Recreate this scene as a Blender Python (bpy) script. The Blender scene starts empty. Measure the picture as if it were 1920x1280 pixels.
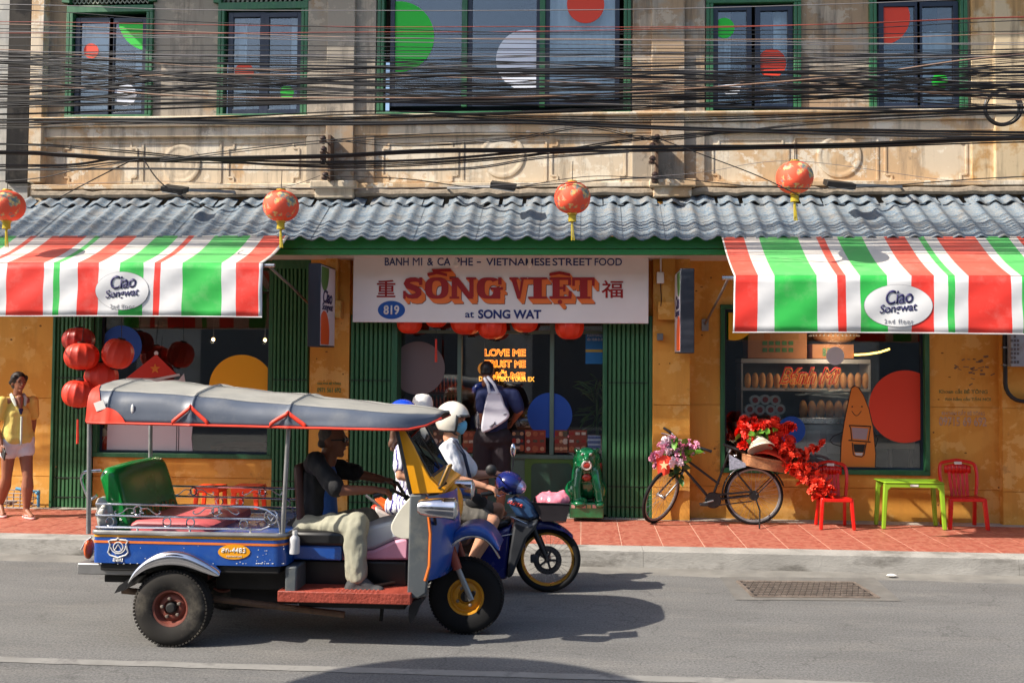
import bpy, bmesh, math, random
from mathutils import Vector, Matrix, noise as mnoise
random.seed(7)
S = bpy.context.scene
COL = S.collection
V = Vector
pi = math.pi

# ---------------------------------------------------------------- camera
FPX, CX, CY = 1900.0, 960.0, 608.0
CAM = V((0, 0, 2.05))
def _axes(yaw=4.03, pitch=2.0, roll=0.43):
    y, p, r = map(math.radians, (yaw, pitch, roll))
    d = V((-math.sin(y)*math.cos(p), math.cos(y)*math.cos(p), math.sin(p)))
    R = d.cross(V((0, 0, 1))).normalized(); U = R.cross(d)
    return d, R*math.cos(r)+U*math.sin(r), U*math.cos(r)-R*math.sin(r)
CD, CR, CU = _axes()
cam = bpy.data.cameras.new('camera'); camo = bpy.data.objects.new('camera', cam); COL.objects.link(camo)
cam.sensor_width = 36; cam.lens = FPX/1920*36; cam.shift_y = -32/1920; cam.clip_end = 2000; cam.clip_start = .05
m = Matrix.Identity(4)
for i in range(3):
    m[i][0] = CR[i]; m[i][1] = CU[i]; m[i][2] = -CD[i]; m[i][3] = CAM[i]
camo.matrix_world = m; S.camera = camo

# ---------------------------------------------------------------- light
LD = V((1, .46, -.97)).normalized()             # the way sunlight travels
w = bpy.data.worlds.new('World'); S.world = w; w.use_nodes = True
nt = w.node_tree; bg = nt.nodes['Background']
sky = nt.nodes.new('ShaderNodeTexSky'); sky.sky_type = 'NISHITA'; sky.sun_disc = False
sky.sun_elevation = math.asin(-LD.z); sky.sun_rotation = math.atan2(-LD.x, -LD.y)
sky.air_density = 1.0; sky.dust_density = 2.0; sky.ozone_density = 1.0
nt.links.new(sky.outputs[0], bg.inputs[0]); bg.inputs[1].default_value = 0.145
sl = bpy.data.lights.new('sun', 'SUN'); sl.energy = 5.0; sl.angle = math.radians(.5); sl.color = (1, .92, .80)
so = bpy.data.objects.new('sun', sl); COL.objects.link(so)
so.rotation_euler = LD.to_track_quat('-Z', 'Y').to_euler()
S.view_settings.view_transform = 'Standard'; S.view_settings.look = 'None'
S.view_settings.exposure = 0.66; S.view_settings.gamma = 1; S.view_settings.use_curve_mapping = False
S.cycles.max_bounces = 8; S.cycles.transparent_max_bounces = 16; S.cycles.caustics_reflective = False
S.cycles.caustics_refractive = False

# ---------------------------------------------------------------- helpers
def ray(x, y): return CD + CR*((x-CX)/FPX) - CU*((y-CY)/FPX)
def P(x, y, Y):
    v = ray(x, y); return CAM + v*(Y/v.y)
def G(x, y, z=0.):
    v = ray(x, y); return CAM + v*((z-CAM.z)/v.z)
def RC(x0, y0, x1, y1, Y):
    a, b, c, d = P(x0, y0, Y), P(x1, y0, Y), P(x0, y1, Y), P(x1, y1, Y)
    return (a.x+c.x)/2, (b.x+d.x)/2, (c.z+d.z)/2, (a.z+b.z)/2      # X0 X1 Zlow Zhigh
def srgb(c):
    f = lambda u: u/12.92 if u <= .04045 else ((u+.055)/1.055)**2.4
    return tuple(f(x/255) for x in c)+(1,)

class MB:
    def __init__(s): s.v = []; s.f = []; s.mi = []
    def add(s, vs, fs, m=0):
        o = len(s.v); s.v += [V(p) for p in vs]
        for f in fs: s.f.append([i+o for i in f]); s.mi.append(m)
        return s
    def box(s, x0, x1, y0, y1, z0, z1, m=0):
        if x0 > x1: x0, x1 = x1, x0
        if y0 > y1: y0, y1 = y1, y0
        if z0 > z1: z0, z1 = z1, z0
        return s.add([(x0,y0,z0),(x1,y0,z0),(x1,y1,z0),(x0,y1,z0),(x0,y0,z1),(x1,y0,z1),(x1,y1,z1),(x0,y1,z1)],
              [(0,3,2,1),(4,5,6,7),(0,1,5,4),(1,2,6,5),(2,3,7,6),(3,0,4,7)], m)
    def obox(s, c, ax, ay, az, m=0):              # half axes
        c, ax, ay, az = V(c), V(ax), V(ay), V(az)
        if ax.cross(ay).dot(az) < 0: ay = -ay
        p = [c+ax*i+ay*j+az*k for k in (-1,1) for (i,j) in ((-1,-1),(1,-1),(1,1),(-1,1))]
        return s.add(p, [(0,3,2,1),(4,5,6,7),(0,1,5,4),(1,2,6,5),(2,3,7,6),(3,0,4,7)], m)
    def bar(s, a, b, w, h, m=0, up=(0,0,1)):
        a, b = V(a), V(b); d = (b-a); u = V(up); x = d.cross(u)
        if x.length < 1e-6: x = d.cross(V((1,0,0)))
        x.normalize(); u = x.cross(d).normalized()
        return s.obox((a+b)/2, d/2, x*w/2, u*h/2, m)
    def quad(s, a, b, c, d, m=0): return s.add([a,b,c,d], [(0,1,2,3)], m)
    def tube(s, pts, r, n=8, m=0, closed=False, caps=True, flat=None):
        pts = [V(p) for p in pts]; k = len(pts); rr = r if isinstance(r, (list, tuple)) else [r]*k
        vs = []; fs = []; prev = None
        for i, p in enumerate(pts):
            t = (pts[(i+1)%k]-pts[i-1]) if closed else (pts[min(i+1,k-1)]-pts[max(i-1,0)])
            if t.length < 1e-9: t = V((0,0,1))
            t.normalize()
            if prev is None:
                prev = t.orthogonal().normalized()
                if flat is not None:
                    q = V(flat)-t*t.dot(V(flat))
                    if q.length > 1e-6: prev = q.normalized()
            prev = (prev - t*prev.dot(t)).normalized(); b = t.cross(prev)
            for j in range(n):
                a = 2*pi*j/n; vs.append(p+(prev*math.cos(a)+b*math.sin(a))*rr[i])
        for i in range(k if closed else k-1):
            for j in range(n):
                a, b_ = i*n+j, i*n+(j+1)%n; i2 = (i+1)%k
                fs.append((a, b_, i2*n+(j+1)%n, i2*n+j))
        if caps and not closed:
            fs.append(tuple(reversed(range(n)))); fs.append(tuple(range((k-1)*n, k*n)))
        return s.add(vs, fs, m)
    def ell(s, c, r, n=16, k=10, m=0, rot=None):
        c = V(c); r = (r,r,r) if not isinstance(r,(tuple,list,Vector)) else r
        vs = []; fs = []
        for i in range(k+1):
            th = pi*i/k
            for j in range(n):
                ph = 2*pi*j/n
                p = V((r[0]*math.sin(th)*math.cos(ph), r[1]*math.sin(th)*math.sin(ph), r[2]*math.cos(th)))
                if rot is not None: p = rot @ p
                vs.append(c+p)
        for i in range(k):
            for j in range(n):
                a, b = i*n+j, i*n+(j+1)%n
                fs.append((a, a+n, b+n, b))
        o = len(s.v); s.add(vs, fs, m); return s
    def lathe(s, prof, c, axis=(0,0,1), n=24, m=0, cap=True, ref=None):
        c = V(c); ax = V(axis).normalized(); u = ax.orthogonal().normalized() if ref is None else V(ref).normalized(); w_ = ax.cross(u)
        vs = []; fs = []
        for (r, h) in prof:
            for j in range(n):
                a = 2*pi*j/n; vs.append(c+ax*h+(u*math.cos(a)+w_*math.sin(a))*r)
        k = len(prof)
        for i in range(k-1):
            for j in range(n):
                a, b = i*n+j, i*n+(j+1)%n; fs.append((a, b, b+n, a+n))
        if cap:
            if prof[0][0] > 1e-4: fs.append(tuple(reversed(range(n))))
            if prof[-1][0] > 1e-4: fs.append(tuple(range((k-1)*n, k*n)))
        return s.add(vs, fs, m)
    def prism(s, poly, ex, m=0, mside=None):
        poly = [V(p) for p in poly]; ex = V(ex); n = len(poly)
        nn = V((0,0,0))
        for i in range(n): nn += (poly[i]-poly[0]).cross(poly[(i+1)%n]-poly[0])
        if nn.dot(ex) > 0: poly = list(reversed(poly))
        vs = poly+[p+ex for p in poly]
        s.add(vs, [tuple(range(n)), tuple(reversed(range(n, 2*n)))], m)
        o = len(s.v)-2*n
        for i in range(n):
            j = (i+1)%n; s.f.append([o+j, o+i, o+n+i, o+n+j]); s.mi.append(m if mside is None else mside)
        return s
    def torus(s, c, axis, R, r, n=32, k=8, m=0):
        ax = V(axis).normalized(); u = ax.orthogonal().normalized(); w_ = ax.cross(u); c = V(c)
        return s.tube([c+(u*math.cos(2*pi*i/n)+w_*math.sin(2*pi*i/n))*R for i in range(n)], r, k, m, closed=True)
    def disc(s, c, axis, R, n=32, m=0, th=.002):
        return s.lathe([(R,0),(R,th)], c, axis, n, m)
    def build(s, name, mats, parent=None, bevel=0, base=None, smooth=True, ang=38, seg=2, local=False):
        if not isinstance(mats, (list, tuple)): mats = [mats]
        b = V((0,0,0))
        if parent is not None: b = BASE.get(parent, V((0,0,0)))
        elif base is not None: b = V(base)
        me = bpy.data.meshes.new(name)
        me.from_pydata([p if local else p-b for p in s.v], [], s.f)
        for mt in mats: me.materials.append(mt)
        me.polygons.foreach_set('material_index', s.mi)
        if smooth:
            me.polygons.foreach_set('use_smooth', [True]*len(s.f)); me.set_sharp_from_angle(angle=math.radians(ang))
        me.update()
        o = bpy.data.objects.new(name, me); COL.objects.link(o)
        if parent is not None: o.parent = parent; BASE[o] = b
        else: o.location = b; BASE[o] = b
        if bevel:
            bm = o.modifiers.new('bevel', 'BEVEL'); bm.width = bevel; bm.segments = seg; bm.limit_method = 'ANGLE'; bm.angle_limit = math.radians(40)
        return o
BASE = {}
def tag(o, label=None, cat=None, group=None, kind=None):
    if label: o['label'] = label
    if cat: o['category'] = cat
    if group: o['group'] = group
    if kind: o['kind'] = kind
    return o
def thing(name, label, cat, loc=(0,0,0), group=None):
    o = bpy.data.objects.new(name, None); COL.objects.link(o); o.location = loc; o.empty_display_size = .1
    BASE[o] = V(loc); return tag(o, label, cat, group)
def part_empty(name, parent):
    o = bpy.data.objects.new(name, None); COL.objects.link(o); o.parent = parent; BASE[o] = BASE[parent]; return o
def copy_tree(o, parent=None):
    c = o.copy(); COL.objects.link(c); BASE[c] = BASE.get(o, V((0,0,0)))
    if parent is not None: c.parent = parent
    for ch in list(o.children): copy_tree(ch, c)
    return c
def inst(o, loc, parent=None, rot=None, scale=None):
    c = o.copy(); COL.objects.link(c); c.location = loc
    if parent is not None: c.parent = parent
    if rot is not None: c.rotation_euler = rot
    if scale is not None: c.scale = scale
    return c

# ---------------------------------------------------------------- materials
MATS = {}
def mat(name, rgb, rough=.6, metal=0., var=.12, vs=6., bump=0., bs=40., spec=.5, dirt=None, dirt_amt=.35, ds=2., stretch=(1,1,1), coat=0., trans=0., emit=None, es=0., coords='Object', sheen=0.):
    if name in MATS: return MATS[name]
    mt = bpy.data.materials.new(name); mt.use_nodes = True; n = mt.node_tree; L = n.links
    b = n.nodes['Principled BSDF']; col = srgb(rgb) if max(rgb) > 1 else tuple(rgb)+(1,)
    b.inputs['Roughness'].default_value = rough; b.inputs['Metallic'].default_value = metal
    b.inputs['Specular IOR Level'].default_value = spec
    if coat: b.inputs['Coat Weight'].default_value = coat; b.inputs['Coat Roughness'].default_value = .08
    if sheen: b.inputs['Sheen Weight'].default_value = sheen
    if emit: b.inputs['Emission Color'].default_value = srgb(emit); b.inputs['Emission Strength'].default_value = es
    tc = n.nodes.new('ShaderNodeTexCoord')
    mp = n.nodes.new('ShaderNodeMapping'); mp.inputs['Scale'].default_value = stretch
    if coords == 'World':
        ge = n.nodes.new('ShaderNodeNewGeometry'); L.new(ge.outputs['Position'], mp.inputs[0])
    else: L.new(tc.outputs['Object'], mp.inputs[0])
    out = None
    if var:
        nz = n.nodes.new('ShaderNodeTexNoise'); nz.inputs['Scale'].default_value = vs; nz.inputs['Detail'].default_value = 5
        L.new(mp.outputs[0], nz.inputs['Vector'])
        r = n.nodes.new('ShaderNodeMapRange'); r.inputs[1].default_value = .3; r.inputs[2].default_value = .7
        r.inputs[3].default_value = 1-var*1.3; r.inputs[4].default_value = 1+var*.8
        L.new(nz.outputs[0], r.inputs[0])
        mx = n.nodes.new('ShaderNodeMix'); mx.data_type = 'RGBA'; mx.blend_type = 'MULTIPLY'; mx.inputs[0].default_value = 1
        mx.inputs[6].default_value = col; L.new(r.outputs[0], mx.inputs[7]); out = mx.outputs[2]
        r2 = n.nodes.new('ShaderNodeMapRange'); r2.inputs[1].default_value = .3; r2.inputs[2].default_value = .7
        r2.inputs[3].default_value = max(0,rough-.08); r2.inputs[4].default_value = min(1,rough+.1)
        L.new(nz.outputs[0], r2.inputs[0]); L.new(r2.outputs[0], b.inputs['Roughness'])
    if dirt:
        nd = n.nodes.new('ShaderNodeTexNoise'); nd.inputs['Scale'].default_value = ds; nd.inputs['Detail'].default_value = 9; nd.inputs['Roughness'].default_value = .68
        L.new(mp.outputs[0], nd.inputs['Vector'])
        rd = n.nodes.new('ShaderNodeMapRange'); rd.inputs[1].default_value = .5; rd.inputs[2].default_value = .72; rd.inputs[4].default_value = dirt_amt*1.6
        L.new(nd.outputs[0], rd.inputs[0])
        mx = n.nodes.new('ShaderNodeMix'); mx.data_type = 'RGBA'; L.new(rd.outputs[0], mx.inputs[0])
        if out: L.new(out, mx.inputs[6])
        else: mx.inputs[6].default_value = col
        mx.inputs[7].default_value = srgb(dirt) if max(dirt) > 1 else tuple(dirt)+(1,); out = mx.outputs[2]
    if out: L.new(out, b.inputs['Base Color'])
    else: b.inputs['Base Color'].default_value = col
    if bump:
        nb = n.nodes.new('ShaderNodeTexNoise'); nb.inputs['Scale'].default_value = bs; nb.inputs['Detail'].default_value = 6
        L.new(mp.outputs[0], nb.inputs['Vector'])
        bp = n.nodes.new('ShaderNodeBump'); bp.inputs['Strength'].default_value = bump; bp.inputs['Distance'].default_value = .01
        L.new(nb.outputs[0], bp.inputs['Height']); L.new(bp.outputs[0], b.inputs['Normal'])
    if trans: b.inputs['Transmission Weight'].default_value = trans
    MATS[name] = mt; return mt
def glassmat(name='glass', tint=(1,1,1), refl=.9, base=.06):
    if name in MATS: return MATS[name]
    mt = bpy.data.materials.new(name); mt.use_nodes = True; n = mt.node_tree; L = n.links; n.nodes.clear()
    o = n.nodes.new('ShaderNodeOutputMaterial'); t = n.nodes.new('ShaderNodeBsdfTransparent'); t.inputs[0].default_value = tint+(1,)
    g = n.nodes.new('ShaderNodeBsdfGlossy'); g.inputs['Roughness'].default_value = .02; g.inputs[0].default_value = (refl,refl,refl,1)
    fr = n.nodes.new('ShaderNodeFresnel'); fr.inputs[0].default_value = 1.5
    mr = n.nodes.new('ShaderNodeMapRange'); mr.inputs[3].default_value = base; mr.inputs[4].default_value = 1; L.new(fr.outputs[0], mr.inputs[0])
    mx = n.nodes.new('ShaderNodeMixShader'); L.new(mr.outputs[0], mx.inputs[0]); L.new(t.outputs[0], mx.inputs[1]); L.new(g.outputs[0], mx.inputs[2])
    L.new(mx.outputs[0], o.inputs[0]); MATS[name] = mt; return mt

# ---------------------------------------------------------------- text
def text(name, body, mt, parent, c, width=None, height=None, right=(1,0,0), up=(0,0,1), bold=0., shear=0., th=.002, arc=None, space=1., rot=0.):
    cu = bpy.data.curves.new('txt', 'FONT'); cu.body = body; cu.size = 1; cu.align_x = 'CENTER'; cu.align_y = 'CENTER'
    cu.offset = bold; cu.shear = shear; cu.space_character = space; cu.resolution_u = 4
    ob = bpy.data.objects.new('txt', cu); COL.objects.link(ob); dg = bpy.context.evaluated_depsgraph_get(); dg.update()
    me = bpy.data.meshes.new_from_object(ob.evaluated_get(dg), depsgraph=dg)
    bpy.data.objects.remove(ob); bpy.data.curves.remove(cu)
    co = [v.co.copy() for v in me.vertices]
    if not co: return None
    x0, x1 = min(p.x for p in co), max(p.x for p in co); y0, y1 = min(p.y for p in co), max(p.y for p in co)
    sy = height/(y1-y0) if height else None; sx = width/(x1-x0) if width else None
    if sx is None: sx = sy
    if sy is None: sy = sx
    R_, U_ = V(right).normalized(), V(up).normalized(); N_ = R_.cross(U_)
    b = BASE.get(parent, V((0,0,0)))
    for v in me.vertices:
        x, y = (v.co.x-(x0+x1)/2)*sx, (v.co.y-(y0+y1)/2)*sy
        if arc: y += arc*x
        if rot: x, y = x*math.cos(rot)-y*math.sin(rot), x*math.sin(rot)+y*math.cos(rot)
        v.co = V(c)+R_*x+U_*y-b
    bm = bmesh.new(); bm.from_mesh(me); fl = bm.faces[:]
    r = bmesh.ops.extrude_face_region(bm, geom=fl)
    bmesh.ops.translate(bm, vec=N_*th, verts=[e for e in r['geom'] if isinstance(e, bmesh.types.BMVert)])
    bmesh.ops.recalc_face_normals(bm, faces=bm.faces[:]); bm.to_mesh(me); bm.free()
    me.materials.clear(); me.materials.append(mt)
    me.name = name
    o = bpy.data.objects.new(name, me); COL.objects.link(o); o.parent = parent; BASE[o] = b; return o

# ---------------------------------------------------------------- soft bodies (people, animals, cloth)
def cap_mesh(mb, a, b, ra, rb, n=12, flat=None):
    a, b = V(a), V(b); d = b-a; L = d.length
    ax = d.normalized() if L > 1e-6 else V((0,0,1)); u = ax.orthogonal().normalized(); w_ = ax.cross(u)
    rings = []
    for i in range(5): t = pi/2*(1-i/4); rings.append((a-ax*ra*math.sin(t), ra*math.cos(t)))
    for i in range(1, 4): rings.append((a+d*i/4, ra+(rb-ra)*i/4))
    for i in range(5): t = pi/2*i/4; rings.append((b+ax*rb*math.sin(t), rb*math.cos(t)))
    vs = []
    for (c, r) in rings:
        for j in range(n):
            an = 2*pi*j/n; vs.append(c+(u*math.cos(an)+w_*math.sin(an))*max(r, 1e-4))
    if flat:
        fx, k = V(flat[0]).normalized(), flat[1]; mid = (a+b)/2
        vs = [p-fx*((p-(a+d*max(0,min(1,(p-a).dot(d)/max(L*L,1e-9))))).dot(fx))*(1-k) for p in vs]
    fs = []
    for i in range(len(rings)-1):
        for j in range(n): p, q = i*n+j, i*n+(j+1)%n; fs.append((p, q, q+n, p+n))
    fs.append(tuple(reversed(range(n)))); fs.append(tuple(range((len(rings)-1)*n, len(rings)*n)))
    mb.add(vs, fs)
def blob(name, prims, mt, parent, voxel=.01, smooth=4, wr=0., ws=20.):
    """prims: (a, b, ra, rb[, flat]) tapered capsules or ('e', c, (rx,ry,rz)[, rot]) ellipsoids, fused into one continuous skin"""
    mb = MB()
    for p in prims:
        if p[0] == 'e': mb.ell(p[1], p[2], 16, 12, 0, p[3] if len(p) > 3 else None)
        else: cap_mesh(mb, p[0], p[1], p[2], p[3], flat=p[4] if len(p) > 4 else None)
    t = mb.build(name, mt, None, smooth=False); t.location = (0,0,0)
    rm = t.modifiers.new('r', 'REMESH'); rm.mode = 'VOXEL'; rm.voxel_size = voxel
    if smooth: sm = t.modifiers.new('s', 'SMOOTH'); sm.iterations = smooth; sm.factor = .5
    dg = bpy.context.evaluated_depsgraph_get(); dg.update()
    me = bpy.data.meshes.new_from_object(t.evaluated_get(dg), depsgraph=dg)
    bpy.data.objects.remove(t)
    b = BASE.get(parent, V((0,0,0)))
    if wr:
        me.update(); nrm = [v.normal.copy() for v in me.vertices]
        for v, nv in zip(me.vertices, nrm):
            q = v.co*ws; q = V((q.x, q.y, q.z*.6))
            v.co += nv*(mnoise.noise(q)*wr+mnoise.noise(q*2.3)*wr*.4)
    for v in me.vertices: v.co -= b
    me.materials.clear(); mts = mt if isinstance(mt, (list,tuple)) else [mt]
    for q in mts: me.materials.append(q)
    me.polygons.foreach_set('use_smooth', [True]*len(me.polygons)); me.polygons.foreach_set('material_index', [0]*len(me.polygons)); me.update(); me.name = name
    o = bpy.data.objects.new(name, me); COL.objects.link(o); o.parent = parent; BASE[o] = b
    return o

# ================================================================ MATERIALS OF THE PLACE
def plaster(name, base, patch, stain, streak=.5, light=None, sc=1.):
    mt = bpy.data.materials.new(name); mt.use_nodes = True; n = mt.node_tree; L = n.links; b = n.nodes['Principled BSDF']
    b.inputs['Roughness'].default_value = .85; b.inputs['Specular IOR Level'].default_value = .2
    ge = n.nodes.new('ShaderNodeNewGeometry')
    def nz(scale, st, det=8, ro=.6):
        mp = n.nodes.new('ShaderNodeMapping'); mp.inputs['Scale'].default_value = st; L.new(ge.outputs['Position'], mp.inputs[0])
        t = n.nodes.new('ShaderNodeTexNoise'); t.inputs['Scale'].default_value = scale*sc; t.inputs['Detail'].default_value = det; t.inputs['Roughness'].default_value = ro
        L.new(mp.outputs[0], t.inputs['Vector']); return t.outputs[0]
    def rng(s, a, c, lo=0, hi=1):
        r = n.nodes.new('ShaderNodeMapRange'); r.inputs[1].default_value = a; r.inputs[2].default_value = c; r.inputs[3].default_value = lo; r.inputs[4].default_value = hi
        L.new(s, r.inputs[0]); return r.outputs[0]
    def mix(f, a, c):
        m_ = n.nodes.new('ShaderNodeMix'); m_.data_type = 'RGBA'; L.new(f, m_.inputs[0])
        if isinstance(a, tuple): m_.inputs[6].default_value = srgb(a)
        else: L.new(a, m_.inputs[6])
        m_.inputs[7].default_value = srgb(c); return m_.outputs[2]
    c = mix(rng(nz(1.1, (1,1,1), 11, .62), .50, .545), base, patch)
    if light: c = mix(rng(nz(2.3, (1,1,1.3), 10, .7), .545, .565, 0, .85), c, light)
    c = mix(rng(nz(3.2, (2.2,2.2,.22), 8, .7), .5, .75, 0, streak), c, stain)
    c = mix(rng(nz(9, (1,1,1), 10, .75), .6, .75, 0, .5), c, stain)
    c = mix(rng(nz(.9, (1,1,1), 12, .8), .6, .63, 0, .5), c, stain)
    L.new(c, b.inputs['Base Color'])
    bp = n.nodes.new('ShaderNodeBump'); bp.inputs['Strength'].default_value = .35; bp.inputs['Distance'].default_value = .01
    L.new(nz(14, (1,1,1), 10, .7), bp.inputs['Height']); L.new(bp.outputs[0], b.inputs['Normal'])
    MATS[name] = mt; return mt
M_UP = plaster('old_cream_plaster', (208,192,168), (198,168,132), (100,93,86), .8, (222,212,194))
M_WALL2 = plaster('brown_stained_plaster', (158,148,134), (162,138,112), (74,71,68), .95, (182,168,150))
M_UP2 = plaster('stained_plaster', (58,54,50), (34,32,32), (18,18,18), 1.0)
M_OR = plaster('orange_wall_paint', (218,160,76), (210,149,66), (156,112,64), .3, (226,176,100))
M_GREY = plaster('grey_wall', (170,168,162), (185,180,170), (120,115,110), .5)
M_CONC = mat('kerb_concrete', (156,153,147), .9, var=.18, vs=3, bump=.4, bs=30, dirt=(84,80,74), dirt_amt=.7, ds=1.7, stretch=(1,1,2.5), coords='World', spec=.2)
M_CONC2 = mat('gutter_concrete', (128,125,119), .9, var=.15, vs=4, bump=.4, bs=60, dirt=(106,104,101), dirt_amt=.7, ds=1.6, coords='World', spec=.2)
def asphalt():
    mt = mat('asphalt', (115,114,112), .92, var=.12, vs=1.4, bump=.8, bs=140, dirt=(128,125,120), dirt_amt=.45, ds=2.2, stretch=(.5,1.6,1), coords='World', spec=.25)
    n = mt.node_tree; L = n.links; b = n.nodes['Principled BSDF']; src = b.inputs['Base Color'].links[0].from_socket
    ge = n.nodes.new('ShaderNodeNewGeometry'); v = n.nodes.new('ShaderNodeTexNoise'); v.inputs['Scale'].default_value = 55; v.inputs['Detail'].default_value = 5; v.inputs['Roughness'].default_value = .8
    L.new(ge.outputs['Position'], v.inputs['Vector'])
    r = n.nodes.new('ShaderNodeMapRange'); r.inputs[1].default_value = .3; r.inputs[2].default_value = .72; r.inputs[3].default_value = .42; r.inputs[4].default_value = 1.52; L.new(v.outputs[0], r.inputs[0])
    mx = n.nodes.new('ShaderNodeMix'); mx.data_type = 'RGBA'; mx.blend_type = 'MULTIPLY'; mx.inputs[0].default_value = 1; L.new(src, mx.inputs[6]); L.new(r.outputs[0], mx.inputs[7])
    w_ = n.nodes.new('ShaderNodeTexVoronoi'); w_.feature = 'DISTANCE_TO_EDGE'; w_.inputs['Scale'].default_value = .55
    nz = n.nodes.new('ShaderNodeTexNoise'); nz.inputs['Scale'].default_value = 2.5; nz.inputs['Detail'].default_value = 6; L.new(ge.outputs['Position'], nz.inputs['Vector'])
    ad = n.nodes.new('ShaderNodeVectorMath'); ad.operation = 'MULTIPLY_ADD'; L.new(nz.outputs['Color'], ad.inputs[0]); ad.inputs[1].default_value = (.8,.8,.8); L.new(ge.outputs['Position'], ad.inputs[2]); L.new(ad.outputs[0], w_.inputs['Vector'])
    cr = n.nodes.new('ShaderNodeMapRange'); cr.inputs[1].default_value = 0; cr.inputs[2].default_value = .006; cr.inputs[3].default_value = .72; cr.inputs[4].default_value = 1; L.new(w_.outputs['Distance'], cr.inputs[0])
    m2 = n.nodes.new('ShaderNodeMix'); m2.data_type = 'RGBA'; m2.blend_type = 'MULTIPLY'; m2.inputs[0].default_value = 1; L.new(mx.outputs[2], m2.inputs[6]); L.new(cr.outputs[0], m2.inputs[7])
    so2 = n.nodes.new('ShaderNodeTexNoise'); so2.inputs['Scale'].default_value = 1.6; so2.inputs['Detail'].default_value = 8; so2.inputs['Roughness'].default_value = .7; L.new(ge.outputs['Position'], so2.inputs['Vector'])
    ro2 = n.nodes.new('ShaderNodeMapRange'); ro2.inputs[1].default_value = .6; ro2.inputs[2].default_value = .68; ro2.inputs[3].default_value = 1; ro2.inputs[4].default_value = .74; L.new(so2.outputs[0], ro2.inputs[0])
    mp3 = n.nodes.new('ShaderNodeMapping'); mp3.inputs['Scale'].default_value = (1.2,14,1); L.new(ge.outputs['Position'], mp3.inputs[0]); st3 = n.nodes.new('ShaderNodeTexNoise'); st3.inputs['Scale'].default_value = 1.5; st3.inputs['Detail'].default_value = 8; st3.inputs['Roughness'].default_value = .75; L.new(mp3.outputs[0], st3.inputs['Vector'])
    rs3 = n.nodes.new('ShaderNodeMapRange'); rs3.inputs[1].default_value = .55; rs3.inputs[2].default_value = .7; rs3.inputs[3].default_value = 1; rs3.inputs[4].default_value = 1.28; L.new(st3.outputs[0], rs3.inputs[0])
    mm = n.nodes.new('ShaderNodeMath'); mm.operation = 'MULTIPLY'; L.new(ro2.outputs[0], mm.inputs[0]); L.new(rs3.outputs[0], mm.inputs[1])
    m4 = n.nodes.new('ShaderNodeMix'); m4.data_type = 'RGBA'; m4.blend_type = 'MULTIPLY'; m4.inputs[0].default_value = 1; L.new(m2.outputs[2], m4.inputs[6]); L.new(mm.outputs[0], m4.inputs[7])
    L.new(m4.outputs[2], b.inputs['Base Color']); return mt
M_ASPH = asphalt()
M_LINE = mat('worn_road_paint', (138,136,131), .8, var=.2, vs=3, dirt=(100,98,96), dirt_amt=.9, ds=3.0, coords='World')
M_TILE = mat('terracotta_tile', (158,82,66), .55, var=.16, vs=16, dirt=(186,124,104), dirt_amt=.4, ds=9, stretch=(1,2.2,1), bump=.3, bs=18, coords='World')
def tilepat(mt):
    n = mt.node_tree; L = n.links; b = n.nodes['Principled BSDF']; src = b.inputs['Base Color'].links[0].from_socket
    ge = n.nodes.new('ShaderNodeNewGeometry'); mp = n.nodes.new('ShaderNodeMapping'); mp.inputs['Location'].default_value = (-.406,-10.453,0); L.new(ge.outputs['Position'], mp.inputs[0])
    nz = n.nodes.new('ShaderNodeTexNoise'); nz.inputs['Scale'].default_value = 9; L.new(mp.outputs[0], nz.inputs['Vector'])
    ad = n.nodes.new('ShaderNodeVectorMath'); ad.operation = 'MULTIPLY_ADD'; ad.inputs[1].default_value = (.07,.07,0); L.new(nz.outputs['Color'], ad.inputs[0]); L.new(mp.outputs[0], ad.inputs[2])
    v = n.nodes.new('ShaderNodeTexVoronoi'); v.feature = 'DISTANCE_TO_EDGE'; v.inputs['Scale'].default_value = 11; v.inputs['Randomness'].default_value = .55; L.new(ad.outputs[0], v.inputs['Vector'])
    r = n.nodes.new('ShaderNodeMapRange'); r.inputs[1].default_value = .05; r.inputs[2].default_value = .14; r.inputs[3].default_value = .5; r.inputs[4].default_value = 0; L.new(v.outputs['Distance'], r.inputs[0])
    m_ = n.nodes.new('ShaderNodeMix'); m_.data_type = 'RGBA'; L.new(r.outputs[0], m_.inputs[0]); L.new(src, m_.inputs[6]); m_.inputs[7].default_value = srgb((186,122,100)); L.new(m_.outputs[2], b.inputs['Base Color'])
tilepat(M_TILE)
M_GROUT = mat('tile_grout', (206,168,146), .9, var=.1)
M_GREEN = mat('green_paint', (42,100,64), .45, var=.14, vs=3, dirt=(92,130,92), dirt_amt=.3, ds=5, stretch=(3,3,.5))
M_GREEN2 = mat('fascia_green_paint', (36,128,56), .45, var=.12, vs=3, dirt=(30,80,45), dirt_amt=.35, ds=3, stretch=(.4,1,2))
M_SHUT = mat('shutter_green_paint', (64,118,76), .5, var=.16, vs=4, dirt=(38,70,46), dirt_amt=.4, ds=4, stretch=(2,2,.4))
M_DKFRAME = mat('dark_blue_window_frame', (28,38,58), .4, var=.1)
M_GLASS = glassmat('window_glass', (.97,.99,.99), .9, .05)
M_GLASS2 = glassmat('upper_window_glass', (.93,.97,.98), .8, .08)
M_CURT = mat('pale_curtain', (226,232,236), .9, var=.05)
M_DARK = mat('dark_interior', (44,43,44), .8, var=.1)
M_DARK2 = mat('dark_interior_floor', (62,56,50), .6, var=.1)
M_STEEL = mat('brushed_steel', (190,190,192), .28, metal=1, var=.06, vs=12)
M_GALV = mat('galvanised_steel', (150,150,150), .5, metal=.8, var=.12, vs=8)
M_BLACK = mat('black_plastic', (24,24,26), .5, var=.08)
M_WHITE = mat('white_paint', (225,222,216), .5, var=.04)
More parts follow.
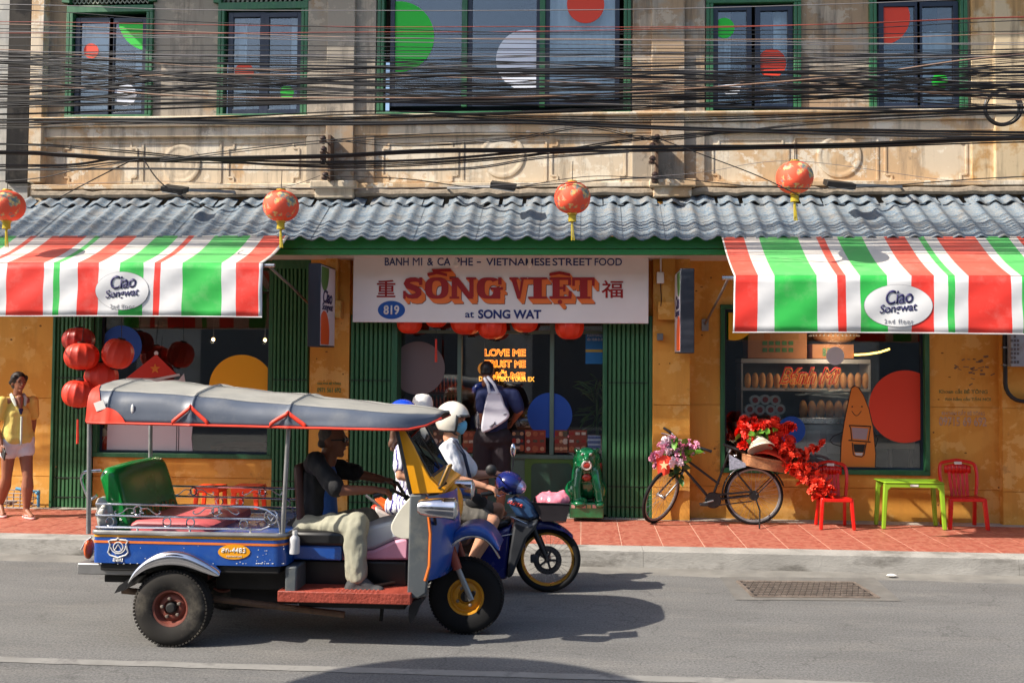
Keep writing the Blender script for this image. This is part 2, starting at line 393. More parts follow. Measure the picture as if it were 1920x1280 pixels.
M_WOOD = mat('dark_wood', (70,45,30), .6, var=.2, vs=4, stretch=(1,8,8))
STK = {k: mat('sticker_'+k, c, .55, var=0) for k, c in dict(green=(28,190,48), red=(222,62,34), white=(220,224,236), blue=(14,72,160), yellow=(246,178,22), grey=(118,104,100)).items()}

# ================================================================ GROUND
tag(MB().quad((-60,-40,0),(60,-40,0),(60,10.15,0),(-60,10.15,0)).build('road', M_ASPH), kind='structure')
gt = MB(); gn = 300
for i in range(gn+1):
    x = -30+60*i/gn; gt.v += [V((x, 9.84+.07*mnoise.noise(V((x*1.1,0,0)))+.03*mnoise.noise(V((x*5,2,0))), -.0005)), V((x, 10.2, .012))]
gt.f = [[2*i,2*i+2,2*i+3,2*i+1] for i in range(gn)]; gt.mi = [0]*gn
tag(gt.build('gutter', M_CONC2), kind='structure')
ln = MB()
yl = [G(x, y).y for x, y in ((0,1237),(0,1247),(1200,1261),(1200,1271))]
ya_, yb_ = (yl[1]+yl[3])/2, (yl[0]+yl[2])/2
for i in range(401):
    x = -20+.1*i; ln.v += [V((x, ya_+.012*mnoise.noise(V((x*3,0,0)))+.008*mnoise.noise(V((x*11,0,0))), .004)), V((x, yb_+.014*mnoise.noise(V((x*3.4,5,0)))+.008*mnoise.noise(V((x*12,5,0))), .004))]
ln.f = [[2*i,2*i+2,2*i+3,2*i+1] for i in range(400)]; ln.mi = [0]*400
tag(ln.build('road_marking', M_LINE), kind='structure')
kerb = thing('kerb', None, None, (0,10.15,0)); kerb['kind'] = 'structure'
jx = G(1890,1055,.08).x
for k in range(-7, 5):
    a = jx+k*3.6
    kb = MB(); kb.prism([(a+.0015,10.15,0),(a+.0015,10.17,.165),(a+.0015,10.185,.172),(a+.0015,10.445,.172),(a+.0015,10.445,0)], (3.597,0,0)); kb.build('kerb_stone', M_CONC, kerb)
pav = tag(MB().box(-40,40,10.447,12.9,-.05,.1695).build('pavement', M_GROUT), kind='structure')
t0 = None
pitch = .4185
for i in range(-21, 18):
    for j in range(4):
        x0 = .406+i*pitch; y0 = 10.453+j*pitch; y1 = y0+pitch-.005
        if t0 is None or j == 3:
            key = 'last' if j == 3 else 'full'
        if j < 3:
            if t0 is None:
                t0 = MB().box(0,pitch-.009,0,pitch-.009,0,.009).build('paving_tile', M_TILE, pav); t0.location = (x0,y0,.163); src_t = t0; t0h = None
            else: inst(t0, (x0,y0,.163+random.uniform(-.0008,.0008)), pav)
        else:
            if t0h is None:
                t0h = MB().box(0,pitch-.009,0,pitch-.009,0,.009).build('paving_tile', M_TILE, pav); t0h.location = (x0,y0,.163)
            else: inst(t0h, (x0,y0,.163), pav)
M_THR = mat('threshold_concrete', (176,168,158), .85, var=.15, vs=5, bump=.3, coords='World', dirt=(120,112,104), dirt_amt=.4)
tag(MB().box(-40,40,12.13,12.6,.1,.176).build('threshold_strip', M_THR), kind='structure')

# drain cover
dc = thing('drain_cover', 'rectangular cast iron drain cover with raised treads in the road by the kerb', 'drain cover', (G(1510,1104).x, G(1510,1104).y, 0))
q = [G(1383,1089,.006), G(1600,1091,.006), G(1648,1120,.006), G(1413,1118,.006)]
M_IRON = mat('worn_cast_iron', (128,116,106), .6, metal=.2, var=.2, vs=9, dirt=(60,54,50), dirt_amt=.5, ds=8)
MB().add(q, [(3,2,1,0)]).build('cover_plate', mat('dark_cast_iron', (52,50,50), .7, metal=.4), dc)
tr = MB()
nx, ny = 21, 9
for i in range(nx):
    for j in range(ny):
        f = lambda u, v_: (q[0]*(1-u)+q[1]*u)*(1-v_)+(q[3]*(1-u)+q[2]*u)*v_
        u, v_ = (i+.5+(.25 if j%2 else -.25))/nx, (j+.5)/ny
        if not .02 < u < .98: continue
        c = f(u, v_)
        tr.box(c.x-.021, c.x+.021, c.y-.011, c.y+.011, .006, .014)
tag(tr.build('raised_tread', M_IRON, dc), kind='stuff')
fr = MB()
for a, b in ((0,1),(1,2),(2,3),(3,0)): fr.bar(q[a]+V((0,0,.002)), q[b]+V((0,0,.002)), .03, .008)
fr.build('rim', M_IRON, dc)
ap = MB(); qq = [G(1350,1081,.003), G(1640,1083,.003), G(1690,1126,.003), G(1380,1124,.003)]
for k in range(4):
    a, b = qq[k], qq[(k+1)%4]; c, d = q[(k+1)%4], q[k]
    ap.add([(p.x,p.y,.0045) for p in (a,b,c,d)], [(3,2,1,0)])
ap.build('concrete_surround', mat('patched_asphalt', (114,111,106), .9, var=.15, vs=6, bump=.6, bs=90, dirt=(106,104,100), dirt_amt=.8, ds=5, coords='World', spec=.25), dc)
lit = MB(); c = G(1672,1079,.02)
lit.ell((c.x,c.y,.025),(.05,.03,.014),10,6)
tag(lit.build('paper_scrap', M_WHITE, base=(c.x,c.y,.012)), 'small crumpled white paper scrap lying in the gutter', 'litter')

# ================================================================ THE SHOPHOUSE
YW, YP, YU = 12.35, 12.24, 12.3
house = thing('shophouse', 'old two storey shophouse with cream plaster upper floor and orange ground floor', 'building', (0, YW, .17))
def px(x, Y=YW, y=700): return P(x, y, Y).x
def pz(y, x=960, Y=YW): return P(x, y, Y).z

# --- ground floor wall: courses separated by scored joints
ZT = 3.95
j1, j2 = pz(745, 60), pz(890, 60)
def wall_panel(x0, x1, z0, z1, Y, th=.25, mt=M_OR):
    mb = MB()
    cuts = [z for z in (j2, j1) if z0+.05 < z < z1-.05]
    zz = [z0]+cuts+[z1]
    for a, b in zip(zz, zz[1:]):
        mb.box(x0, x1, Y, Y+th, a+(.004 if a in cuts else 0), b-(.004 if b in cuts else 0))
    if cuts: mb.box(x0+.001, x1-.001, Y+.012, Y+th-.002, z0+.001, z1-.001)
    return mb.build('wall_panel', mt, house, smooth=False)
X = lambda p: px(p)
xl = [px(107), px(178), px(512), px(585), px(658), px(1222), px(1290), px(1350), px(1742)]
z0 = .17
wall_panel(-7.6, xl[0], z0, ZT, YP)
winL = RC(180, 500, 512, 858, YW); winR = RC(1350, 572, 1742, 888, YW)
wall_panel(xl[1], xl[2], z0, winL[2], YW)                     # below the left shop window
wall_panel(xl[3], xl[4], z0, ZT, YP)
wall_panel(xl[5], xl[6], z0, ZT, YP-.1)
wall_panel(xl[6], xl[7], z0, ZT, YW)
wall_panel(xl[7], xl[8], z0, winR[2], YW)
wall_panel(xl[7], xl[8], winR[3], ZT, YW)
xr = px(1872)
wall_panel(xl[8], xr, z0, ZT, YW)
wall_panel(xr, 8.5, z0, ZT, YP)
wall_panel(xl[0], xl[3], pz(492, 300), ZT, YW)                # lintel over the left bay
wall_panel(xl[4], xl[5], pz(590), ZT, YW)                     # lintel behind the sign
# projecting mouldings on the pillars beside the sign
for a, b in ((618, 640), (1238, 1262)):
    mm = MB(); mm.box(px(a), px(b), YP-.16, YP-.1 if a > 1000 else YP, pz(600), pz(478)); mm.box(px(a)-.05, px(b)+.05, YP-.19, YP-.1 if a > 1000 else YP, pz(600), pz(567)); mm.build('wall_moulding', M_OR, house, bevel=.006)
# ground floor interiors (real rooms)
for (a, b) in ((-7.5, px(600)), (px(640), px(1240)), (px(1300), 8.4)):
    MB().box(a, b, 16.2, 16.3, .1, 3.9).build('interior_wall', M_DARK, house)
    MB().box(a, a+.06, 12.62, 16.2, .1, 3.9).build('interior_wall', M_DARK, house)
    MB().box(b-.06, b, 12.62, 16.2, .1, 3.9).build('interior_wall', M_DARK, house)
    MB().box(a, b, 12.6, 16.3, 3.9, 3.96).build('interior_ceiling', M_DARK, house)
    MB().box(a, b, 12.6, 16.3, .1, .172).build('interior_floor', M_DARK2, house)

# --- stickers clipped to their panes
def clip_poly(poly, x0, y0, x1, y1):
    def cl(ps, ins, cut):
        out = []
        for i in range(len(ps)):
            a, b = ps[i-1], ps[i]
            if ins(b):
                if not ins(a): out.append(cut(a, b))
                out.append(b)
            elif ins(a): out.append(cut(a, b))
        return out
    def cx_(k): return lambda a, b: (k, a[1]+(b[1]-a[1])*(k-a[0])/(b[0]-a[0]))
    def cy_(k): return lambda a, b: (a[0]+(b[0]-a[0])*(k-a[1])/(b[1]-a[1]), k)
    for ins, cut in ((lambda p: p[0] >= x0, cx_(x0)), (lambda p: p[0] <= x1, cx_(x1)), (lambda p: p[1] >= y0, cy_(y0)), (lambda p: p[1] <= y1, cy_(y1))):
        poly = cl(poly, ins, cut)
        if not poly: return poly
    return poly
def sticker(cx, cy, r, colr, clip, Y, parent, name='round_sticker', ry=None):
    poly = clip_poly([(cx+r*math.cos(2*pi*i/64), cy+(ry or r)*math.sin(2*pi*i/64)) for i in range(64)], *clip)
    if len(poly) < 3: return
    return MB().prism([P(x, y, Y) for x, y in poly], (0,-.002,0)).build(name, STK[colr] if isinstance(colr, str) else colr, parent, smooth=False)
def flat(poly, Y, mt, parent, name, th=.003): return MB().prism([P(x, y, Y) for x, y in poly], (0,-th,0)).build(name, mt, parent, smooth=False)

# --- upper floor windows
YG = 12.35
def up_window(outer, leaves, stickers, curtains, top_extra=0, dark_frame=10):
    x0, x1, zl, zh = RC(*outer, YU-.03)
    zh += top_extra
    fw = .085
    g = MB()
    for a, b in ((x0, x0+fw*.5), (x0+fw*.56, x0+fw), (x1-fw, x1-fw*.56), (x1-fw*.5, x1)):
        g.box(a, b, YU-.05, YU+.1, zl, zh)
    g.box(x0-.0, x1+.0, YU-.06, YU+.1, zl-.07, zl+.0)
    g.box(x0, x1, YU-.048, YU+.1, zh, zh+.09)
    w_ = g.build('window', M_GREEN, house, bevel=.006)
    lf = None
    for (a, b, t, bt) in leaves:
        lx0, lx1, lz0, lz1 = RC(a, t, b, bt, YG-.02)
        l = MB(); e = dark_frame/162.
        l.box(lx0-e, lx0, YG-.05, YG+.01, lz0-e, lz1+e); l.box(lx1, lx1+e, YG-.05, YG+.01, lz0-e, lz1+e)
        l.box(lx0, lx1, YG-.05, YG+.01, lz0-e, lz0); l.box(lx0, lx1, YG-.05, YG+.01, lz1, lz1+e)
        l.build('leaf_frame', M_DKFRAME, w_, bevel=.003)
        MB().box(lx0, lx1, YG-.025, YG-.019, lz0, lz1).build('pane', M_GLASS2, w_)
    for (cx_, cy_, r, cl, clip) in stickers: sticker(cx_, cy_, r, cl, clip, YG-.027, w_)
    for (a, b, t, bt) in curtains:
        cx0, cx1, cz0, cz1 = RC(a, t, b, bt, YG+.12)
        mb = MB(); k = max(8, int((cx1-cx0)/.022)); vs = []
        for i in range(k+1):
            u = i/k; xx = cx0+(cx1-cx0)*u; yy = YG+.12+.022*math.sin(u*(cx1-cx0)*46)+.012*math.sin(u*23)
            vs += [(xx, yy, cz0), (xx, yy, cz1)]
        mb.add(vs, [(2*i, 2*i+2, 2*i+3, 2*i+1) for i in range(k)]); mb.build('curtain', M_CURT, w_, ang=80)
    return w_
up = []
w1 = up_window((124,24,286,216), [(151,205,44,212),(215,268,44,212)], [(171,96,14,'red',(151,40,205,212)),(282,36,60,'green',(215,40,268,212)),(235,178,21,'white',(215,44,262,212))], [(149,206,40,215),(254,270,90,215)])
w2 = up_window((408,18,577,214), [(438,488,34,206),(505,558,34,206)], [(458,136,18,'red',(438,34,488,206)),(538,174,13,'green',(526,34,556,206))], [(436,462,30,208),(546,560,30,208)])
wc = up_window((708,-70,1183,209), [(741,866,-70,192),(886,1006,-70,192),(1031,1153,-70,192)],
    [(748,69,66,'green',(741,-60,866,192)),(987,113,57,'white',(886,-60,1006,192)),(1098,9,35,'red',(1031,-60,1153,192))], [(1031,1156,-70,195)], dark_frame=9)
for a in (871, 1017):
    x0, x1, zl, zh = RC(a-5, -70, a+5, 200, YU-.02); MB().box(x0, x1, YU-.03, YG-.02, zl, zh).build('mullion', M_GREEN, wc)
w3 = up_window((1324,6,1502,208), [(1346,1399,22,196),(1425,1476,22,196)], [(1358,53,19,'green',(1346,22,1399,196)),(1447,119,27,'red',(1425,22,1476,196)),(1371,162,18,'white',(1346,22,1399,196))], [(1344,1370,16,200),(1450,1478,16,200)])
w4 = up_window((1630,-8,1814,206), [(1656,1714,14,194),(1728,1786,14,194)], [(1655,33,51,'red',(1656,14,1714,194)),(1762,153,15,'green',(1728,14,1786,194))], [(1730,1788,60,196)])
# arched fretwork heads over the two windows at the end by the downpipe
for wv, (a, b) in ((w1, (124,286)), (w2, (408,577))):
    x0, x1, zl, zh = RC(a, -10, b, 14, YU-.03); cxm = (x0+x1)/2; r = (x1-x0)/2
    ar = MB()
    pts = [(cxm+r*math.cos(pi*i/24), YU-.05, zh-.1+.55*r*math.sin(pi*i/24)) for i in range(25)]
    for i in range(24): ar.bar((pts[i][0], YU-.0, pts[i][2]), (pts[i+1][0], YU-.0, pts[i+1][2]), .1, .1, up=(0,1,0))
    ar.build('arched_head', M_GREEN, wv)
    la = MB()
    for i in range(-9, 10):
        xx = cxm+i*r/9.5
        la.bar((xx-.06, YU+.03, zh-.1), (xx+.06, YU+.03, zh+.05), .012, .02, up=(0,1,0)); la.bar((xx+.06, YU+.034, zh-.1), (xx-.06, YU+.034, zh+.05), .012, .02, up=(0,1,0))
        la.bar((xx-.06, YU+.03, zh+.05), (xx+.03, YU+.03, zh+.2), .012, .02, up=(0,1,0))
    la.build('fretwork', mat('pale_fretwork', (150,150,135), .7), wv)
# --- upper wall, around the openings
zsill = pz(214, 960, YU)-.02; zc = pz(262, 960, YU); ztop = 7.35
op = [RC(124,24,286,216,YU)[:2], RC(408,18,577,214,YU)[:2], RC(708,0,1183,209,YU)[:2], RC(1324,6,1502,208,YU)[:2], RC(1630,0,1814,206,YU)[:2]]
zop = [None]*5
edge = [-7.0]+[e for o in op for e in o]+[9.0]
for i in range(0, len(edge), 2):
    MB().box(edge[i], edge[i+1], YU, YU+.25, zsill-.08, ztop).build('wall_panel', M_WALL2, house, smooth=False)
MB().box(-7.0, 9, YU, YU+.25, ZT, zsill-.08).build('wall_panel', M_UP, house, smooth=False)
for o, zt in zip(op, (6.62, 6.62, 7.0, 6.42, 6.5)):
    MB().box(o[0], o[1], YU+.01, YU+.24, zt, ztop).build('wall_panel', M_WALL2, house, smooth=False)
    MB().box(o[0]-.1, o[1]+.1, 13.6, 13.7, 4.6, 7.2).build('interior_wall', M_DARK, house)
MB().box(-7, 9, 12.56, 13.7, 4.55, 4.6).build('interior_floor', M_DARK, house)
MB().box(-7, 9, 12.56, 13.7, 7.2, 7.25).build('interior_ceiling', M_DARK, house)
# pilasters
M_RUST = plaster('rust_streaked_plaster', (198,178,146), (180,144,98), (70,60,52), .9)
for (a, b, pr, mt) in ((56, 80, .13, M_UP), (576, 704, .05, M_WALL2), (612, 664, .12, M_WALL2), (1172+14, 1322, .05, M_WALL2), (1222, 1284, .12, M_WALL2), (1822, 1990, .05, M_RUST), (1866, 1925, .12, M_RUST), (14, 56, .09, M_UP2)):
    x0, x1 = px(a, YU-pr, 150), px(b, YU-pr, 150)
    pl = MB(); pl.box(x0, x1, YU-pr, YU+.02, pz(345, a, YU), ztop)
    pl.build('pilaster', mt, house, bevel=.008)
# cornice under the windows, ledge above the shop roof
cn = MB(); cn.box(-6.9, 9, YU-.10, YU, pz(236), pz(224)); cn.box(-6.9, 9, YU-.155, YU, pz(224), pz(219)); cn.box(-6.9, 9, YU-.06, YU, pz(255), pz(236)); cn.build('cornice', M_UP, house, bevel=.01)
lg = MB(); lg.box(-6.9, 9, YU-.14, YU, pz(356), pz(347)); lg.box(-6.9, 9, YU-.09, YU, pz(366), pz(356)); lg.build('ledge', M_UP, house, bevel=.008)
for a, b in ((588, 674), (1214, 1300)):
    bl = MB(); bl.box(px(a), px(b), YU-.26, YU, pz(358), pz(345)); bl.box(px(a)+.05, px(b)-.05, YU-.21, YU, pz(376), pz(358)); bl.build('pilaster_base', M_UP, house, bevel=.012)
# raised panel mouldings and medallions
def panel(x0, y0, x1, y1, notch=False):
    a, b, c, d = RC(x0, y0, x1, y1, YU); g = MB(); t, e = .022, .012
    k = .07 if notch else 0
    pts = [(a+k,d),(b-k,d),(b-k,d-k),(b,d-k),(b,c+k),(b-k,c+k),(b-k,c),(a+k,c),(a+k,c+k),(a,c+k),(a,d-k),(a+k,d-k)] if notch else [(a,d),(b,d),(b,c),(a,c)]
    for i in range(len(pts)):
        p, q_ = pts[i], pts[(i+1)%len(pts)]; g.bar((p[0],YU-e/2+.001*(i%2),p[1]), (q_[0],YU-e/2+.001*(i%2),q_[1]), t, e, up=(0,1,0))
    g.build('panel_moulding', M_UP, house)
for args in ((120,268,256,343,True),(268,268,414,343),(428,268,560,343,True),(718,268,858,340,True),(868,265,1024,340),(1034,262,1172,340,True),(1336,262,1478,338,True),(1490,258,1645,338),(1660,258,1812,338,True)): panel(*args)
for cx_, cy_, r in ((340,308,38),(942,292,42),(1573,293,40)):
    c = P(cx_, cy_, YU); rr = r/1900*YU; md = MB()
    md.lathe([(rr*1.0,0),(rr*1.0,.012),(rr*.9,.018),(rr*.82,.012),(rr*.72,.006),(rr*.6,.016),(rr*.52,.01),(rr*.4,.012),(.001,.018)], (c.x,YU-.001,c.z), (0,-1,0), 40); md.build('medallion', M_UP, house, ang=60)
# roof overhang above (shades the top of the facade)
MB().box(-7.0, 9.2, YU-.82, YU+.4, 7.36, 7.5).build('roof_overhang', M_GREY, house)
MB().box(-7.0, 9.2, YU+.26, YU+6, 7.505, 7.7).build('roof', M_GREY, house)
MB().box(-7.0, -6.9, 12.56, 17, 3.97, 7.35).build('wall_panel', M_UP, house)
# next building, a sliver at the frame's edge
nb = thing('neighbour_building', 'pale grey rendered wall of the next building, a sliver by the stained downpipe', 'building', (-10,12.2,0))
MB().box(-14, -7.012, YU-.03, 18, 3.5, 9).build('wall', M_GREY, nb); MB().box(-14, -7.62, YU-.02, 18, .17, 3.495).build('wall', M_GREY, nb)

# --- corrugated roof over the pavement
YE, ZE = 11.22, P(950, 441, 11.22).z
ZR = pz(366)-.02
rw = .234
def tile_mesh(d0, d1, lift, nm, seed):
    mb = MB(); n = 14; k = 7; vs = []
    for j in range(k+1):
        u = d0+(d1-d0)*j/k
        for i in range(n+1):
            t = i/n; s_ = t*2-1
            h = .062*max(0, math.cos(pi*s_*.92))**.8 if abs(s_) < .54 else -.012*(1-((1-abs(s_))/.46)**2)*0
            h = .044*(.5+.5*math.cos(pi*s_))**1.8
            wob = mnoise.noise(V((t*2+seed, u*30, seed)))*.004
            step = .005*((j*2.6+seed) % 1)
            vs.append(((t-.5)*rw*1.01, YE+(YU-.06-YE)*u, ZE-.045+(ZR-ZE)*u+h+lift+wob-step*.3+(.012*(u-d0)*(-1))))
    m_ = len(vs)
    vs += [(x, y+.004, z-.012) for x, y, z in vs]
    f = []
    for j in range(k):
        for i in range(n):
            a = j*(n+1)+i; f += [(a, a+1, a+n+2, a+n+1), (m_+a, m_+a+n+1, m_+a+n+2, m_+a+1)]
    for i in range(n): f.append((i, m_+i, m_+i+1, i+1))
    mb.add(vs, f); o = mb.build(nm, M_ROOF, roofp, base=None, ang=70); return o
def roofmat():
    mt = bpy.data.materials.new('weathered_roof_tile'); mt.use_nodes = True; n = mt.node_tree; L = n.links; b = n.nodes['Principled BSDF']; b.inputs['Roughness'].default_value = .85; b.inputs['Specular IOR Level'].default_value = .25
    ge = n.nodes.new('ShaderNodeNewGeometry')
    def nz(sc, st, det=6, ro=.6):
        mp = n.nodes.new('ShaderNodeMapping'); mp.inputs['Scale'].default_value = st; L.new(ge.outputs['Position'], mp.inputs[0])
        t = n.nodes.new('ShaderNodeTexNoise'); t.inputs['Scale'].default_value = sc; t.inputs['Detail'].default_value = det; t.inputs['Roughness'].default_value = ro; L.new(mp.outputs[0], t.inputs['Vector']); return t.outputs[0]
    def ramp(s, pts):
        r = n.nodes.new('ShaderNodeValToRGB'); e = r.color_ramp.elements
        while len(e) < len(pts): e.new(.5)
        for q_, (p, c) in zip(e, pts): q_.position = p; q_.color = srgb(c)
        L.new(s, r.inputs[0]); return r.outputs[0]
    c = ramp(nz(7, (.35, 7, 7), 5, .7), [(.33,(70,92,114)),(.45,(104,124,142)),(.52,(146,146,142)),(.58,(88,110,132)),(.68,(160,158,152))])
    m_ = n.nodes.new('ShaderNodeMix'); m_.data_type = 'RGBA'
    rg = n.nodes.new('ShaderNodeMapRange'); rg.inputs[1].default_value = .5; rg.inputs[2].default_value = .72; rg.inputs[4].default_value = .75; L.new(nz(5, (1,1,1), 9, .75), rg.inputs[0])
    L.new(rg.outputs[0], m_.inputs[0]); L.new(c, m_.inputs[6]); m_.inputs[7].default_value = srgb((140,130,118)); L.new(m_.outputs[2], b.inputs['Base Color'])
    bp = n.nodes.new('ShaderNodeBump'); bp.inputs['Strength'].default_value = .5; bp.inputs['Distance'].default_value = .012; L.new(nz(9, (.3, 9, 9), 3), bp.inputs['Height']); L.new(bp.outputs[0], b.inputs['Normal'])
    return mt
M_ROOF = roofmat()
roofp = part_empty('tiled_roof', house)
lows = [tile_mesh(0, .88, 0, 'roof_tile', s_) for s_ in (0, 3.3, 7.1)]; tops = [tile_mesh(.80, 1.0, .018, 'roof_tile', s_+11) for s_ in (0, 3.3, 7.1)]
xs0 = P(950, 441, YE).x
k = 0
for i in range(-46, 40):
    for row, src in enumerate((lows, tops)):
        o = src[i % 3]; lx = xs0+i*rw
        dz = random.uniform(-.006,.006)
        base = (lx, 0, dz)
        if k < 0: pass
        used = o.get('u')
        if not used: o['u'] = 1; o.location = base
        else: c = inst(o, base, roofp); del c['u']
        if row: (o if not used else c).location.x += .05*math.sin(i*1.7)
for o in lows+tops: del o['u']
# mortar fillet between tiles and wall
fl = MB(); pts = []
for i in range(120): pts.append((-6.9+i*.13, YU-.1+.02*mnoise.noise(V((i*.7,0,0))), ZR+.03+.03*mnoise.noise(V((i*.9,3,0)))))
fl.tube(pts, [.05+.02*mnoise.noise(V((i*1.3,7,0))) for i in range(120)], 7); fl.build('mortar_fillet', mat('old_mortar', (160,146,128), .95, var=.25, vs=12, bump=.8, bs=25, coords='World'), house)
# fascia and soffit
fz0, fz1 = P(950, 478, 11.38).z, P(950, 440, 11.38).z
fa = MB(); fm = P(950, 467, 11.38).z
fa.box(-11.5, 8.6, 11.38, 11.42, fm+.004, fz1-.02); fa.box(-11.5, 8.6, 11.365, 11.415, fz0, fm-.004)
fa.build('fascia_board', M_GREEN2, house, bevel=.004)
MB().box(-11.5, 8.6, 11.53, YW, fz0+.03, fz0+.05).build('soffit', M_WHITE, house)

# --- folding shutters, slat by slat
def shutter(xa, xb, z_0, z_1, n, Y=12.28, post=None):
    sp = part_empty('folding_shutter', house); wd = (xb-xa)/n
    base = None
    mb = MB(); mb.prism([(0,Y,0),(wd*.2,Y-.03,0),(wd*.72,Y-.03,0),(wd*.9,Y,0),(wd*.9,Y+.03,0),(0,Y+.03,0)], (0,0,z_1-z_0))
    s0 = mb.build('slat', M_SHUT, sp, smooth=False)
    s0.location = V((xa,0,z_0))
    for i in range(1, n): inst(s0, (xa+i*wd, random.uniform(-.006,.006), z_0), sp)
    bk = MB(); bk.box(xa, xb, Y+.035, Y+.05, z_0, z_1)
    for zz in (.12, .36, 1.6): bk.box(xa+.01, xb-.01, Y-.036, Y-.028, z_0+zz, z_0+zz+.012)
    bk.build('lattice_bar', mat('shutter_dark', (22,38,28), .6), sp)
    return sp
zb = .18
shutter(xl[0]+.03, xl[1], zb, pz(492,300), 9); shutter(xl[2]+.02, xl[3]-.02, zb, pz(505,550), 9)
shutter(xl[4]+.01, px(737), zb, pz(592), 9); shutter(px(1139), xl[5]-.04, zb, pz(592), 9)
for a, b in ((737, 748), (1216, 1222), (1130,1138), (107,112)):
    MB().box(px(a), px(b), 12.22, 12.5, zb, pz(592 if a > 600 else 492)).build('shutter_post', M_GREEN, house, bevel=.004)
MB().box(xl[2], xl[3], 12.24, 12.34, pz(505,550), pz(488,550)).build('shutter_header', M_GREEN, house)

# --- left shop window
YS = 12.42
def shop_window(outer, fr_w=.055):
    x0, x1, za, zb_ = outer; g = MB()
    g.box(x0, x1, YW-.03, YS+.05, za, za+fr_w); g.box(x0, x1, YW-.03, YS+.05, zb_-fr_w, zb_); g.box(x0, x0+fr_w, YW-.028, YS+.05, za+fr_w, zb_-fr_w); g.box(x1-fr_w, x1, YW-.028, YS+.05, za+fr_w, zb_-fr_w)
    o = g.build('shop_window', M_GREEN, house, bevel=.005)
    MB().box(x0+fr_w, x1-fr_w, YS, YS+.006, za+fr_w, zb_-fr_w).build('pane', M_GLASS, o)
    d = MB(); e = .028
    for a, b, c, d_ in ((x0+fr_w,x0+fr_w+e,za+fr_w,zb_-fr_w),(x1-fr_w-e,x1-fr_w,za+fr_w,zb_-fr_w)): d.box(a,b,YS-.02,YS-.002,c,d_)
    for c, d_ in ((za+fr_w,za+fr_w+e),(zb_-fr_w-e,zb_-fr_w)): d.box(x0+fr_w+e,x1-fr_w-e,YS-.02,YS-.002,c,d_)
    d.build('glazing_bead', M_DKFRAME, o); return o
swl = shop_window((xl[1], xl[2], winL[2]-.002, pz(490,300)))
swr = shop_window((xl[7], xl[8], winR[2]-.002, winR[3]+.002))
YST = YS-.002
cl = (188, 510, 508, 848)
sticker(228,648,38,'blue',cl,YST,swl); sticker(453,726,61,'yellow',cl,YST,swl)
M_PRW = mat('print_white', (206,200,204), .6, var=0); M_PRR = mat('print_red', (196,44,30), .6, var=0); M_PRK = mat('print_black', (26,26,30), .6, var=0); M_PRO = mat('print_orange', (214,124,40), .6, var=0)
flat([(203,760),(206,720),(250,712),(335,712),(345,700),(355,760),(362,790),(359,820),(362,853),(200,853)], YST, M_PRW, swl, 'white_cutout_print')
flat([(293,664),(330,700),(337,703),(240,712),(236,709)], YST-.0035, M_PRR, swl, 'red_hat_print'); flat([(236,708),(290,709),(336,700),(338,704),(292,714),(236,712)], YST-.007, M_PRW, swl, 'hat_brim_print')
st = [(291+(10 if i%2==0 else 4.2)*math.sin(2*pi*i/10), 691-(10 if i%2==0 else 4.2)*math.cos(2*pi*i/10)) for i in range(10)]
flat(st, YST-.007, M_PRO, swl, 'star_print'); sticker(293,662,4,M_PRW,cl,YST-.004,swl,'white_dot_print')
for a in (331, 335): flat([(a,792),(a+1,792),(a,850),(a-1,850)], YST-.0035, M_PRK, swl, 'cord_print')
# --- right shop window prints
cr_ = (1366, 586, 1728, 874)
sticker(1376,600,38,'yellow',cr_,YST,swr); sticker(1566,667,17,'white',cr_,YST,swr); sticker(1697,762,68,'red',cr_,YST,swr); sticker(1484,806,26,'blue',cr_,YST,swr)
MATS['sticker_grey2'] = None
bg_poly = [(1576,878),(1578,830),(1584,790),(1592,750),(1597,728),(1603,724),(1609,727),(1618,740),(1628,765),(1636,800),(1641,850),(1640,878)]
flat([(x+(1.6 if x>1605 else -1.6), y-(1.6 if y<740 else 0)) for x, y in bg_poly], YST-.002, M_PRK, swr, 'print_outline'); flat(bg_poly, YST-.006, mat('print_baguette', (222,128,48), .6, var=0), swr, 'baguette_print')
pr = MB()
def stroke(pts, w_, Y): 
    pr.tube([P(x, y, Y) for x, y in pts], w_, 5)
stroke([(1597+i, 770+9*math.sin(pi*i/18)) for i in range(0, 19, 2)], .004, YST-.01)
for a in (1598, 1616): pr.ell(P(a, 762, YST-.01), .009, 8, 5)
stroke([(1592,797),(1633,799)], .007, YST-.01); stroke([(1592,797),(1595,802),(1597,824)], .006, YST-.01); stroke([(1632,800),(1628,826)], .006, YST-.01); stroke([(1591,825),(1632,828)], .007, YST-.01)
stroke([(1598,829),(1600,852),(1605,855),(1616,856),(1620,852),(1624,830)], .006, YST-.01)
stroke([(1584,808),(1562,818),(1556,826),(1562,832),(1590,840)], .006, YST-.003); stroke([(1640,812),(1646,822),(1642,836),(1624,842)], .006, YST-.003)
pr.build('print_line', M_PRK, swr)
flat([(1597,801),(1628,803),(1624,824),(1599,822)], YST-.0095, mat('print_lilac', (160,140,150), .6, var=0), swr, 'filter_print'); flat([(1600,832),(1622,833),(1619,848),(1602,847)], YST-.0095, M_PRK, swr, 'cup_print'); flat([(1602,848),(1618,849),(1616,854),(1605,853)], YST-.0095, M_PRW, swr, 'cup_base_print')

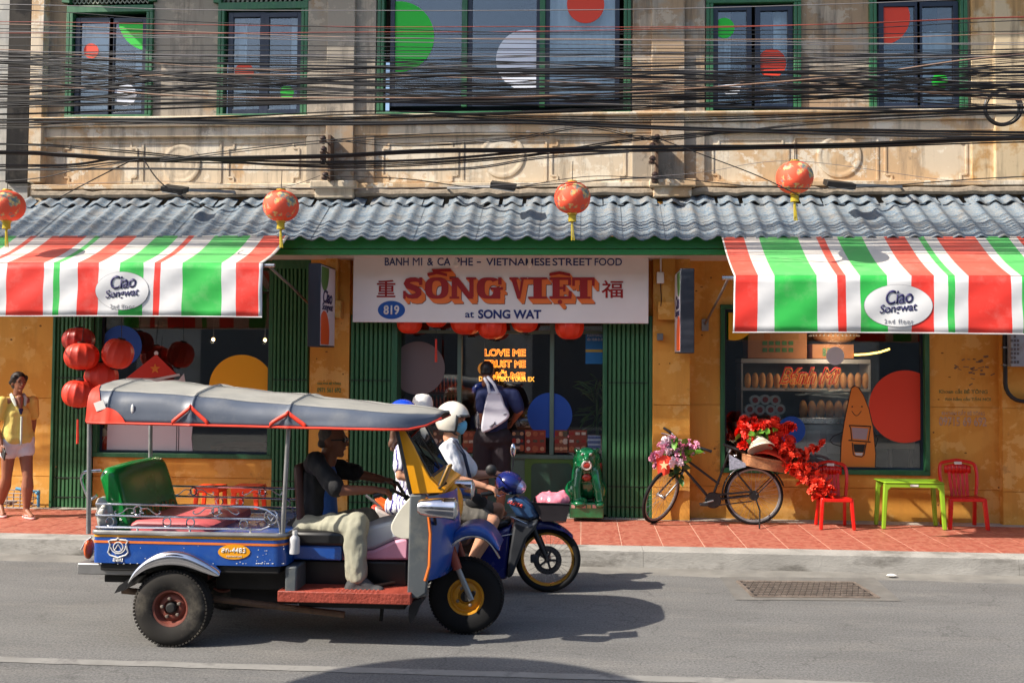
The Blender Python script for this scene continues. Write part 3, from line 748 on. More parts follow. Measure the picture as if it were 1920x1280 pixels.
# --- shopfront in the doorway
YF = 12.5
sf = MB(); xa, xb = px(748, YF), px(1137, YF)
zd = P(950, 851, YF).z; zt_ = P(950, 606, YF).z
zq = P(950, 621, YF).z
M_GRN3 = mat('grey_green_paint', (96,122,108), .5, var=.1)
sf.box(xa, xb, YF-.03, YF+.05, zd-.05, zd); sf.box(xa, xb, YF-.03, YF+.03, zq-.03, zq+.01)
for a in (862, 1035): sf.box(px(a-4,YF), px(a+4,YF), YF-.035, YF+.04, zd+.001, zt_)
shopfront = sf.build('shopfront', M_GRN3, house, bevel=.004)
MB().box(xa, xb, YF-.003, YF+.003, zd+.002, zt_).build('pane', M_GLASS, shopfront)
MB().box(xa, xb, YF, YF+.06, .18, zd-.052).build('dado_panel', M_GRN3, shopfront)
def rrect(x0, y0, x1, y1, r, Y, n=6):
    pts = []
    for cx_, cy_, a0 in ((x1-r,y0+r,-pi/2),(x1-r,y1-r,0),(x0+r,y1-r,pi/2),(x0+r,y0+r,pi)):
        for i in range(n+1): a = a0+pi/2*i/n; pts.append((cx_+r*math.cos(a), cy_+r*math.sin(a)))
    return [P(x, y, Y) for x, y in pts]
MB().prism(rrect(984,855,1082,975,10,YF-.001), (0,-.02,0)).build('panel_border', mat('olive_green_paint', (82,120,50), .5), shopfront)
MB().prism(rrect(996,868,1072,985,9,YF-.022), (0,-.006,0)).build('panel_field', mat('slate_green_paint', (58,88,72), .5), shopfront)
cs = (752, 625, 1132, 848)
sticker(784,690,50,'grey',(750,622,860,848),YF-.008,shopfront); sticker(1031,778,42,'blue',cs,YF-.012,shopfront)
MB().box(xa, xb, 12.22, YF+.06, .174, .215).build('door_step', mat('grey_step', (120,126,120), .7, var=.1), house)

# ================================================================ AWNINGS
def vinyl(name, rgb):
    return mat(name, rgb, .6, var=.05, vs=5, dirt=(214,204,190), dirt_amt=.08, ds=4, spec=.3, bump=.08, bs=6)
AW = [vinyl('awning_white', (208,208,208)), vinyl('awning_red', (224,58,48)), vinyl('awning_green', (52,176,76))]
AWT = [vinyl('sunlit_white', (208,202,194)), vinyl('sunlit_red', (220,96,80)), vinyl('sunlit_green', (92,182,100))]  # paler canopy copies: the sun's glare on the tops is put into the colour
M_NAVY = mat('navy_print', (38,34,84), .6, var=0); M_PGREY = mat('grey_print', (120,120,126), .6, var=0)
YT_, YFR = 11.25, 10.34
def awning(label, bounds, fold_y, bot_y, ends, oval, top_y=446):
    xm = sum(ends)/2; vis = min(max(xm, 250), 1640)
    zt = P(vis, top_y, YT_).z+.02; zf = P(vis, fold_y, YFR).z; zbm = P(vis, bot_y, YFR).z
    t = thing('awning', label, 'awning', (P(xm, fold_y, YFR).x, YFR, zf))
    xs = []; 
    for (a, b, c) in bounds:
        xa, xb = P(a, fold_y, YFR).x, P(b, fold_y, YFR).x; n = max(1, int((xb-xa)/.03))
        for i in range(n): xs.append((xa+(xb-xa)*i/n, xa+(xb-xa)*(i+1)/n, c))
    cols = [xs[0][0]]+[q_[1] for q_ in xs]; mi = [q_[2] for q_ in xs]
    def sheet(fn, k):
        mb = MB(); vs = []
        for j in range(k+1):
            for x in cols: vs.append(fn(x, j/k))
        W_ = len(cols); mb.v = [V(p) for p in vs]
        for j in range(k):
            for i in range(W_-1): mb.f.append([j*W_+i, j*W_+i+1, (j+1)*W_+i+1, (j+1)*W_+i]); mb.mi.append(mi[i])
        return mb
    ns = lambda x, s_: mnoise.noise(V((x*1.3, s_, xm)))
    def can(x, u): return (x, YT_+(YFR-YT_)*u, zt+(zf-zt)*u-.035*math.sin(pi*u)*(1+.4*ns(x,u))+.0)
    def val(x, u): return (x+.012*u*math.sin(x*3), YFR-.004-.03*u*0+.012*u*math.sin(x*2.6+1)+.012*u*ns(x*2,3)-.01*u+.010*math.sin(x*5-u*6)*u+.007*math.sin(x*11+u*9), zf+(zbm-zf)*u-.004*math.sin(x*1.7))
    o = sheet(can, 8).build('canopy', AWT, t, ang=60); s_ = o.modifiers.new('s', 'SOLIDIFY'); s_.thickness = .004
    v_ = sheet(val, 8).build('valance', AW, t, ang=60); s_ = v_.modifiers.new('s', 'SOLIDIFY'); s_.thickness = .003
    MB().tube([(cols[0]-.0, YFR+.03, zf-.03), (cols[-1], YFR+.03, zf-.03)], .022, 10).build('front_bar', M_GALV, t)
    hm = MB(); hm.tube([val(x, 1) for x in cols], .007, 6); hm.build('hem', AW[0], t)
    for e, s in ((cols[0], -1), (cols[-1], 1)):
        if not -7.4 < e < 6: continue
        MB().tube([(e+s*.11, YFR+.05, zf-.02), (e-s*.1, YFR+.05, zf-.02)], .022, 10).build('bar_end', M_STEEL, t)
        MB().tube([(e+s*.05, YFR+.05, zf-.03), (e+s*.03, 11.3, zf-.18), (e+s*.05, YW-.02, zf-.42)], .014, 8).build('arm', M_GALV, t)
        MB().box(e+s*.05-.04, e+s*.05+.04, YW-.03, YW, zf-.5, zf-.36).build('wall_bracket', M_GALV, t)
    # printed oval with the shop's name
    c = P(oval[0], oval[1], YFR-.03); rx, rz = oval[2]/1900*YFR, oval[3]/1900*YFR
    def on(x, z, d): return V((x, val(x, (zf-z)/(zf-zbm))[1]-d, z))
    def ovalmesh(k, d, name, m_):
        mb = MB(); vs = [on(c.x, c.z, d)]; f = []
        for r in (.15,.3,.45,.6,.75,.9,1.):
            for i in range(40): vs.append(on(c.x+rx*k*r*math.cos(2*pi*i/40), c.z+rz*k*r*math.sin(2*pi*i/40), d))
        for i in range(40):
            j = (i+1)%40; f.append((0, 1+j, 1+i))
            for r in range(6): f.append((1+r*40+i, 1+r*40+j, 1+(r+1)*40+j, 1+(r+1)*40+i))
        mb.add(vs, f); return mb.build(name, m_, v_)
    ovalmesh(1.03, .006, 'oval_print', M_PGREY); ovalmesh(1.015, .0085, 'oval_print', AW[0])
    for s_, dy, wd, hh, b, m_, sh in (('Ciao', -17, 50, 26, .014, M_NAVY, .2), ('Songwat', 6, 68, 20, .012, M_NAVY, .25), ('2nd floor', 29, 50, 8, 0, M_PGREY, 0)):
        q_ = P(oval[0]+(2 if dy < 0 else 0), oval[1]+dy, YFR-.03); q_.y = on(q_.x, q_.z, .014).y-.004
        lo = text('lettering', s_, m_, v_, q_, wd/1900*YFR, hh/1900*YFR, bold=b, shear=sh, rot=.09 if dy < 20 else 0, space=1.25 if dy > 20 else .95)
        bb = BASE[v_]
        for vv in lo.data.vertices:
            wv_ = vv.co+bb; fr_ = (q_.y-wv_.y); vv.co.y = on(wv_.x, wv_.z, .0125).y-max(0,min(.002,fr_))-bb.y
    return t
R_, G_, W_ = 1, 2, 0
bl = [(-95,-58,G_),(-58,-30,W_),(-30,-18,R_),(-18,14,W_),(14,83,R_),(83,101,W_),(101,113,G_),(113,147,W_),(147,186,R_),(186,226,W_),(226,270,G_),(270,290,W_),(290,302,R_),(302,343,W_),(343,416,G_),(416,443,W_),(443,486,R_),(486,493,W_)]
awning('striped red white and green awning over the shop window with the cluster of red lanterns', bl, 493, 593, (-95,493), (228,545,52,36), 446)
br = [(1376,1379,W_),(1379,1421,R_),(1421,1452,W_),(1452,1531,G_),(1531,1569,W_),(1569,1585,R_),(1585,1612,W_),(1612,1663,G_),(1663,1708,W_),(1708,1751,R_),(1751,1777,W_),(1777,1790,G_),(1790,1815,W_),(1815,1895,R_),(1895,1915,W_),(1915,1962,G_),(1962,1980,W_),(1980,2020,R_),(2020,2030,W_)]
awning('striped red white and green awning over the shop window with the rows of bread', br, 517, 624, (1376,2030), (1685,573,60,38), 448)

# ================================================================ SHOP SIGN
YSG = 12.0
sg = thing('shop_sign', 'long pale shop sign board reading SỐNG VIỆT over the open doorway', 'sign', (P(938,605,YSG).x, YSG, P(938,605,YSG).z))
sx0, sx1, sz0, sz1 = RC(662, 480, 1216, 605, YSG)
M_SIGN = mat('sign_panel', (236,230,224), .35, var=.04, vs=2)
MB().box(sx0, sx1, YSG, YSG+.05, sz0, sz1).build('panel', M_SIGN, sg, bevel=.004)
M_SR = mat('sign_red', (158,14,8), .5, var=0); M_SO = mat('sign_orange', (240,122,46), .5, var=0); M_SK = mat('sign_black', (30,20,20), .5, var=0); M_SB = mat('sign_blue', (22,44,108), .5, var=0); M_SBL = mat('sign_bright_blue', (10,78,158), .5, var=0)
def sgp(x, y): return P(x, y, YSG)
def st(s_, x0, x1, y, h, m_, b=.02): text('lettering', s_, m_, sg, sgp((x0+x1)/2, y)-V((0,.0015,0)), (x1-x0)/1900*YSG, h/1900*YSG, bold=b, th=.003)
for s_, a_, b_, y_, h_ in (('BÁNH',721,767,488.5,19),('MÌ',774,792,488.5,19),('&',801,812.5,491,14),('CÀ',820,845,488.5,19),('PHÊ',853,887,488.5,19),('-',894,902,491.5,2.5),('VIETNAMESE',911,1032,491,14),('STREET',1036,1110,491,14),('FOOD',1115,1166,491,14)): st(s_, a_, b_, y_, h_, M_SB, 0 if s_ == 'MÌ' else .011)
st('at', 872, 889, 590, 11, M_SB, .012); st('SONG WAT', 896, 1015, 589, 17, M_SB, .035)
st('重', 706, 742, 541, 33, M_SR, .012); st('福', 1128, 1168, 542, 33, M_SR, .012)
MB().prism([sgp(734+25.5*math.cos(2*pi*i/48), 581+17*math.sin(2*pi*i/48)) for i in range(48)], (0,-.003,0)).build('number_plate', M_SBL, sg)
text('lettering', '819', M_WHITE, sg, sgp(734,581)-V((0,.005,0)), 30/1900*YSG, 18/1900*YSG, bold=.03, th=.002)
def ribbon(path, hw):
    out = []; n = len(path)
    for i in range(n):
        a, b = path[max(0,i-1)], path[min(n-1,i+1)]; d = V((b[0]-a[0], b[1]-a[1])); d = d.normalized() if d.length else V((1,0)); nrm = V((-d.y, d.x))
        h = hw[i] if isinstance(hw, list) else hw
        out.append((V(path[i])+nrm*h, V(path[i])-nrm*h))
    return [[tuple(out[i][0]), tuple(out[i+1][0]), tuple(out[i+1][1]), tuple(out[i][1])] for i in range(n-1)]
def ring(a0, a1, rx, ry, ix, iy, cx_=.5, cy_=.5, n=28, p=.72):
    f = lambda t, r: (math.copysign(abs(math.cos(t))**p, math.cos(t))*r, )
    se = lambda t, a, b: (cx_+a*math.copysign(abs(math.cos(t))**p, math.cos(t)), cy_+b*math.copysign(abs(math.sin(t))**p, math.sin(t)))
    ts = [a0+(a1-a0)*i/n for i in range(n+1)]
    return [[se(ts[i],rx,ry), se(ts[i+1],rx,ry), se(ts[i+1],ix,iy), se(ts[i],ix,iy)] for i in range(n)]
bx = lambda x0, x1, y0, y1: [(x0,y0),(x1,y0),(x1,y1),(x0,y1)]
LET = {
 'O': ring(0, 2*pi, .5, .5, .2, .34),
 'S': ribbon([(.9,.74),(.8,.86),(.62,.9),(.4,.89),(.24,.83),(.19,.72),(.26,.61),(.45,.54),(.63,.48),(.78,.38),(.79,.25),(.68,.14),(.48,.1),(.28,.12),(.13,.25)], [.05,.09,.1,.11,.13,.15,.15,.14,.14,.15,.15,.13,.1,.09,.05])+[bx(.82,.97,.64,1.0), bx(.02,.15,0,.37)],
 'N': [bx(.08,.28,.08,.92), bx(.74,.9,.08,.92), [(.04,1),(.32,1),(.9,0),(.68,0)], bx(0,.36,0,.1), bx(.62,1,.9,1), bx(0,.2,.9,1)],
 'G': ring(.25*pi, 1.9*pi, .47, .5, .17, .36, .47, .5)+[bx(.64,.9,0,.42), bx(.52,1,.42,.54), bx(.82,.95,.66,1)],
 'V': [[(.1,.93),(.38,.93),(.62,.1),(.6,0),(.44,0)], [(.68,.93),(.8,.93),(.6,0),(.5,.1)], bx(0,.5,.9,1), bx(.6,1,.9,1)],
 'I': [bx(.28,.72,.09,.91), bx(0,1,.9,1), bx(0,1,0,.1)],
 'E': [bx(.14,.46,.09,.91), bx(0,.96,.88,1), bx(0,.98,0,.12), bx(.84,.97,.64,.88), bx(.86,1,.1,.36), bx(.46,.68,.44,.56), bx(.62,.72,.34,.66)],
 'T': [bx(.34,.68,.09,.9), bx(0,1,.87,1), bx(.2,.82,0,.1), bx(0,.12,.6,.88), bx(.88,1,.6,.88)],
}
def letter(ch, x0, x1, y0=520, y1=560, extra=()):
    mb = MB(); polys = [[(x0+(x1-x0)*u, y1-(y1-y0)*v_) for u, v_ in p] for p in LET[ch]]+list(extra)
    k = 0
    for p in polys:
        for (dx, dy, d0, d1, m_) in [(9,10.5,.0,.002,2)]+[(8*i/5,9.5*i/5,.0035+(5-i)*.0016,.0035+(5-i)*.0016+.0012,1) for i in range(5,0,-1)]+[(0,0,.0135,.016,0)]:
            e = k*.00002
            mb.prism([P(x+dx, y+dy, YSG-d0-e) for x, y in p], (0,-(d1-d0),0), m_)
        k += 1
    return mb.build('letter', [M_SR, M_SO, M_SK], sg, smooth=False)
letter('S', 755, 793); letter('O', 797, 841, extra=[[(802,518),(801,512),(819,508),(838,513),(838,518),(819,514)], [(812,510),(809,504.5),(845,503),(847,509)]])
letter('N', 843, 893); letter('G', 894, 943)
letter('V', 955, 989); letter('I', 990, 1026); letter('E', 1030, 1072, extra=[[(1030,517.5),(1030,512),(1049,508.5),(1069,512.5),(1069,518),(1049,514)], [(1050+4.2*math.cos(2*pi*i/12), 566+4.2*math.sin(2*pi*i/12)) for i in range(12)]])
letter('T', 1073, 1115)

# blade signs
def blade(label, cx_, x_face, y0, y1, side):
    Yf = 11.35; 
    xa, xb, za, zb_ = RC(cx_[0], y0, cx_[1], y1, Yf)
    t = thing('projecting_sign', label, 'sign', (xa, Yf, za))
    Yb = 12.05
    MB().box(xa, xb, Yf, Yb, za, zb_).build('casing', mat('sign_charcoal', (40,44,54), .45, var=.06), t, bevel=.008)
    xs_ = xb+.002 if side > 0 else xa-.002
    fc = MB(); fc.box(xs_-.001, xs_+.001, Yf+.02, Yb-.02, za+.02, zb_-.02); f = fc.build('face', mat('sign_face_white', (214,212,222), .4, var=.03), t)
    for (zc_, r, m_) in ((zb_-.08, .16, mat('blob_green', (70,120,50), .5, var=0)), (za+.14, .2, mat('blob_orange', (226,90,34), .5, var=0))):
        pts = [V((xs_+side*.002, max(Yf+.03, min(Yb-.03, (Yf+.18)+r*math.cos(2*pi*i/30)*1.2)), max(za+.03, min(zb_-.03, zc_+r*1.4*math.sin(2*pi*i/30))))) for i in range(30)]
        MB().prism(pts, (side*.002,0,0)).build('colour_patch', m_, t, smooth=False)
    rgt = (0,1,0) if side > 0 else (0,-1,0)
    cm = V((xs_+side*.003, (Yf+Yb)/2-.02, (za+zb_)/2+.05))
    text('lettering', 'Ciao', M_NAVY, t, cm+V((0,0,.06)), .42, .16, right=rgt, bold=.03, shear=.2); text('lettering', 'Songwat', M_NAVY, t, cm-V((0,0,.07)), .5, .11, right=rgt, bold=.02, shear=.25)
    MB().tube([(xa+(xb-xa)/2, Yb, (za+zb_)/2+.2), (xa+(xb-xa)/2, YP, (za+zb_)/2+.2)], .02).build('bracket', M_BLACK, t)
blade('charcoal edged projecting sign with white face on the pillar by the lantern window', (577,600), 600, 493, 650, 1)
blade('charcoal edged projecting sign with white face above the bicycle', (1276,1302), 1276, 503, 662, -1)

# ================================================================ LANTERNS
def lantmat():
    mt = mat('lantern_red_print', (240,90,60), .7, var=.06, vs=4)
    n = mt.node_tree; L = n.links; b = n.nodes['Principled BSDF']; src = b.inputs['Base Color'].links[0].from_socket
    tc = n.nodes.new('ShaderNodeTexCoord'); v = n.nodes.new('ShaderNodeTexNoise'); v.inputs['Scale'].default_value = 9; v.inputs['Detail'].default_value = 5; v.inputs['Roughness'].default_value = .7; L.new(tc.outputs['Object'], v.inputs['Vector'])
    r = n.nodes.new('ShaderNodeMapRange'); r.inputs[1].default_value = .5; r.inputs[2].default_value = .56; L.new(v.outputs[0], r.inputs[0])
    sp = n.nodes.new('ShaderNodeSeparateXYZ'); L.new(tc.outputs['Object'], sp.inputs[0])
    ab = n.nodes.new('ShaderNodeMath'); ab.operation = 'LESS_THAN'; ab.inputs[1].default_value = -.05; L.new(sp.outputs['Y'], ab.inputs[0])
    mu = n.nodes.new('ShaderNodeMath'); mu.operation = 'MULTIPLY'; L.new(r.outputs[0], mu.inputs[0]); L.new(ab.outputs[0], mu.inputs[1])
    rp = n.nodes.new('ShaderNodeValToRGB'); e = rp.color_ramp.elements; e[0].position = .4; e[0].color = srgb((110,130,130)); e[1].position = .6; e[1].color = srgb((232,196,120)); v2 = n.nodes.new('ShaderNodeTexNoise'); v2.inputs['Scale'].default_value = 22; L.new(tc.outputs['Object'], v2.inputs['Vector']); L.new(v2.outputs[0], rp.inputs[0])
    mx = n.nodes.new('ShaderNodeMix'); mx.data_type = 'RGBA'; L.new(mu.outputs[0], mx.inputs[0]); L.new(src, mx.inputs[6]); L.new(rp.outputs[0], mx.inputs[7]); L.new(mx.outputs[2], b.inputs['Base Color']); b.inputs['Subsurface Weight'].default_value = 0
    return mt
M_LAN = lantmat(); M_GOLD = mat('gold_trim', (214,176,60), .4, metal=.3, var=.1); M_TASS = mat('yellow_tassel', (212,190,60), .8, var=.1)
M_LAN2 = mat('silk_lantern_red', (222,56,34), .5, var=.12, vs=6, spec=.6); M_LAN3 = mat('dark_silk_lantern', (168,30,22), .42, var=.12, vs=6, spec=.6)
def lantern_a(label, cx_, cy_, Y, r=.19):
    c = P(cx_, cy_, Y); t = thing('paper_lantern', label, 'lantern', c, 'festival lanterns strung along the street front')
    b = MB(); prof = []
    for i in range(49):
        a = pi*(i/48); rr = r*math.sin(a)**.8 if 0 < i < 48 else 0; rr = max(.045, rr)
        prof.append((rr*(1-.02*(i%2)), -.86*r*math.cos(a)))
    b.lathe(prof, c, (0,0,1), 32, cap=False); b.build('shade', M_LAN, t, ang=80)
    for s in (-1, 1): MB().lathe([(.05,0),(.052,.02),(.045,.03)], c+V((0,0,s*.86*r-.015)), (0,0,1), 18).build('cap', M_GOLD, t)
    MB().tube([c+V((0,0,.86*r+.01)), c+V((.005,0,.86*r+.22))], .004, 5).build('hanger', M_BLACK, t)
    ts = MB(); zc_ = c.z-.86*r-.01
    for i in range(22):
        a = 2*pi*i/22; rr = .034; ts.tube([(c.x+rr*math.cos(a), c.y+rr*math.sin(a), zc_), (c.x+rr*1.1*math.cos(a), c.y+rr*1.1*math.sin(a), zc_-.075)], .0055, 4)
    ts.build('fringe', M_TASS, t)
    ts = MB()
    for i in range(8): a = 2*pi*i/8; ts.tube([(c.x+.008*math.cos(a), c.y+.008*math.sin(a), zc_), (c.x+.01*math.cos(a), c.y+.01*math.sin(a), zc_-.12), (c.x+.018*math.cos(a)+.01, c.y+.014*math.sin(a), zc_-.27)], .0035, 4)
    ts.build('tassel', M_TASS, t)
    return t
lantern_a('round red printed lantern at the corner by the stained downpipe', 13, 386, 10.5)
lantern_a('round red printed lantern hanging at the end of the awning beside the sign', 527, 386, 10.5)
lantern_a('round red printed lantern hanging in front of the roof above the shop sign', 1073, 371, 10.5)
lantern_a('round red printed lantern hung highest, in front of the medallion above the bread window', 1490, 333, 10.5)

def lantern_b(label, cx_, cy_, Y, rpx, sq=.8, m_=None, tilt=0, tass=True, grp='silk lanterns clustered by the folding shutter', cord=.35):
    c = P(cx_, cy_, Y); r = rpx/1900*Y
    t = thing('silk_lantern', label, 'lantern', c, grp)
    b = MB(); n = 72; prof = []; rt = Matrix.Rotation(tilt, 3, 'Y'); vs = []; k = 18
    for i in range(k+1):
        a = pi*i/k
        for j in range(n):
            ph = 2*pi*j/n; rr = r*max(.2, math.sin(a)**.7)*(1-.07*abs(math.cos(ph*6))**.6*(1 if 1 < i < k-1 else .3)+.015*mnoise.noise(V((ph*2,a*3,cx_))))
            vs.append(c+rt @ V((rr*math.cos(ph), rr*math.sin(ph), -r*sq*math.cos(a))))
    b.add(vs, [(i*n+j, i*n+(j+1)%n, (i+1)*n+(j+1)%n, (i+1)*n+j) for i in range(k) for j in range(n)]); b.build('shade', m_ or M_LAN2, t, ang=80)
    for s in (-1, 1): MB().lathe([(r*.24,0),(r*.24,.03)], c+rt @ V((0,0,s*r*sq-.015)), rt @ V((0,0,1)), 18).build('cap', M_DARK, t)
    MB().tube([c+rt @ V((0,0,r*sq)), c+V((.03,0,r*sq+cord))], .004, 5).build('cord', M_BLACK, t)
    if tass:
        z = c.z-r*sq; MB().tube([(c.x,c.y,z),(c.x,c.y,z-.16)], .003, 5).build('tassel_cord', M_BLACK, t); MB().tube([(c.x,c.y,z-.14),(c.x+.003,c.y,z-.42)], [.012,.016], 8).build('tassel', M_LAN2, t)
    return t
lantern_b('dark red silk lantern, topmost of the cluster by the folding shutter', 147, 637, 11.6, 31, .75, M_LAN3, tass=False)
lantern_b('wide red silk lantern just below the topmost one of the cluster', 153, 668, 11.4, 33, .78, tass=False)
lantern_b('pleated red silk lantern of the cluster in front of the blue window circle', 221, 663, 11.5, 30, .95, M_LAN2, tilt=.25, tass=False)
lantern_b('red silk lantern of the cluster half hidden behind the three wheeler roof', 190, 706, 11.6, 32, .85, tass=False)
lantern_b('lowest red silk lantern of the cluster with a long tassel', 147, 738, 11.4, 31, .84, tilt=.12)
grp = 'silk lanterns under the shop sign'
M_LAN4 = mat('lit_silk_lantern', (214,52,22), .45, var=.1, vs=6, emit=(226,50,14), es=.03)
for (x, y, r, l) in ((768,606,24,'dim red lantern behind the sign nearest the folded shutter of the pillar'),(818,596,22,'small red lantern under the sign above the shop mullion'),(874,603,30,'red lantern under the sign beside the neon lettering'),(923,613,28,'ribbed orange red lantern under the sign above the neon LOVE ME'),(984,602,26,'red lantern under the sign between the neon and the second mullion'),(1068,613,28,'ribbed orange red lantern under the sign before the blue poster')):
    lantern_b(l, x, y, 12.2, r, .82, M_LAN4, tass=(x in (818,)), grp=grp, cord=.2)

# ================================================================ LIGHT FITTINGS, WALL BOXES
def flood(label, x0, x1, y0, y1, ax):
    a = P((x0+x1)/2, (y0+y1)/2, 11.630)
    t = thing('floodlight', label, 'floodlight', a, 'floodlights on arms above the shop roof')
    wd = (x1-x0)/1900*11.630
    MB().obox(a, (wd/2,0,-.02), (0,.1,.03), (.004,-.005,.03)).build('lamp_head', M_BLACK, t, bevel=.006)
    MB().obox(a+V((0,-.02,-.045)), (wd/2-.02,0,-.02), (0,.085,.025), (0,-.001,.004)).build('lamp_glass', mat('dull_glass', (150,155,160), .2, var=0), t)
    MB().bar(a+V((wd/2*(1 if ax > (x0+x1)/2 else -1)*.3,.05,0)), P(ax, y1-2, 11.980), .035, .03).build('arm', M_GALV, t)
    MB().tube([P(ax, y1-2, 11.980), P(ax, y1+2, YU-.1)], .014).build('stay', M_GALV, t)
flood('black floodlight on a long arm above the lantern window awning', 306, 350, 347, 362, 440)
flood('black floodlight on an arm above the shop sign', 920, 968, 342, 354, 840)
flood('black floodlight with a bird shaped knob above the bread window', 1548, 1600, 339, 352, 1690)
ib = thing('insulator_rack', 'rusty insulator rack holding cables on the pilaster beside the two shuttered windows', 'cable bracket', P(622,300,11.880))
ib2 = thing('insulator_rack', 'tangled insulator rack holding cables on the pilaster beside the wide window', 'cable bracket', P(1232,300,11.880))
M_RST = mat('rusty_iron', (96,74,58), .8, var=.3, vs=20)
for t, xx, ys in ((ib, 612, (262,282,300,330)), (ib2, 1230, (260,275,300,330,336))):
    MB().box(px(xx-2,12.030), px(xx+3,12.030), 12.000, 12.230, P(xx,340,12.030).z, P(xx,254,12.030).z).build('upright', M_RST, t)
    for y in ys:
        c = P(xx-2+5*math.sin(y), y, 11.900); d = MB(); d.lathe([(.03,-.05),(.04,-.03),(.025,-.01),(.042,.01),(.03,.04),(.015,.05)], c, (.25,0,1), 12); d.build('insulator', mat('glazed_brown', (60,44,38), .3, var=.1), t)
        MB().tube([c+V((0,0,0)), c+V((.04,.12,-.02))], .012, 6).build('pin', M_RST, t)
cc = thing('cable_coil', 'black coil of spare cable hanging by the rust streaked pilaster', 'cable coil', P(1881,200,11.480))
c = P(1881,202,11.480); cm_ = MB()
for k in range(5): cm_.torus(c+V((random.uniform(-.012,.012),random.uniform(-.03,.03),random.uniform(-.012,.012))), (random.uniform(-.08,.08),1,random.uniform(-.08,.08)), .185+random.uniform(-.012,.012), .009, 40, 6)
cm_.build('loop', M_BLACK, cc)
mb_ = thing('meter_box', 'pale grey wall box with worn poster at the far end of the orange wall', 'wall box', P(1905,655,12.130))
MB().box(P(1893,655,12.100).x, P(1975,655,12.100).x, 12.060, 12.210, P(1905,687,12.100).z, P(1905,600,12.100).z).build('box', mat('pale_grey_metal', (150,158,166), .5, var=.1, dirt=(110,95,80), dirt_amt=.5, ds=7), mb_, bevel=.006)
pp = MB()
for i in range(8):
    for j in range(3):
        if random.random() < .7: a, b, c, d = RC(1895+j*6, 620+i*8, 1899+j*6, 625+i*8, 12.055); pp.box(a, b, 12.055, 12.059, c, d)
tag(pp.build('poster_print', mat('faded_poster_print', (96,92,92), .7), mb_), kind='stuff')
cd = thing('conduit', 'thick black cable bending down the orange wall under the meter box', 'cable', P(1885,700,12.180))
MB().tube([P(1884,560,12.180), P(1884,640,12.180), P(1885,700,12.180)]+[P(1918-33*math.cos(a), 718+34*math.sin(a), 12.180) for a in (0,.3,.6,.9,1.2,1.5)]+[P(1990,755,12.180)], .024, 10).build('cable', M_BLACK, cd)
for y in (622,651,684): MB().box(P(1879,y,12.180).x, P(1890,y,12.180).x, 12.148, 12.220, P(1884,y+1.5,12.180).z, P(1884,y-1.5,12.180).z).build('clip', M_STEEL, cd)
jb = thing('junction_box', 'small white junction box with cable beside the sign', 'junction box', P(1238,522,12.030))
MB().box(*RC(1232,510,1245,531,12.000)[:2], 11.980, 12.080, *RC(1232,510,1245,531,12.000)[2:]).build('box', M_WHITE, jb, bevel=.006); MB().tube([P(1239,478,12.020), P(1239,511,12.020)], .01).build('pipe', M_WHITE, jb); MB().tube([P(1238,530,12.020),P(1240,560,12.040),P(1237,600,12.080)], .005).build('wire', M_BLACK, jb)
ws = thing('wall_switch', 'small grey metal box on the pillar under the junction box', 'switch box', P(1238,632,12.100))
MB().box(*RC(1232,625,1243,638,12.100)[:2], 12.060, 12.125, *RC(1232,625,1243,638,12.100)[2:]).build('box', mat('grey_box', (100,104,104), .5, var=.1), ws, bevel=.005)
for x, lab in ((855, 'white globe bulb hanging before the sign above the word SỐNG'), (993, 'white globe bulb hanging before the sign above the word VIỆT')):
    c = P(x, 497, 11.78); t = thing('hanging_bulb', lab, 'light bulb', c, 'bulbs hanging before the shop sign')
    MB().ell(c, .033, 14, 10).build('bulb', mat('bulb_white', (230,228,220), .3, var=0), t); MB().lathe([(.018,.02),(.02,.06),(.012,.08)], c, (0,0,1), 12).build('socket', M_WHITE, t); MB().tube([c+V((0,0,.07)), c+V((0,0,.16))], .003).build('flex', M_WHITE, t)
M_BULB = mat('warm_bulb', (255,220,170), .4, var=0, emit=(255,196,120), es=6)
for x, y, Y, lab in ((400,636,12.9,'small warm lit bulb inside the lantern window, closer to the middle of the pane'),(497,637,12.9,'small warm lit bulb inside the lantern window near its shutter')):
    c = P(x, y, Y); t = thing('pendant_bulb', lab, 'light bulb', c, 'lit bulbs inside the lantern window'); MB().ell(c, .022, 10, 8).build('bulb', M_BULB, t); pl_l = bpy.data.lights.new('bulb_light', 'POINT'); pl_l.energy = 5; pl_l.color = (1,.75,.5); pl_l.shadow_soft_size = .03; po_ = bpy.data.objects.new('bulb_light', pl_l); COL.objects.link(po_); po_.parent = t; po_.location = (0,-.04,-.03); MB().tube([c+V((0,0,.02)), c+V((0,0,.9))], .004).build('flex', M_BLACK, t)
# stencilled notices on the walls
M_STG = mat('stencil_green', (60,120,70), .8, var=.2); M_STL = mat('stencil_pale', (188,160,140), .8, var=.2, dirt=(200,130,60), dirt_amt=.8, ds=9); M_STG2 = mat('stencil_grey_green', (120,130,80), .8, var=.2, dirt=(200,130,60), dirt_amt=.7, ds=9)
for s_, x, y, wd, h, m_, Y in (('GỌI PHÁ BÊ TÔNG', 617, 719, 46, 6, M_STG, YP), ('0971 561 692', 617, 731, 46, 9, M_STG, YP), ('Khoan cắt BÊ TÔNG', 1806, 733, 86, 9, M_STG2, YW), ('Rút hầm cầu TẬN NƠI', 1815, 748, 80, 9, M_STG2, YW), ('KHOAN CẮT BÊ TÔNG', 1806, 773, 76, 10, M_STL, YW), ('09715 69 692', 1805, 790, 84, 17, M_STL, YW)):
    text('stencil_lettering', s_, m_, house, P(x, y, Y)-V((0,.001,0)), wd/1900*Y, h/1900*Y, bold=.02, th=.0015)
pl = MB()
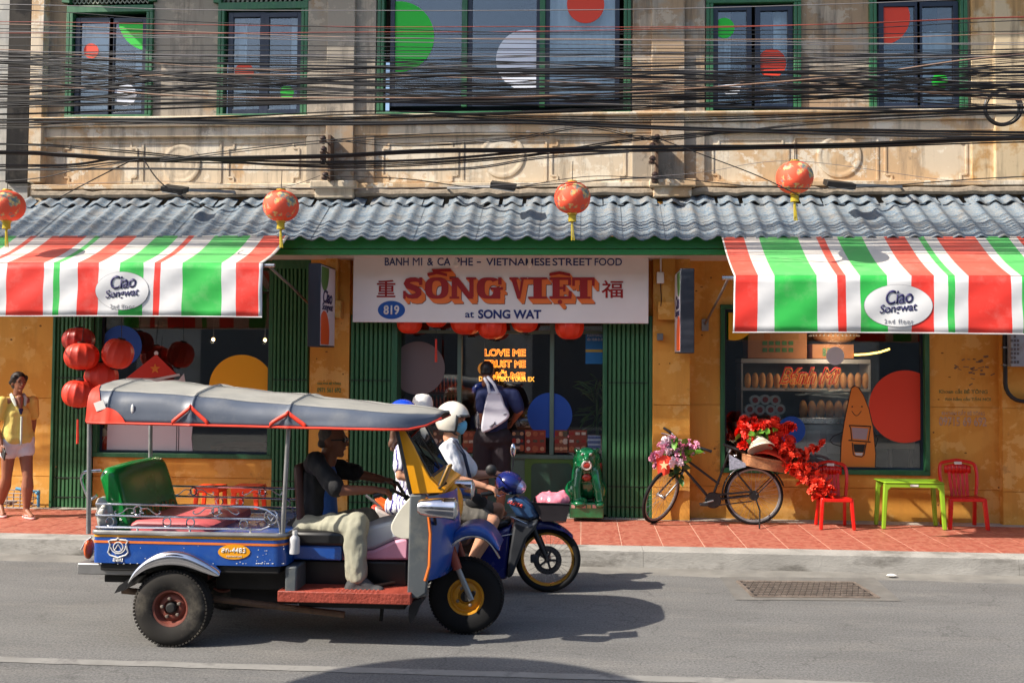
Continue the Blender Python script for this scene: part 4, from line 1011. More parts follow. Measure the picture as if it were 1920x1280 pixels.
for i in range(26):
    x = random.gauss(1825, 22); y = random.gauss(690, 12); a = random.uniform(-.6,.6); c = P(x, y, YW-.0015)
    pl.obox(c, V((math.cos(a),0,math.sin(a)))*random.uniform(.008,.035), (0,.001,0), V((-math.sin(a),0,math.cos(a)))*random.uniform(.004,.014))
tag(pl.build('paint_chip', mat('bare_plaster_chip', (132,104,80), .9), house), kind='stuff')
pl = MB()
for i in range(70):
    x = random.choice([random.uniform(-20,105), random.uniform(587,655), random.uniform(1225,1345), random.uniform(1750,1880)]); y = random.uniform(490,960); Y = YP if (x < 110 or 580 < x < 660) else (YP-.1 if 1222 < x < 1290 else YW)
    pl.ell(P(x, y, Y-.001), (random.uniform(.006,.02), .002, random.uniform(.004,.014)), 8, 4)
tag(pl.build('paint_chip', mat('dark_paint_chip', (130,86,40), .9), house), kind='stuff')

# ================================================================ CABLES
M_CB = mat('cable_black', (26,25,26), .6, var=.1, vs=3); M_CG = mat('cable_grey', (120,116,116), .6, var=.1); M_CR = mat('cable_red', (140,62,48), .6, var=.15); M_CT = mat('cable_tan', (150,120,100), .6, var=.1)
CAB = {'b': (M_CB, 'thin black cable of the sagging run across the upper windows', 'thin black cables across the facade'), 'g': (M_CG, 'pale grey wire strung level across the upper windows', 'pale grey wires across the facade'), 'r': (M_CR, 'reddish brown wire strung across the upper windows', 'reddish wires across the facade'), 't': (M_CT, 'tan telephone wire among the black cables', 'tan wires across the facade'), 'k': (M_CB, 'thick black cable of the heavy bundle below the window sills', 'thick black cables below the sills')}
def cable(pts, r, kind, Y):
    """pts: picture heights at fixed x, run at distance Y"""
    if pts[0][0] <= -30: pts = [(pts[0][0]-700, pts[0][1]+4)]+list(pts)
    if pts[-1][0] >= 1960: pts = list(pts)+[(pts[-1][0]+700, pts[-1][1]-2)]
    w_ = [P(x, y, Y) for x, y in pts]; out = []
    n = 7
    for i in range(len(w_)-1):
        p0, p1, p2, p3 = w_[max(0,i-1)], w_[i], w_[i+1], w_[min(len(w_)-1,i+2)]
        for j in range(n):
            t = j/n; out.append(.5*((2*p1)+(p2-p0)*t+(2*p0-5*p1+4*p2-p3)*t*t+(3*p1-p0-3*p2+p3)*t**3))
    out.append(w_[-1])
    m_, lb, gr = CAB[kind]
    o = MB().tube(out, r, 5, caps=False).build('cable', m_, base=w_[len(w_)//2], ang=80); tag(o, lb, 'cable', gr); return o
rc = random.Random(11)
def run(y0, y1, y2, r, kind, Y, wob=3.):
    xs_ = (-40, 350, 700, 960, 1250, 1600, 1970); pts = []
    for x in xs_:
        u = (x+40)/2010; y = (1-u)**2*y0+2*u*(1-u)*(2*y1-.5*(y0+y2))+u*u*y2+rc.uniform(-wob, wob); pts.append((x, y))
    cable(pts, r, kind, Y)
for y0, y1, y2, k in ((8,20,-5,'g'),(40,52,34,'r'),(52,66,60,'b'),(60,82,80,'g'),(62,58,30,'r'),(72,74,85,'g'),(85,90,94,'b'),(96,108,104,'g'),(18,60,38,'b'),(100,96,110,'b'),(44,74,62,'t')): run(y0, y1, y2, .0045, k, rc.uniform(10.2,10.9), 2)
for i in range(54):
    y0 = rc.uniform(92,214); y2 = rc.uniform(96,205); ym = (y0+y2)/2*.35+150*.65+rc.uniform(-38,44)
    run(y0, ym, y2, rc.choice((.004,.0045,.005,.006,.0075)), rc.choice('bbbbbbbbbbbbbbbbbgt'), rc.uniform(10.1,11.0), rc.uniform(2,9))
for y0, y1, y2 in ((106,132,138),(180,196,212),(214,186,170),(160,168,160),(196,190,178)): run(y0, y1, y2, .011, 'b', rc.uniform(10.2,10.8), 2)
def thick(pts, n, r, spread, kind='k'):
    Y = rc.uniform(10.3,10.7)
    for i in range(n):
        o = rc.uniform(-spread, spread); cable([(x, y+o+rc.uniform(-.35,.35)*spread) for x, y in pts], r*rc.uniform(.7,1.2), kind, Y+rc.uniform(-.05,.05))
thick([(-40,228),(150,226),(260,227),(480,230),(720,232),(960,229),(1250,240),(1600,250),(1970,256)], 4, .013, 3)
thick([(-40,226),(200,222),(480,226),(800,214),(1200,200),(1500,182),(1970,158)], 3, .007, 6)
thick([(-40,238),(180,232),(420,222),(700,212),(1000,222),(1300,226),(1640,215),(1970,205)], 4, .007, 6)
thick([(-40,286),(120,290),(250,298),(480,296),(640,292),(800,284),(1000,282),(1250,280),(1450,276),(1600,272),(1970,258)], 4, .013, 3)
thick([(-40,314),(130,311),(240,299),(420,303),(640,305),(830,300),(1060,282),(1300,276),(1600,274),(1970,262)], 4, .010, 4)
thick([(-40,270),(200,282),(480,308),(700,312),(960,296),(1200,262),(1500,244),(1970,250)], 2, .007, 3)
thick([(-40,318),(260,316),(560,318),(860,316),(1010,296),(1180,284)], 2, .006, 4)
thick([(620,264),(760,274),(960,262),(1100,240),(1230,262),(1400,246),(1600,228),(1970,214)], 3, .005, 6, 'b')
thick([(-40,342),(150,318),(260,300)], 1, .006, 1); thick([(110,372),(190,330),(250,300)], 1, .006, 1); thick([(610,330),(760,336),(900,352),(1040,346),(1230,334),(1420,350),(1600,352),(1970,330)], 1, .006, 1, 'b')
thick([(1240,262),(1320,292),(1420,330),(1500,368)], 1, .006, 1); thick([(960,352),(1100,330),(1235,334)], 1, .005, 1, 'b'); thick([(270,300),(310,350),(400,395)], 1, .006, 1, 'b')
thick([(300,300),(600,266),(900,250),(1230,256)], 2, .005, 4, 'b'); thick([(600,330),(560,345),(527,352)], 1, .004, 1, 'b'); thick([(13,352),(300,340),(527,352),(800,352),(1073,340),(1300,325),(1490,302),(1800,340),(1970,330)], 1, .004, 0, 'g')

# ================================================================ THREE-WHEELED TAXI
YN, YC, YFF = 7.1, 7.65, 8.2
tk = thing('three_wheeler', 'blue open three wheeled taxi with grey canvas roof and yellow windscreen frame driving past', 'auto rickshaw', (P(540,1143,YC).x, YC, 0))
M_BLUE = mat('taxi_blue_paint', (18,74,158), .3, var=.1, vs=3, coat=.5, dirt=(60,100,160), dirt_amt=.3, ds=9)
M_YEL = mat('taxi_yellow_paint', (232,158,14), .4, var=.08, vs=4, coat=.2); M_ORG = mat('taxi_orange_stripe', (226,120,50), .45, var=.1)
M_CHR = mat('chrome', (215,215,220), .14, metal=1, var=.08, vs=10); M_TYRE = mat('tyre_rubber', (48,46,44), .85, var=.2, vs=7, dirt=(104,98,88), dirt_amt=.5, ds=5, spec=.2)
M_TYREB = mat('clean_tyre_rubber', (26,26,27), .8, var=.12, vs=7, spec=.25)
M_RIMR = mat('rusty_red_rim', (120,62,50), .6, var=.2, vs=14, dirt=(60,44,38), dirt_amt=.5, ds=9); M_RIMY = mat('yellow_rim', (200,138,24), .45, var=.12)
M_CHAS = mat('greasy_chassis', (22,21,21), .7, var=.2); M_GRYP = mat('grey_cowl_paint', (84,90,94), .45, var=.12, vs=4, dirt=(120,120,112), dirt_amt=.4, ds=6)
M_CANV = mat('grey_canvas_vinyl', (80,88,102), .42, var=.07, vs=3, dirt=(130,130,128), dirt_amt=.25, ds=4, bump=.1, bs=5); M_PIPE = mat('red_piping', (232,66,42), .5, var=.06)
M_VGRN = mat('green_vinyl', (16,122,50), .22, var=.06, vs=3, spec=.6); M_PNK = mat('pink_seat_vinyl', (206,96,100), .45, var=.08); M_LIL = mat('lilac_grey_vinyl', (186,194,204), .5, var=.06); M_PINK2 = mat('pink_panel', (222,160,186), .5, var=.06)
M_REDF = mat('red_floor_plate', (150,62,46), .6, var=.2, vs=14, bump=.6, bs=50); M_CRM = mat('cream_vinyl', (212,208,192), .5, var=.05); M_BLKV = mat('black_vinyl', (24,24,26), .4, var=.08)

def wheel(c, R, wd, rim_r, rimm, tyrem, parent, lugs=4, deep=.3, treads=True):
    w_ = part_empty('wheel', parent); c = V(c); ax = (0,-1,0); h = wd/2
    t = MB(); prof = [(rim_r,-h*.75),(rim_r*1.12,-h*.95),(R*.78,-h*1.02),(R*.93,-h*.9),(R*.985,-h*.6),(R,-h*.3),(R,h*.3),(R*.985,h*.6),(R*.93,h*.9),(R*.78,h*1.02),(rim_r*1.12,h*.95),(rim_r,h*.75)]
    t.lathe(prof, c, ax, 56, cap=False)
    if treads:
        for k in range(64):
            a = 2*pi*k/64
            for s in (-1, 1):
                d = V((math.cos(a),0,math.sin(a))); tg = V((-math.sin(a),0,math.cos(a)))
                t.obox(c+d*(R*.972)+V((0,s*h*.74,0)), tg*R*.03, V((0,h*.17,0))+d*(-.004*s*0), d*R*.02)
        for s in (-.28,.28): t.lathe([(R*1.0,s*h-.004),(R*1.008,s*h-.003),(R*1.008,s*h+.003),(R,s*h+.004)], c, ax, 56, cap=False)
    t.build('tyre', tyrem, w_, ang=50)
    r = MB(); o = h*.8
    r.lathe([(rim_r*1.06,o*.98),(rim_r*1.03,o*1.06),(rim_r*.93,o*1.0),(rim_r*.88,o*.55),(rim_r*.8,o*deep),(rim_r*.62,o*(deep+.3)),(rim_r*.45,o*(deep+.32)),(rim_r*.42,o*deep),(.001,o*deep)], c, ax, 40, cap=False)
    r.lathe([(rim_r*1.06,-o*.98),(rim_r*.9,-o*.9),(rim_r*.6,-o*.6),(.001,-o*.6)], c, ax, 40, cap=False)
    r.build('rim', rimm, w_, ang=45)
    hb = MB(); hb.lathe([(rim_r*.3,o*deep),(rim_r*.3,o*(deep+.5)),(rim_r*.22,o*(deep+.7)),(.001,o*(deep+.72))], c, ax, 20)
    hb.build('hub', M_CHAS, w_)
    for k in range(lugs):
        a = 2*pi*k/lugs+.5; n_ = MB(); n_.lathe([(.013,o*deep),(.013,o*(deep+.55)),(.008,o*(deep+.62))], c+V((math.cos(a),0,math.sin(a)))*rim_r*.53, ax, 6); n_.build('lug_nut', M_IRON, w_)
    return w_
RW = .272
cw = P(325,1142,7.12)
wheel((cw.x,7.125,RW), RW, .155, .125, M_RIMR, M_TYRE, tk, 5)
wheel((cw.x,8.19,RW), RW, .155, .125, M_RIMR, M_TYRE, tk, 5, treads=False)
cf = P(875,1115,YC); RFW = .281
wheel((cf.x,YC,RFW), RFW, .14, .132, M_RIMY, M_TYREB, tk, 4, .5)

# bed
bx0, bx1, bz0, bz1 = RC(173,1001,535,1058,YN)
b = MB(); r = .09
pl_ = []
for cx_, cy_, a0 in ((bx1-r,YN+r,-pi/2),(bx1-r,YFF-r,0),(bx0+.04,YFF-.04,pi/2),(bx0+.04,YN+.04,pi)):
    rr = r if cx_ > bx0+.06 else .04
    for i in range(7): a = a0+pi/2*i/6; pl_.append((cx_+rr*math.cos(a), cy_+rr*math.sin(a)))
b.prism([(x,y,bz0) for x,y in pl_], (0,0,bz1-bz0)); b.build('bed', M_BLUE, tk)
def band(za, zb_, off, name, m_):
    mb = MB(); cen = ((bx0+bx1)/2, (YN+YFF)/2); o = [(x+(off if x > cen[0] else -off), y+(off if y > cen[1] else -off)) for x,y in pl_]; n = len(o)
    vs = [(x,y,za) for x,y in o]+[(x,y,zb_) for x,y in o]; mb.add(vs, [(i,(i+1)%n,n+(i+1)%n,n+i) for i in range(n)]); mb.build(name, m_, tk)
hh = bz1-bz0
band(bz1-.03, bz1-.012, .003, 'stripe', M_YEL); band(bz1-.072, bz1-.055, .003, 'stripe', M_ORG)
rimb = MB(); rimb.tube([(x,y,bz1+.002) for x,y in pl_], .017, 8, closed=True); rimb.build('bed_rim', M_GALV, tk)
# emblem, number plate oval
em = MB()
def es(pts, w_=.006): em.tube([P(x,y,YN-.004) for x,y in pts], w_, 5)
for s in (-1,1):
    es([(221.5,1007),(221.5+s*3,1011),(221.5+s*14,1012),(221.5+s*18,1014),(221.5+s*15,1020),(221.5+s*17,1029),(221.5+s*19,1035),(221.5+s*15,1040),(221.5+s*6,1043),(221.5,1045)])
es([(221.5+9*math.cos(a*.2618),1025+9*math.sin(a*.2618)) for a in range(25)], .004); es([(221.5+14*math.cos(a*.2),1023+14*math.sin(a*.2)) for a in range(0,16)], .004)
es([(215,1031),(221.5,1020),(228,1031)], .0045)
em.build('emblem', M_WHITE, tk)
text('lettering', 'สสน', M_WHITE, tk, P(221,1049,YN-.004), 20/1900*YN, 7/1900*YN, bold=.03)
MB().prism([P(439+30*math.cos(2*pi*i/40), 1034+14*math.sin(2*pi*i/40), YN-.002) for i in range(40)], (0,-.003,0)).build('number_oval', M_YEL, tk)
text('lettering', 'สก-4483', M_WHITE, tk, P(438,1031,YN-.006), 47/1900*YN, 10/1900*YN, bold=.015)
text('lettering', 'กรุงเทพมหานคร', M_WHITE, tk, P(439,1043,YN-.006), 30/1900*YN, 4/1900*YN)
ch = MB()
rr_ = random.Random(4)
for i in range(70):
    x = rr_.choice([rr_.uniform(480,533), rr_.uniform(180,530)]); y = rr_.choice([rr_.uniform(1022,1058), 1056]); ch.ell(P(x,y,YN-.0015 if x < 512 else YN+.02), (rr_.uniform(.002,.007),.0012,rr_.uniform(.0015,.004)), 6, 4)
tag(ch.build('paint_chip', M_WHITE, tk), kind='stuff')
# bumper, tail lamp
a = RC(146,1056,275,1077,YN+.06); bp = MB(); bp.box(a[0], a[1], YN+.05, YFF-.02, a[2], a[3]); bp.build('bumper', M_GALV, tk, bevel=.008)
MB().ell(P(167,1028,YN+.12), (.03,.06,.075), 12, 8).build('tail_lamp', mat('amber_lens', (214,90,40), .25, var=.05), tk); MB().ell(P(167,1028,YN+.12)+V((0,.85,0)), (.03,.06,.075), 12, 8).build('tail_lamp', MATS['amber_lens'], tk)
MB().tube([P(152,1030,YN+.1), P(160,1015,YN+.1), P(172,1006,YN+.1)], .007).build('tailgate_latch', M_STEEL, tk)
# rear mudguard
def guard(pts, Ya, Yb, lip, name, m_, parent=tk):
    mb = MB(); n = len(pts); vs = []
    for i, (x, y) in enumerate(pts):
        p = P(x, y, Ya); k = lip*math.sin(pi*min(1,max(0,(i+.6)/(n-.0))))**.6
        vs += [(p.x, Yb, p.z), (p.x, Ya+.03, p.z+.004), (p.x, Ya, p.z-.012), (p.x, Ya-.008, p.z-k)]
    f = []
    for i in range(n-1):
        for j in range(3): f.append((i*4+j, i*4+j+1, i*4+j+5, i*4+j+4))
    mb.add(vs, f); o = mb.build(name, m_, parent, ang=70); s = o.modifiers.new('s','SOLIDIFY'); s.thickness = .004; return o
def sp(pts, n=5):
    out = []
    for i in range(len(pts)-1):
        p = [V(pts[max(0,min(len(pts)-1,i+k))]) for k in (-1,0,1,2)]
        for j in range(n):
            t = j/n; q_ = .5*((2*p[1])+(p[2]-p[0])*t+(2*p[0]-5*p[1]+4*p[2]-p[3])*t*t+(3*p[1]-p[0]-3*p[2]+p[3])*t**3); out.append(tuple(q_))
    out.append(tuple(pts[-1])); return out
guard(sp([(240,1088),(252,1068),(273,1049),(298,1038),(325,1035),(352,1040),(378,1052),(398,1064),(412,1074)]), YN-.07, YN+.14, .085, 'mudguard', M_CHR)
MB().prism([P(x,y,YN-.04) for x,y in ((214,1112),(222,1098),(250,1078),(264,1080),(246,1096),(232,1106))], (0,.2,0)).build('mud_flap', M_BLACK, tk)
us = MB()
for (x0,y0,x1,y1,ya,yb) in ((195,1078,300,1092,7.25,8.1),(405,1062,540,1105,7.3,8.05),(430,1100,520,1140,7.4,7.9),(530,1060,560,1115,7.25,8.1),(560,1128,760,1140,7.3,8.0)):
    c = RC(x0,y0,x1,y1,ya); us.box(c[0],c[1],ya,yb,max(c[2],.14),c[3])
us.box(bx0+.05, bx1-.05, YN+.02, YFF-.02, bz0-.06, bz0-.001)
us.build('chassis', M_CHAS, tk, bevel=.01)
MB().tube([(cw.x,7.1,RW),(cw.x,8.2,RW)], .04).build('axle', M_CHAS, tk)
MB().lathe([(.001,-.25),(.07,-.24),(.08,-.1),(.08,.1),(.06,.2),(.001,.21)], (cw.x+.62,7.75,.24), (1,0,0), 16).build('gearbox', mat('oily_metal', (52,50,48), .5, metal=.5), tk)
MB().tube([(cw.x+1.2,7.3,.2),(cw.x+.2,7.28,.3),(cw.x-.45,7.28,.34)], .025).build('exhaust', M_RST, tk)
MB().tube([P(352,1085,7.3),P(248,1088,7.3)], .02).build('spring_leaf', M_CHAS, tk)
MB().tube([P(717,1135,7.5),P(714,1163,7.5)], .014).build('prop_stand', M_CHAS, tk)
# seat
def pillow(pts, Ya, Yb, name, m_, bulge=.03):
    mb = MB(); pts = [V((p.x,0,p.z)) for p in pts]; c = sum(pts, V())/len(pts); n = len(pts); rings = []
    prof = [(0,.8),(.02,.94),(.06,1.0),(.3,1.0+bulge),(.5,1.0+bulge*1.3),(.7,1.0+bulge),(.94,1.0),(.98,.94),(1,.8)]
    vs = [V((p.x-c.x,0,p.z-c.z))*k+V((c.x, Ya+(Yb-Ya)*t, c.z)) for t, k in prof for p in pts]
    f = [(i*n+j, i*n+(j+1)%n, (i+1)*n+(j+1)%n, (i+1)*n+j) for i in range(len(prof)-1) for j in range(n)]
    f += [tuple(reversed(range(n))), tuple(range((len(prof)-1)*n, len(prof)*n))]
    mb.add(vs, f); return mb.build(name, m_, tk, ang=50)
Ys = 7.2
pillow([P(x,y,Ys) for x,y in sp([(184,892),(190,880),(202,877),(214,886),(226,920),(240,975),(248,1000),(226,1004),(212,985),(196,935),(184,892)])[:-1]], Ys, 8.12, 'seat_back', M_VGRN)
text('lettering', 'THAILAND', mat('gold_stencil', (150,110,30), .6, var=.3, vs=30), tk, P(292,955,7.65)+V((.03,0,0)), .62, .1, right=V((0,1,0)), up=V((-.3,0,1)), bold=.02, shear=.3)
pillow([P(x,y,Ys) for x,y in ((232,986),(250,976),(380,978),(396,986),(398,1004),(232,1004))], Ys, 8.12, 'seat_cushion', M_PNK, .01)
# rails and scrolls
def rails(Yr, parent):
    r_ = part_empty('side_rail', parent); o = lambda x, y: P(x, y, YN+.02)+V((0,Yr-YN-.02,0))
    tb = MB()
    for pts in ([(180,944),(300,946),(480,950),(500,955),(518,968),(524,985),(526,1001)], [(180,965),(340,969),(496,973)], [(180,987),(340,989),(490,992),(506,986)]): tb.tube([o(x,y) for x,y in pts], .0085, 8)
    tb.build('rail_bar', M_CHR, r_)
    for x in (258,356,470): MB().tube([o(x,989),o(x,1003)], .008).build('rail_post', M_CHR, r_)
    for x,y,rad in ((258,956,8),(405,958,8),(206,977,8),(313,978,8),(357,979,8),(457,982,8),(508,969,13)):
        k = MB(); k.torus(o(x,y), (0,1,0), rad/1900*YN, .0055, 20, 6)
        k.build('ring', M_CHR, r_)
    for cx_ in (258,405):
        for s in (-1,1):
            k = MB(); pts = [(cx_+s*(10+6*math.cos(a)*1.0), 957-5*math.sin(a)) for a in (pi*1.6,pi*1.2,pi*.8,pi*.4)]+[(cx_+s*20,953),(cx_+s*30,961),(cx_+s*38,964)]+[(cx_+s*(40+3*math.sin(a)), 960+3*math.cos(a)) for a in (0,1,2,3)]
            k.tube([o(x,y) for x,y in sp(pts,3)], .0045, 6); k.build('scroll', M_CHR, r_)
    k = MB(); k.tube([o(x,y) for x,y in sp([(508,976),(502,968),(503,963),(508,966),(513,963),(514,968),(508,976)],3)], .004, 6); k.build('heart', M_CHR, r_)
rails(YN+.02, tk); rails(YFF-.03, tk)
MB().tube([P(x,y,7.2) for x,y in sp([(182,928),(168,935),(158,915),(153,898),(157,886),(172,883),(190,882)],4)], .011, 8).build('grab_handle', M_CHR, tk)
# canopy roof
top = [(158,792),(160,758),(168,736),(186,720),(214,712),(300,715),(400,724),(520,737),(640,750),(740,760),(800,766),(830,771)]
def interp(tab, x):
    for (a, ya), (c, yc) in zip(tab, tab[1:]):
        if a <= x <= c: return ya+(yc-ya)*(x-a)/(c-a)
    return tab[0][1] if x < tab[0][0] else tab[-1][1]
bot = [(160,790),(168,791),(300,794),(540,800),(762,805),(790,800),(815,788)]
PROF = [(1,0),(.985,.2),(.965,.4),(.93,.58),(.87,.72),(.80,.79),(.66,.85),(.48,.92),(.25,.98),(0,1)]
def roof_sec(x):
    near = P(x, interp(bot,x), YN-.03); xc = 1094-(1094-x)*(YN-.03)/7.5
    zt2 = max(P(xc, interp(top,xc), 7.5).z, near.z+.012); hw_ = .58*(1-max(0,(x-715)/103)**2.2*.62); return near.x, near.z, zt2, hw_
def roof_pt(x, k, side, off=0):
    X_, zb2, zt2, hw_ = roof_sec(x); i0 = min(int(k), len(PROF)-2); t = k-i0; a, b = PROF[i0], PROF[i0+1]; py = a[0]+(b[0]-a[0])*t; pz_ = a[1]+(b[1]-a[1])*t
    sag = .010*math.sin(x*.052)*(1 if k < 4.5 else .5)*(k/9)+.010*mnoise.noise(V((x*.02,k*.35,side)))*(1 if k > .5 else 0)
    rid = .014*math.exp(-((x-358)/5.)**2)+.010*math.exp(-((x-540)/5.)**2)+.01*math.exp(-((x-200)/6.)**2)
    e = V((0,py*side*-1,pz_*.6+.15)).normalized()*(off+rid*min(1,k/2)+sag)
    return V((X_, YC+side*hw_*py, zb2+(zt2-zb2)*pz_))+e*V((1,-1,1)) if False else V((X_, YC+side*(hw_*py+off*max(.2,py)+(rid+sag)*py), zb2+(zt2-zb2)*pz_+(off+rid+sag)*(.3+.7*pz_)*(1 if k > .5 else 0)))
secs = [160,163,168,175,184,194,198,200,202,206,222,240,265,290,315,335,350,354,358,362,366,385,410,435,460,485,510,532,536,540,544,548,570,600,630,660,690,720,745,762,775,790,803,815]
ks = [0,.5,1,1.5,2,2.5,3,3.5,4,4.5,5,6,7,8,9]; NK = len(ks)
mb = MB(); mb2 = MB()
for side in (-1,1):
    o0 = len(mb.v); o2 = len(mb2.v)
    for x in secs:
        for k in ks: mb.v.append(roof_pt(x,k,side)); mb2.v.append(roof_pt(x,k,side))
    for i in range(len(secs)-1):
        for q in range(NK-1):
            a_ = i*NK+q; f_ = [a_,a_+1,a_+NK+1,a_+NK] if side > 0 else [a_,a_+NK,a_+NK+1,a_+1]
            if ks[q] < 4.5: mb.f.append([o0+z_ for z_ in f_]); mb.mi.append(0)
            else: mb2.f.append([o2+z_ for z_ in f_]); mb2.mi.append(0)
n0 = len(mb.v)
endv = [roof_pt(160,k,-1) for k in ks]+[roof_pt(160,k,1) for k in reversed(ks[:-1])]
mb.v += endv; mb.f.append(list(range(n0,n0+len(endv)))); mb.mi.append(0)
ro = mb.build('canopy_side', M_CANV, tk, ang=60); s = ro.modifiers.new('s','SOLIDIFY'); s.thickness = .008
ro = mb2.build('canopy_top', mat('sunlit_canvas', (150,148,140), .6, var=.1, vs=3, dirt=(120,120,118), dirt_amt=.4, ds=4, bump=.1, bs=5), tk, ang=60); s = ro.modifiers.new('s','SOLIDIFY'); s.thickness = .008  # top is a paler copy of the canvas, sunlight put into its colour
# red vinyl corner patches at the tail of the roof
for side in (-1,1):
    cp = MB(); nx_, nk_ = 14, 10
    for i in range(nx_+1):
        u = i/nx_; x = 160.5+36*u; km = 6.2*(1-u**1.3)
        for q in range(nk_+1): cp.v.append(roof_pt(x, km*q/nk_, side, .007))
    for i in range(nx_):
        for q in range(nk_): a_ = i*(nk_+1)+q; cp.f.append([a_,a_+1,a_+nk_+2,a_+nk_+1]); cp.mi.append(0)
    cp.build('corner_patch', M_PIPE, tk, ang=70)
    cp = MB(); 
    for i in range(13):
        u = i/12; x = 176+60*u
        for q in range(4): cp.v.append(roof_pt(x, 1.7*math.sin(pi*(.15+.85*u))**.8*q/3, side, .008))
    for i in range(12):
        for q in range(3): a_ = i*4+q; cp.f.append([a_,a_+1,a_+5,a_+4]); cp.mi.append(0)
    cp.build('corner_patch', M_PIPE, tk, ang=70)
for side in (-1,1):
    MB().tube([roof_pt(x,0,side,.004)+V((0,0,-.004)) for x in secs[1:]], .009, 8).build('piping', M_PIPE, tk)
    for xc_ in (357,540):
        c_ = MB()
        for s in (-1,1):
            pts = [roof_pt(xc_+s*34*(1-t_/6), .2+1.9*t_/6, side, .012) for t_ in range(7)]
            vs = []
            for p_ in pts: vs += [p_+V((0,0,.017)), p_-V((0,0,.017))]
            c_.add(vs, [(2*q,2*q+2,2*q+3,2*q+1) for q in range(6)])
        o_ = c_.build('corner_tab', M_PIPE, tk); s_m = o_.modifiers.new('s','SOLIDIFY'); s_m.thickness = .004
for x in (358,540,200):
    MB().tube([roof_pt(x,k,-1,.004) for k in (1,1.5,2,2.5,3,3.5,4,4.5,5,6,7,8,9)], .0025, 5).build('roof_seam', mat('seam_grey', (92,98,108), .6), tk)
MB().obox(roof_pt(186,1.9,-1,.014), (.035,0,.012), (0,.003,0), (-.012,0,.03)).build('roof_sticker', M_WHITE, tk); MB().ell(roof_pt(246,1.7,-1,.002), (.012,.008,.035), 8, 6).build('canvas_patch', M_WHITE, tk)
for Yr in (YN+.03, YFF-.03):
    o = lambda x,y: P(x,y,YN+.03)+V((0,Yr-YN-.03,0))
    MB().tube([o(168,793),o(166,1000)], .017, 10).build('roof_post', M_GALV, tk); MB().tube([o(541,803),o(530,1000)], .017, 10).build('roof_post', M_GALV, tk)
    MB().tube([o(744,806),o(770,926)], .014, 10).build('roof_post', M_BLACK, tk)
fr_ = MB()
for x in (300,420,650,750): fr_.tube([(P(x,795,7.1).x, YC-.53*math.cos(pi*k/12), P(x,interp(bot,x)-2,7.1).z+(.15 if x<500 else .07)*math.sin(pi*k/12)**.6) for k in range(13)], .01, 6)
fr_.build('roof_hoop', M_BLACK, tk)
# floor, driver seat, console
a = RC(520,1110,770,1131,YN+.03); MB().box(a[0],a[1],YN+.03,YFF-.03,a[2],a[3]).build('floor', M_REDF, tk, bevel=.006)
q_ = MB()
for i in range(10): 
    for j in range(3): q_.ell((a[0]+.42+i*.032, YN+.06+j*.03, a[3]+.001), (.01,.006,.005), 6, 4)
tag(q_.build('tread_stud', M_REDF, tk), kind='stuff')
def bpx(x0,y0,x1,y1,ya,yb,name,m_,bev=.012):
    c = RC(x0,y0,x1,y1,ya); return MB().box(c[0],c[1],ya,yb,c[2],c[3]).build(name, m_, tk, bevel=bev)
bpx(534,1062,556,1112,YN+.04,8.1,'side_step',M_GRYP)
bpx(556,1051,762,1112,7.38,7.95,'engine_box',M_BLKV)
bpx(548,1022,640,1050,7.3,8.0,'seat_base',M_BLUE)
bpx(544,996,650,1024,7.28,8.02,'driver_seat',M_BLKV,.03)
c = [P(x,y,7.45) for x,y in ((548,872),(566,868),(574,1000),(556,1004))]; MB().prism(c, (0,.45,0)).build('driver_backrest', mat('brown_vinyl', (70,38,30), .5, var=.1), tk, bevel=.03)
MB().prism([P(x,y,7.4) for x,y in ((622,1020),(640,1000),(738,976),(760,980),(764,1008),(740,1012),(700,1030),(660,1036))], (0,.5,0)).build('console_top', M_LIL, tk, bevel=.025)
MB().prism([P(x,y,7.39) for x,y in ((618,1050),(625,1026),(660,1037),(700,1031),(740,1013),(766,1008),(766,1050))], (0,.52,0)).build('console_side', M_PINK2, tk, bevel=.02)
MB().prism([P(x,y,7.24) for x,y in sp([(771,930),(754,948),(742,966),(733,986),(738,1002),(752,1010),(771,1010)],4)], (0,.3,0)).build('knee_shield', M_CRM, tk, bevel=.02)
# front cowl
M_WGL = glassmat('tinted_windscreen', (.45,.47,.5), .9, .12)
Yq0, Yq1 = 7.18, 8.12
def prof(pts, ya, yb, name, m_, bev=.02, inset=None): return MB().prism([P(x,y,Yq0)+V((0,ya-Yq0,0)) for x,y in pts], (0,yb-ya,0)).build(name, m_, tk, bevel=bev)
sideY = [(744,806),(757,805),(775,836),(793,873),(806,896),(820,911),(832,917),(831,924),(773,926),(762,888)]
prof(sideY, Yq0, Yq0+.035, 'windscreen_frame', M_YEL, .006); prof(sideY, Yq1-.035, Yq1, 'windscreen_frame', M_YEL, .006)
prof([(804,897),(808,893),(822,908),(836,916),(832,926),(806,926)], Yq0+.036, Yq1-.036, 'windscreen_base', M_YEL, .008)
prof([(744,806),(757,805),(761,813),(748,814)], Yq0+.036, Yq1-.036, 'windscreen_header', M_BLACK, .006)
prof([(759,813),(761.5,813),(806,893),(803,894)], Yq0+.037, Yq1-.037, 'windscreen_glass', M_WGL, 0)
for yy in (Yq0+.036, Yq1-.07):
    MB().tube([P(x,y,Yq0)+V((0,yy-Yq0+.018,0)) for x,y in ((757,808),(763,818),(785,858),(802,889),(812,902))], .014, 6).build('rubber_seal', M_BLACK, tk)
MB().tube([P(808,896,Yq0)+V((0,.05,0)), P(808,896,Yq0)+V((0,.88,0))], .012, 6).build('rubber_seal', M_BLACK, tk)
MB().tube([P(806,890,Yq0)+V((0,.5,0)), P(787,855,Yq0)+V((.02,.35,0)), P(770,825,Yq0)+V((.02,.3,0))], .007, 6).build('wiper', M_BLACK, tk)
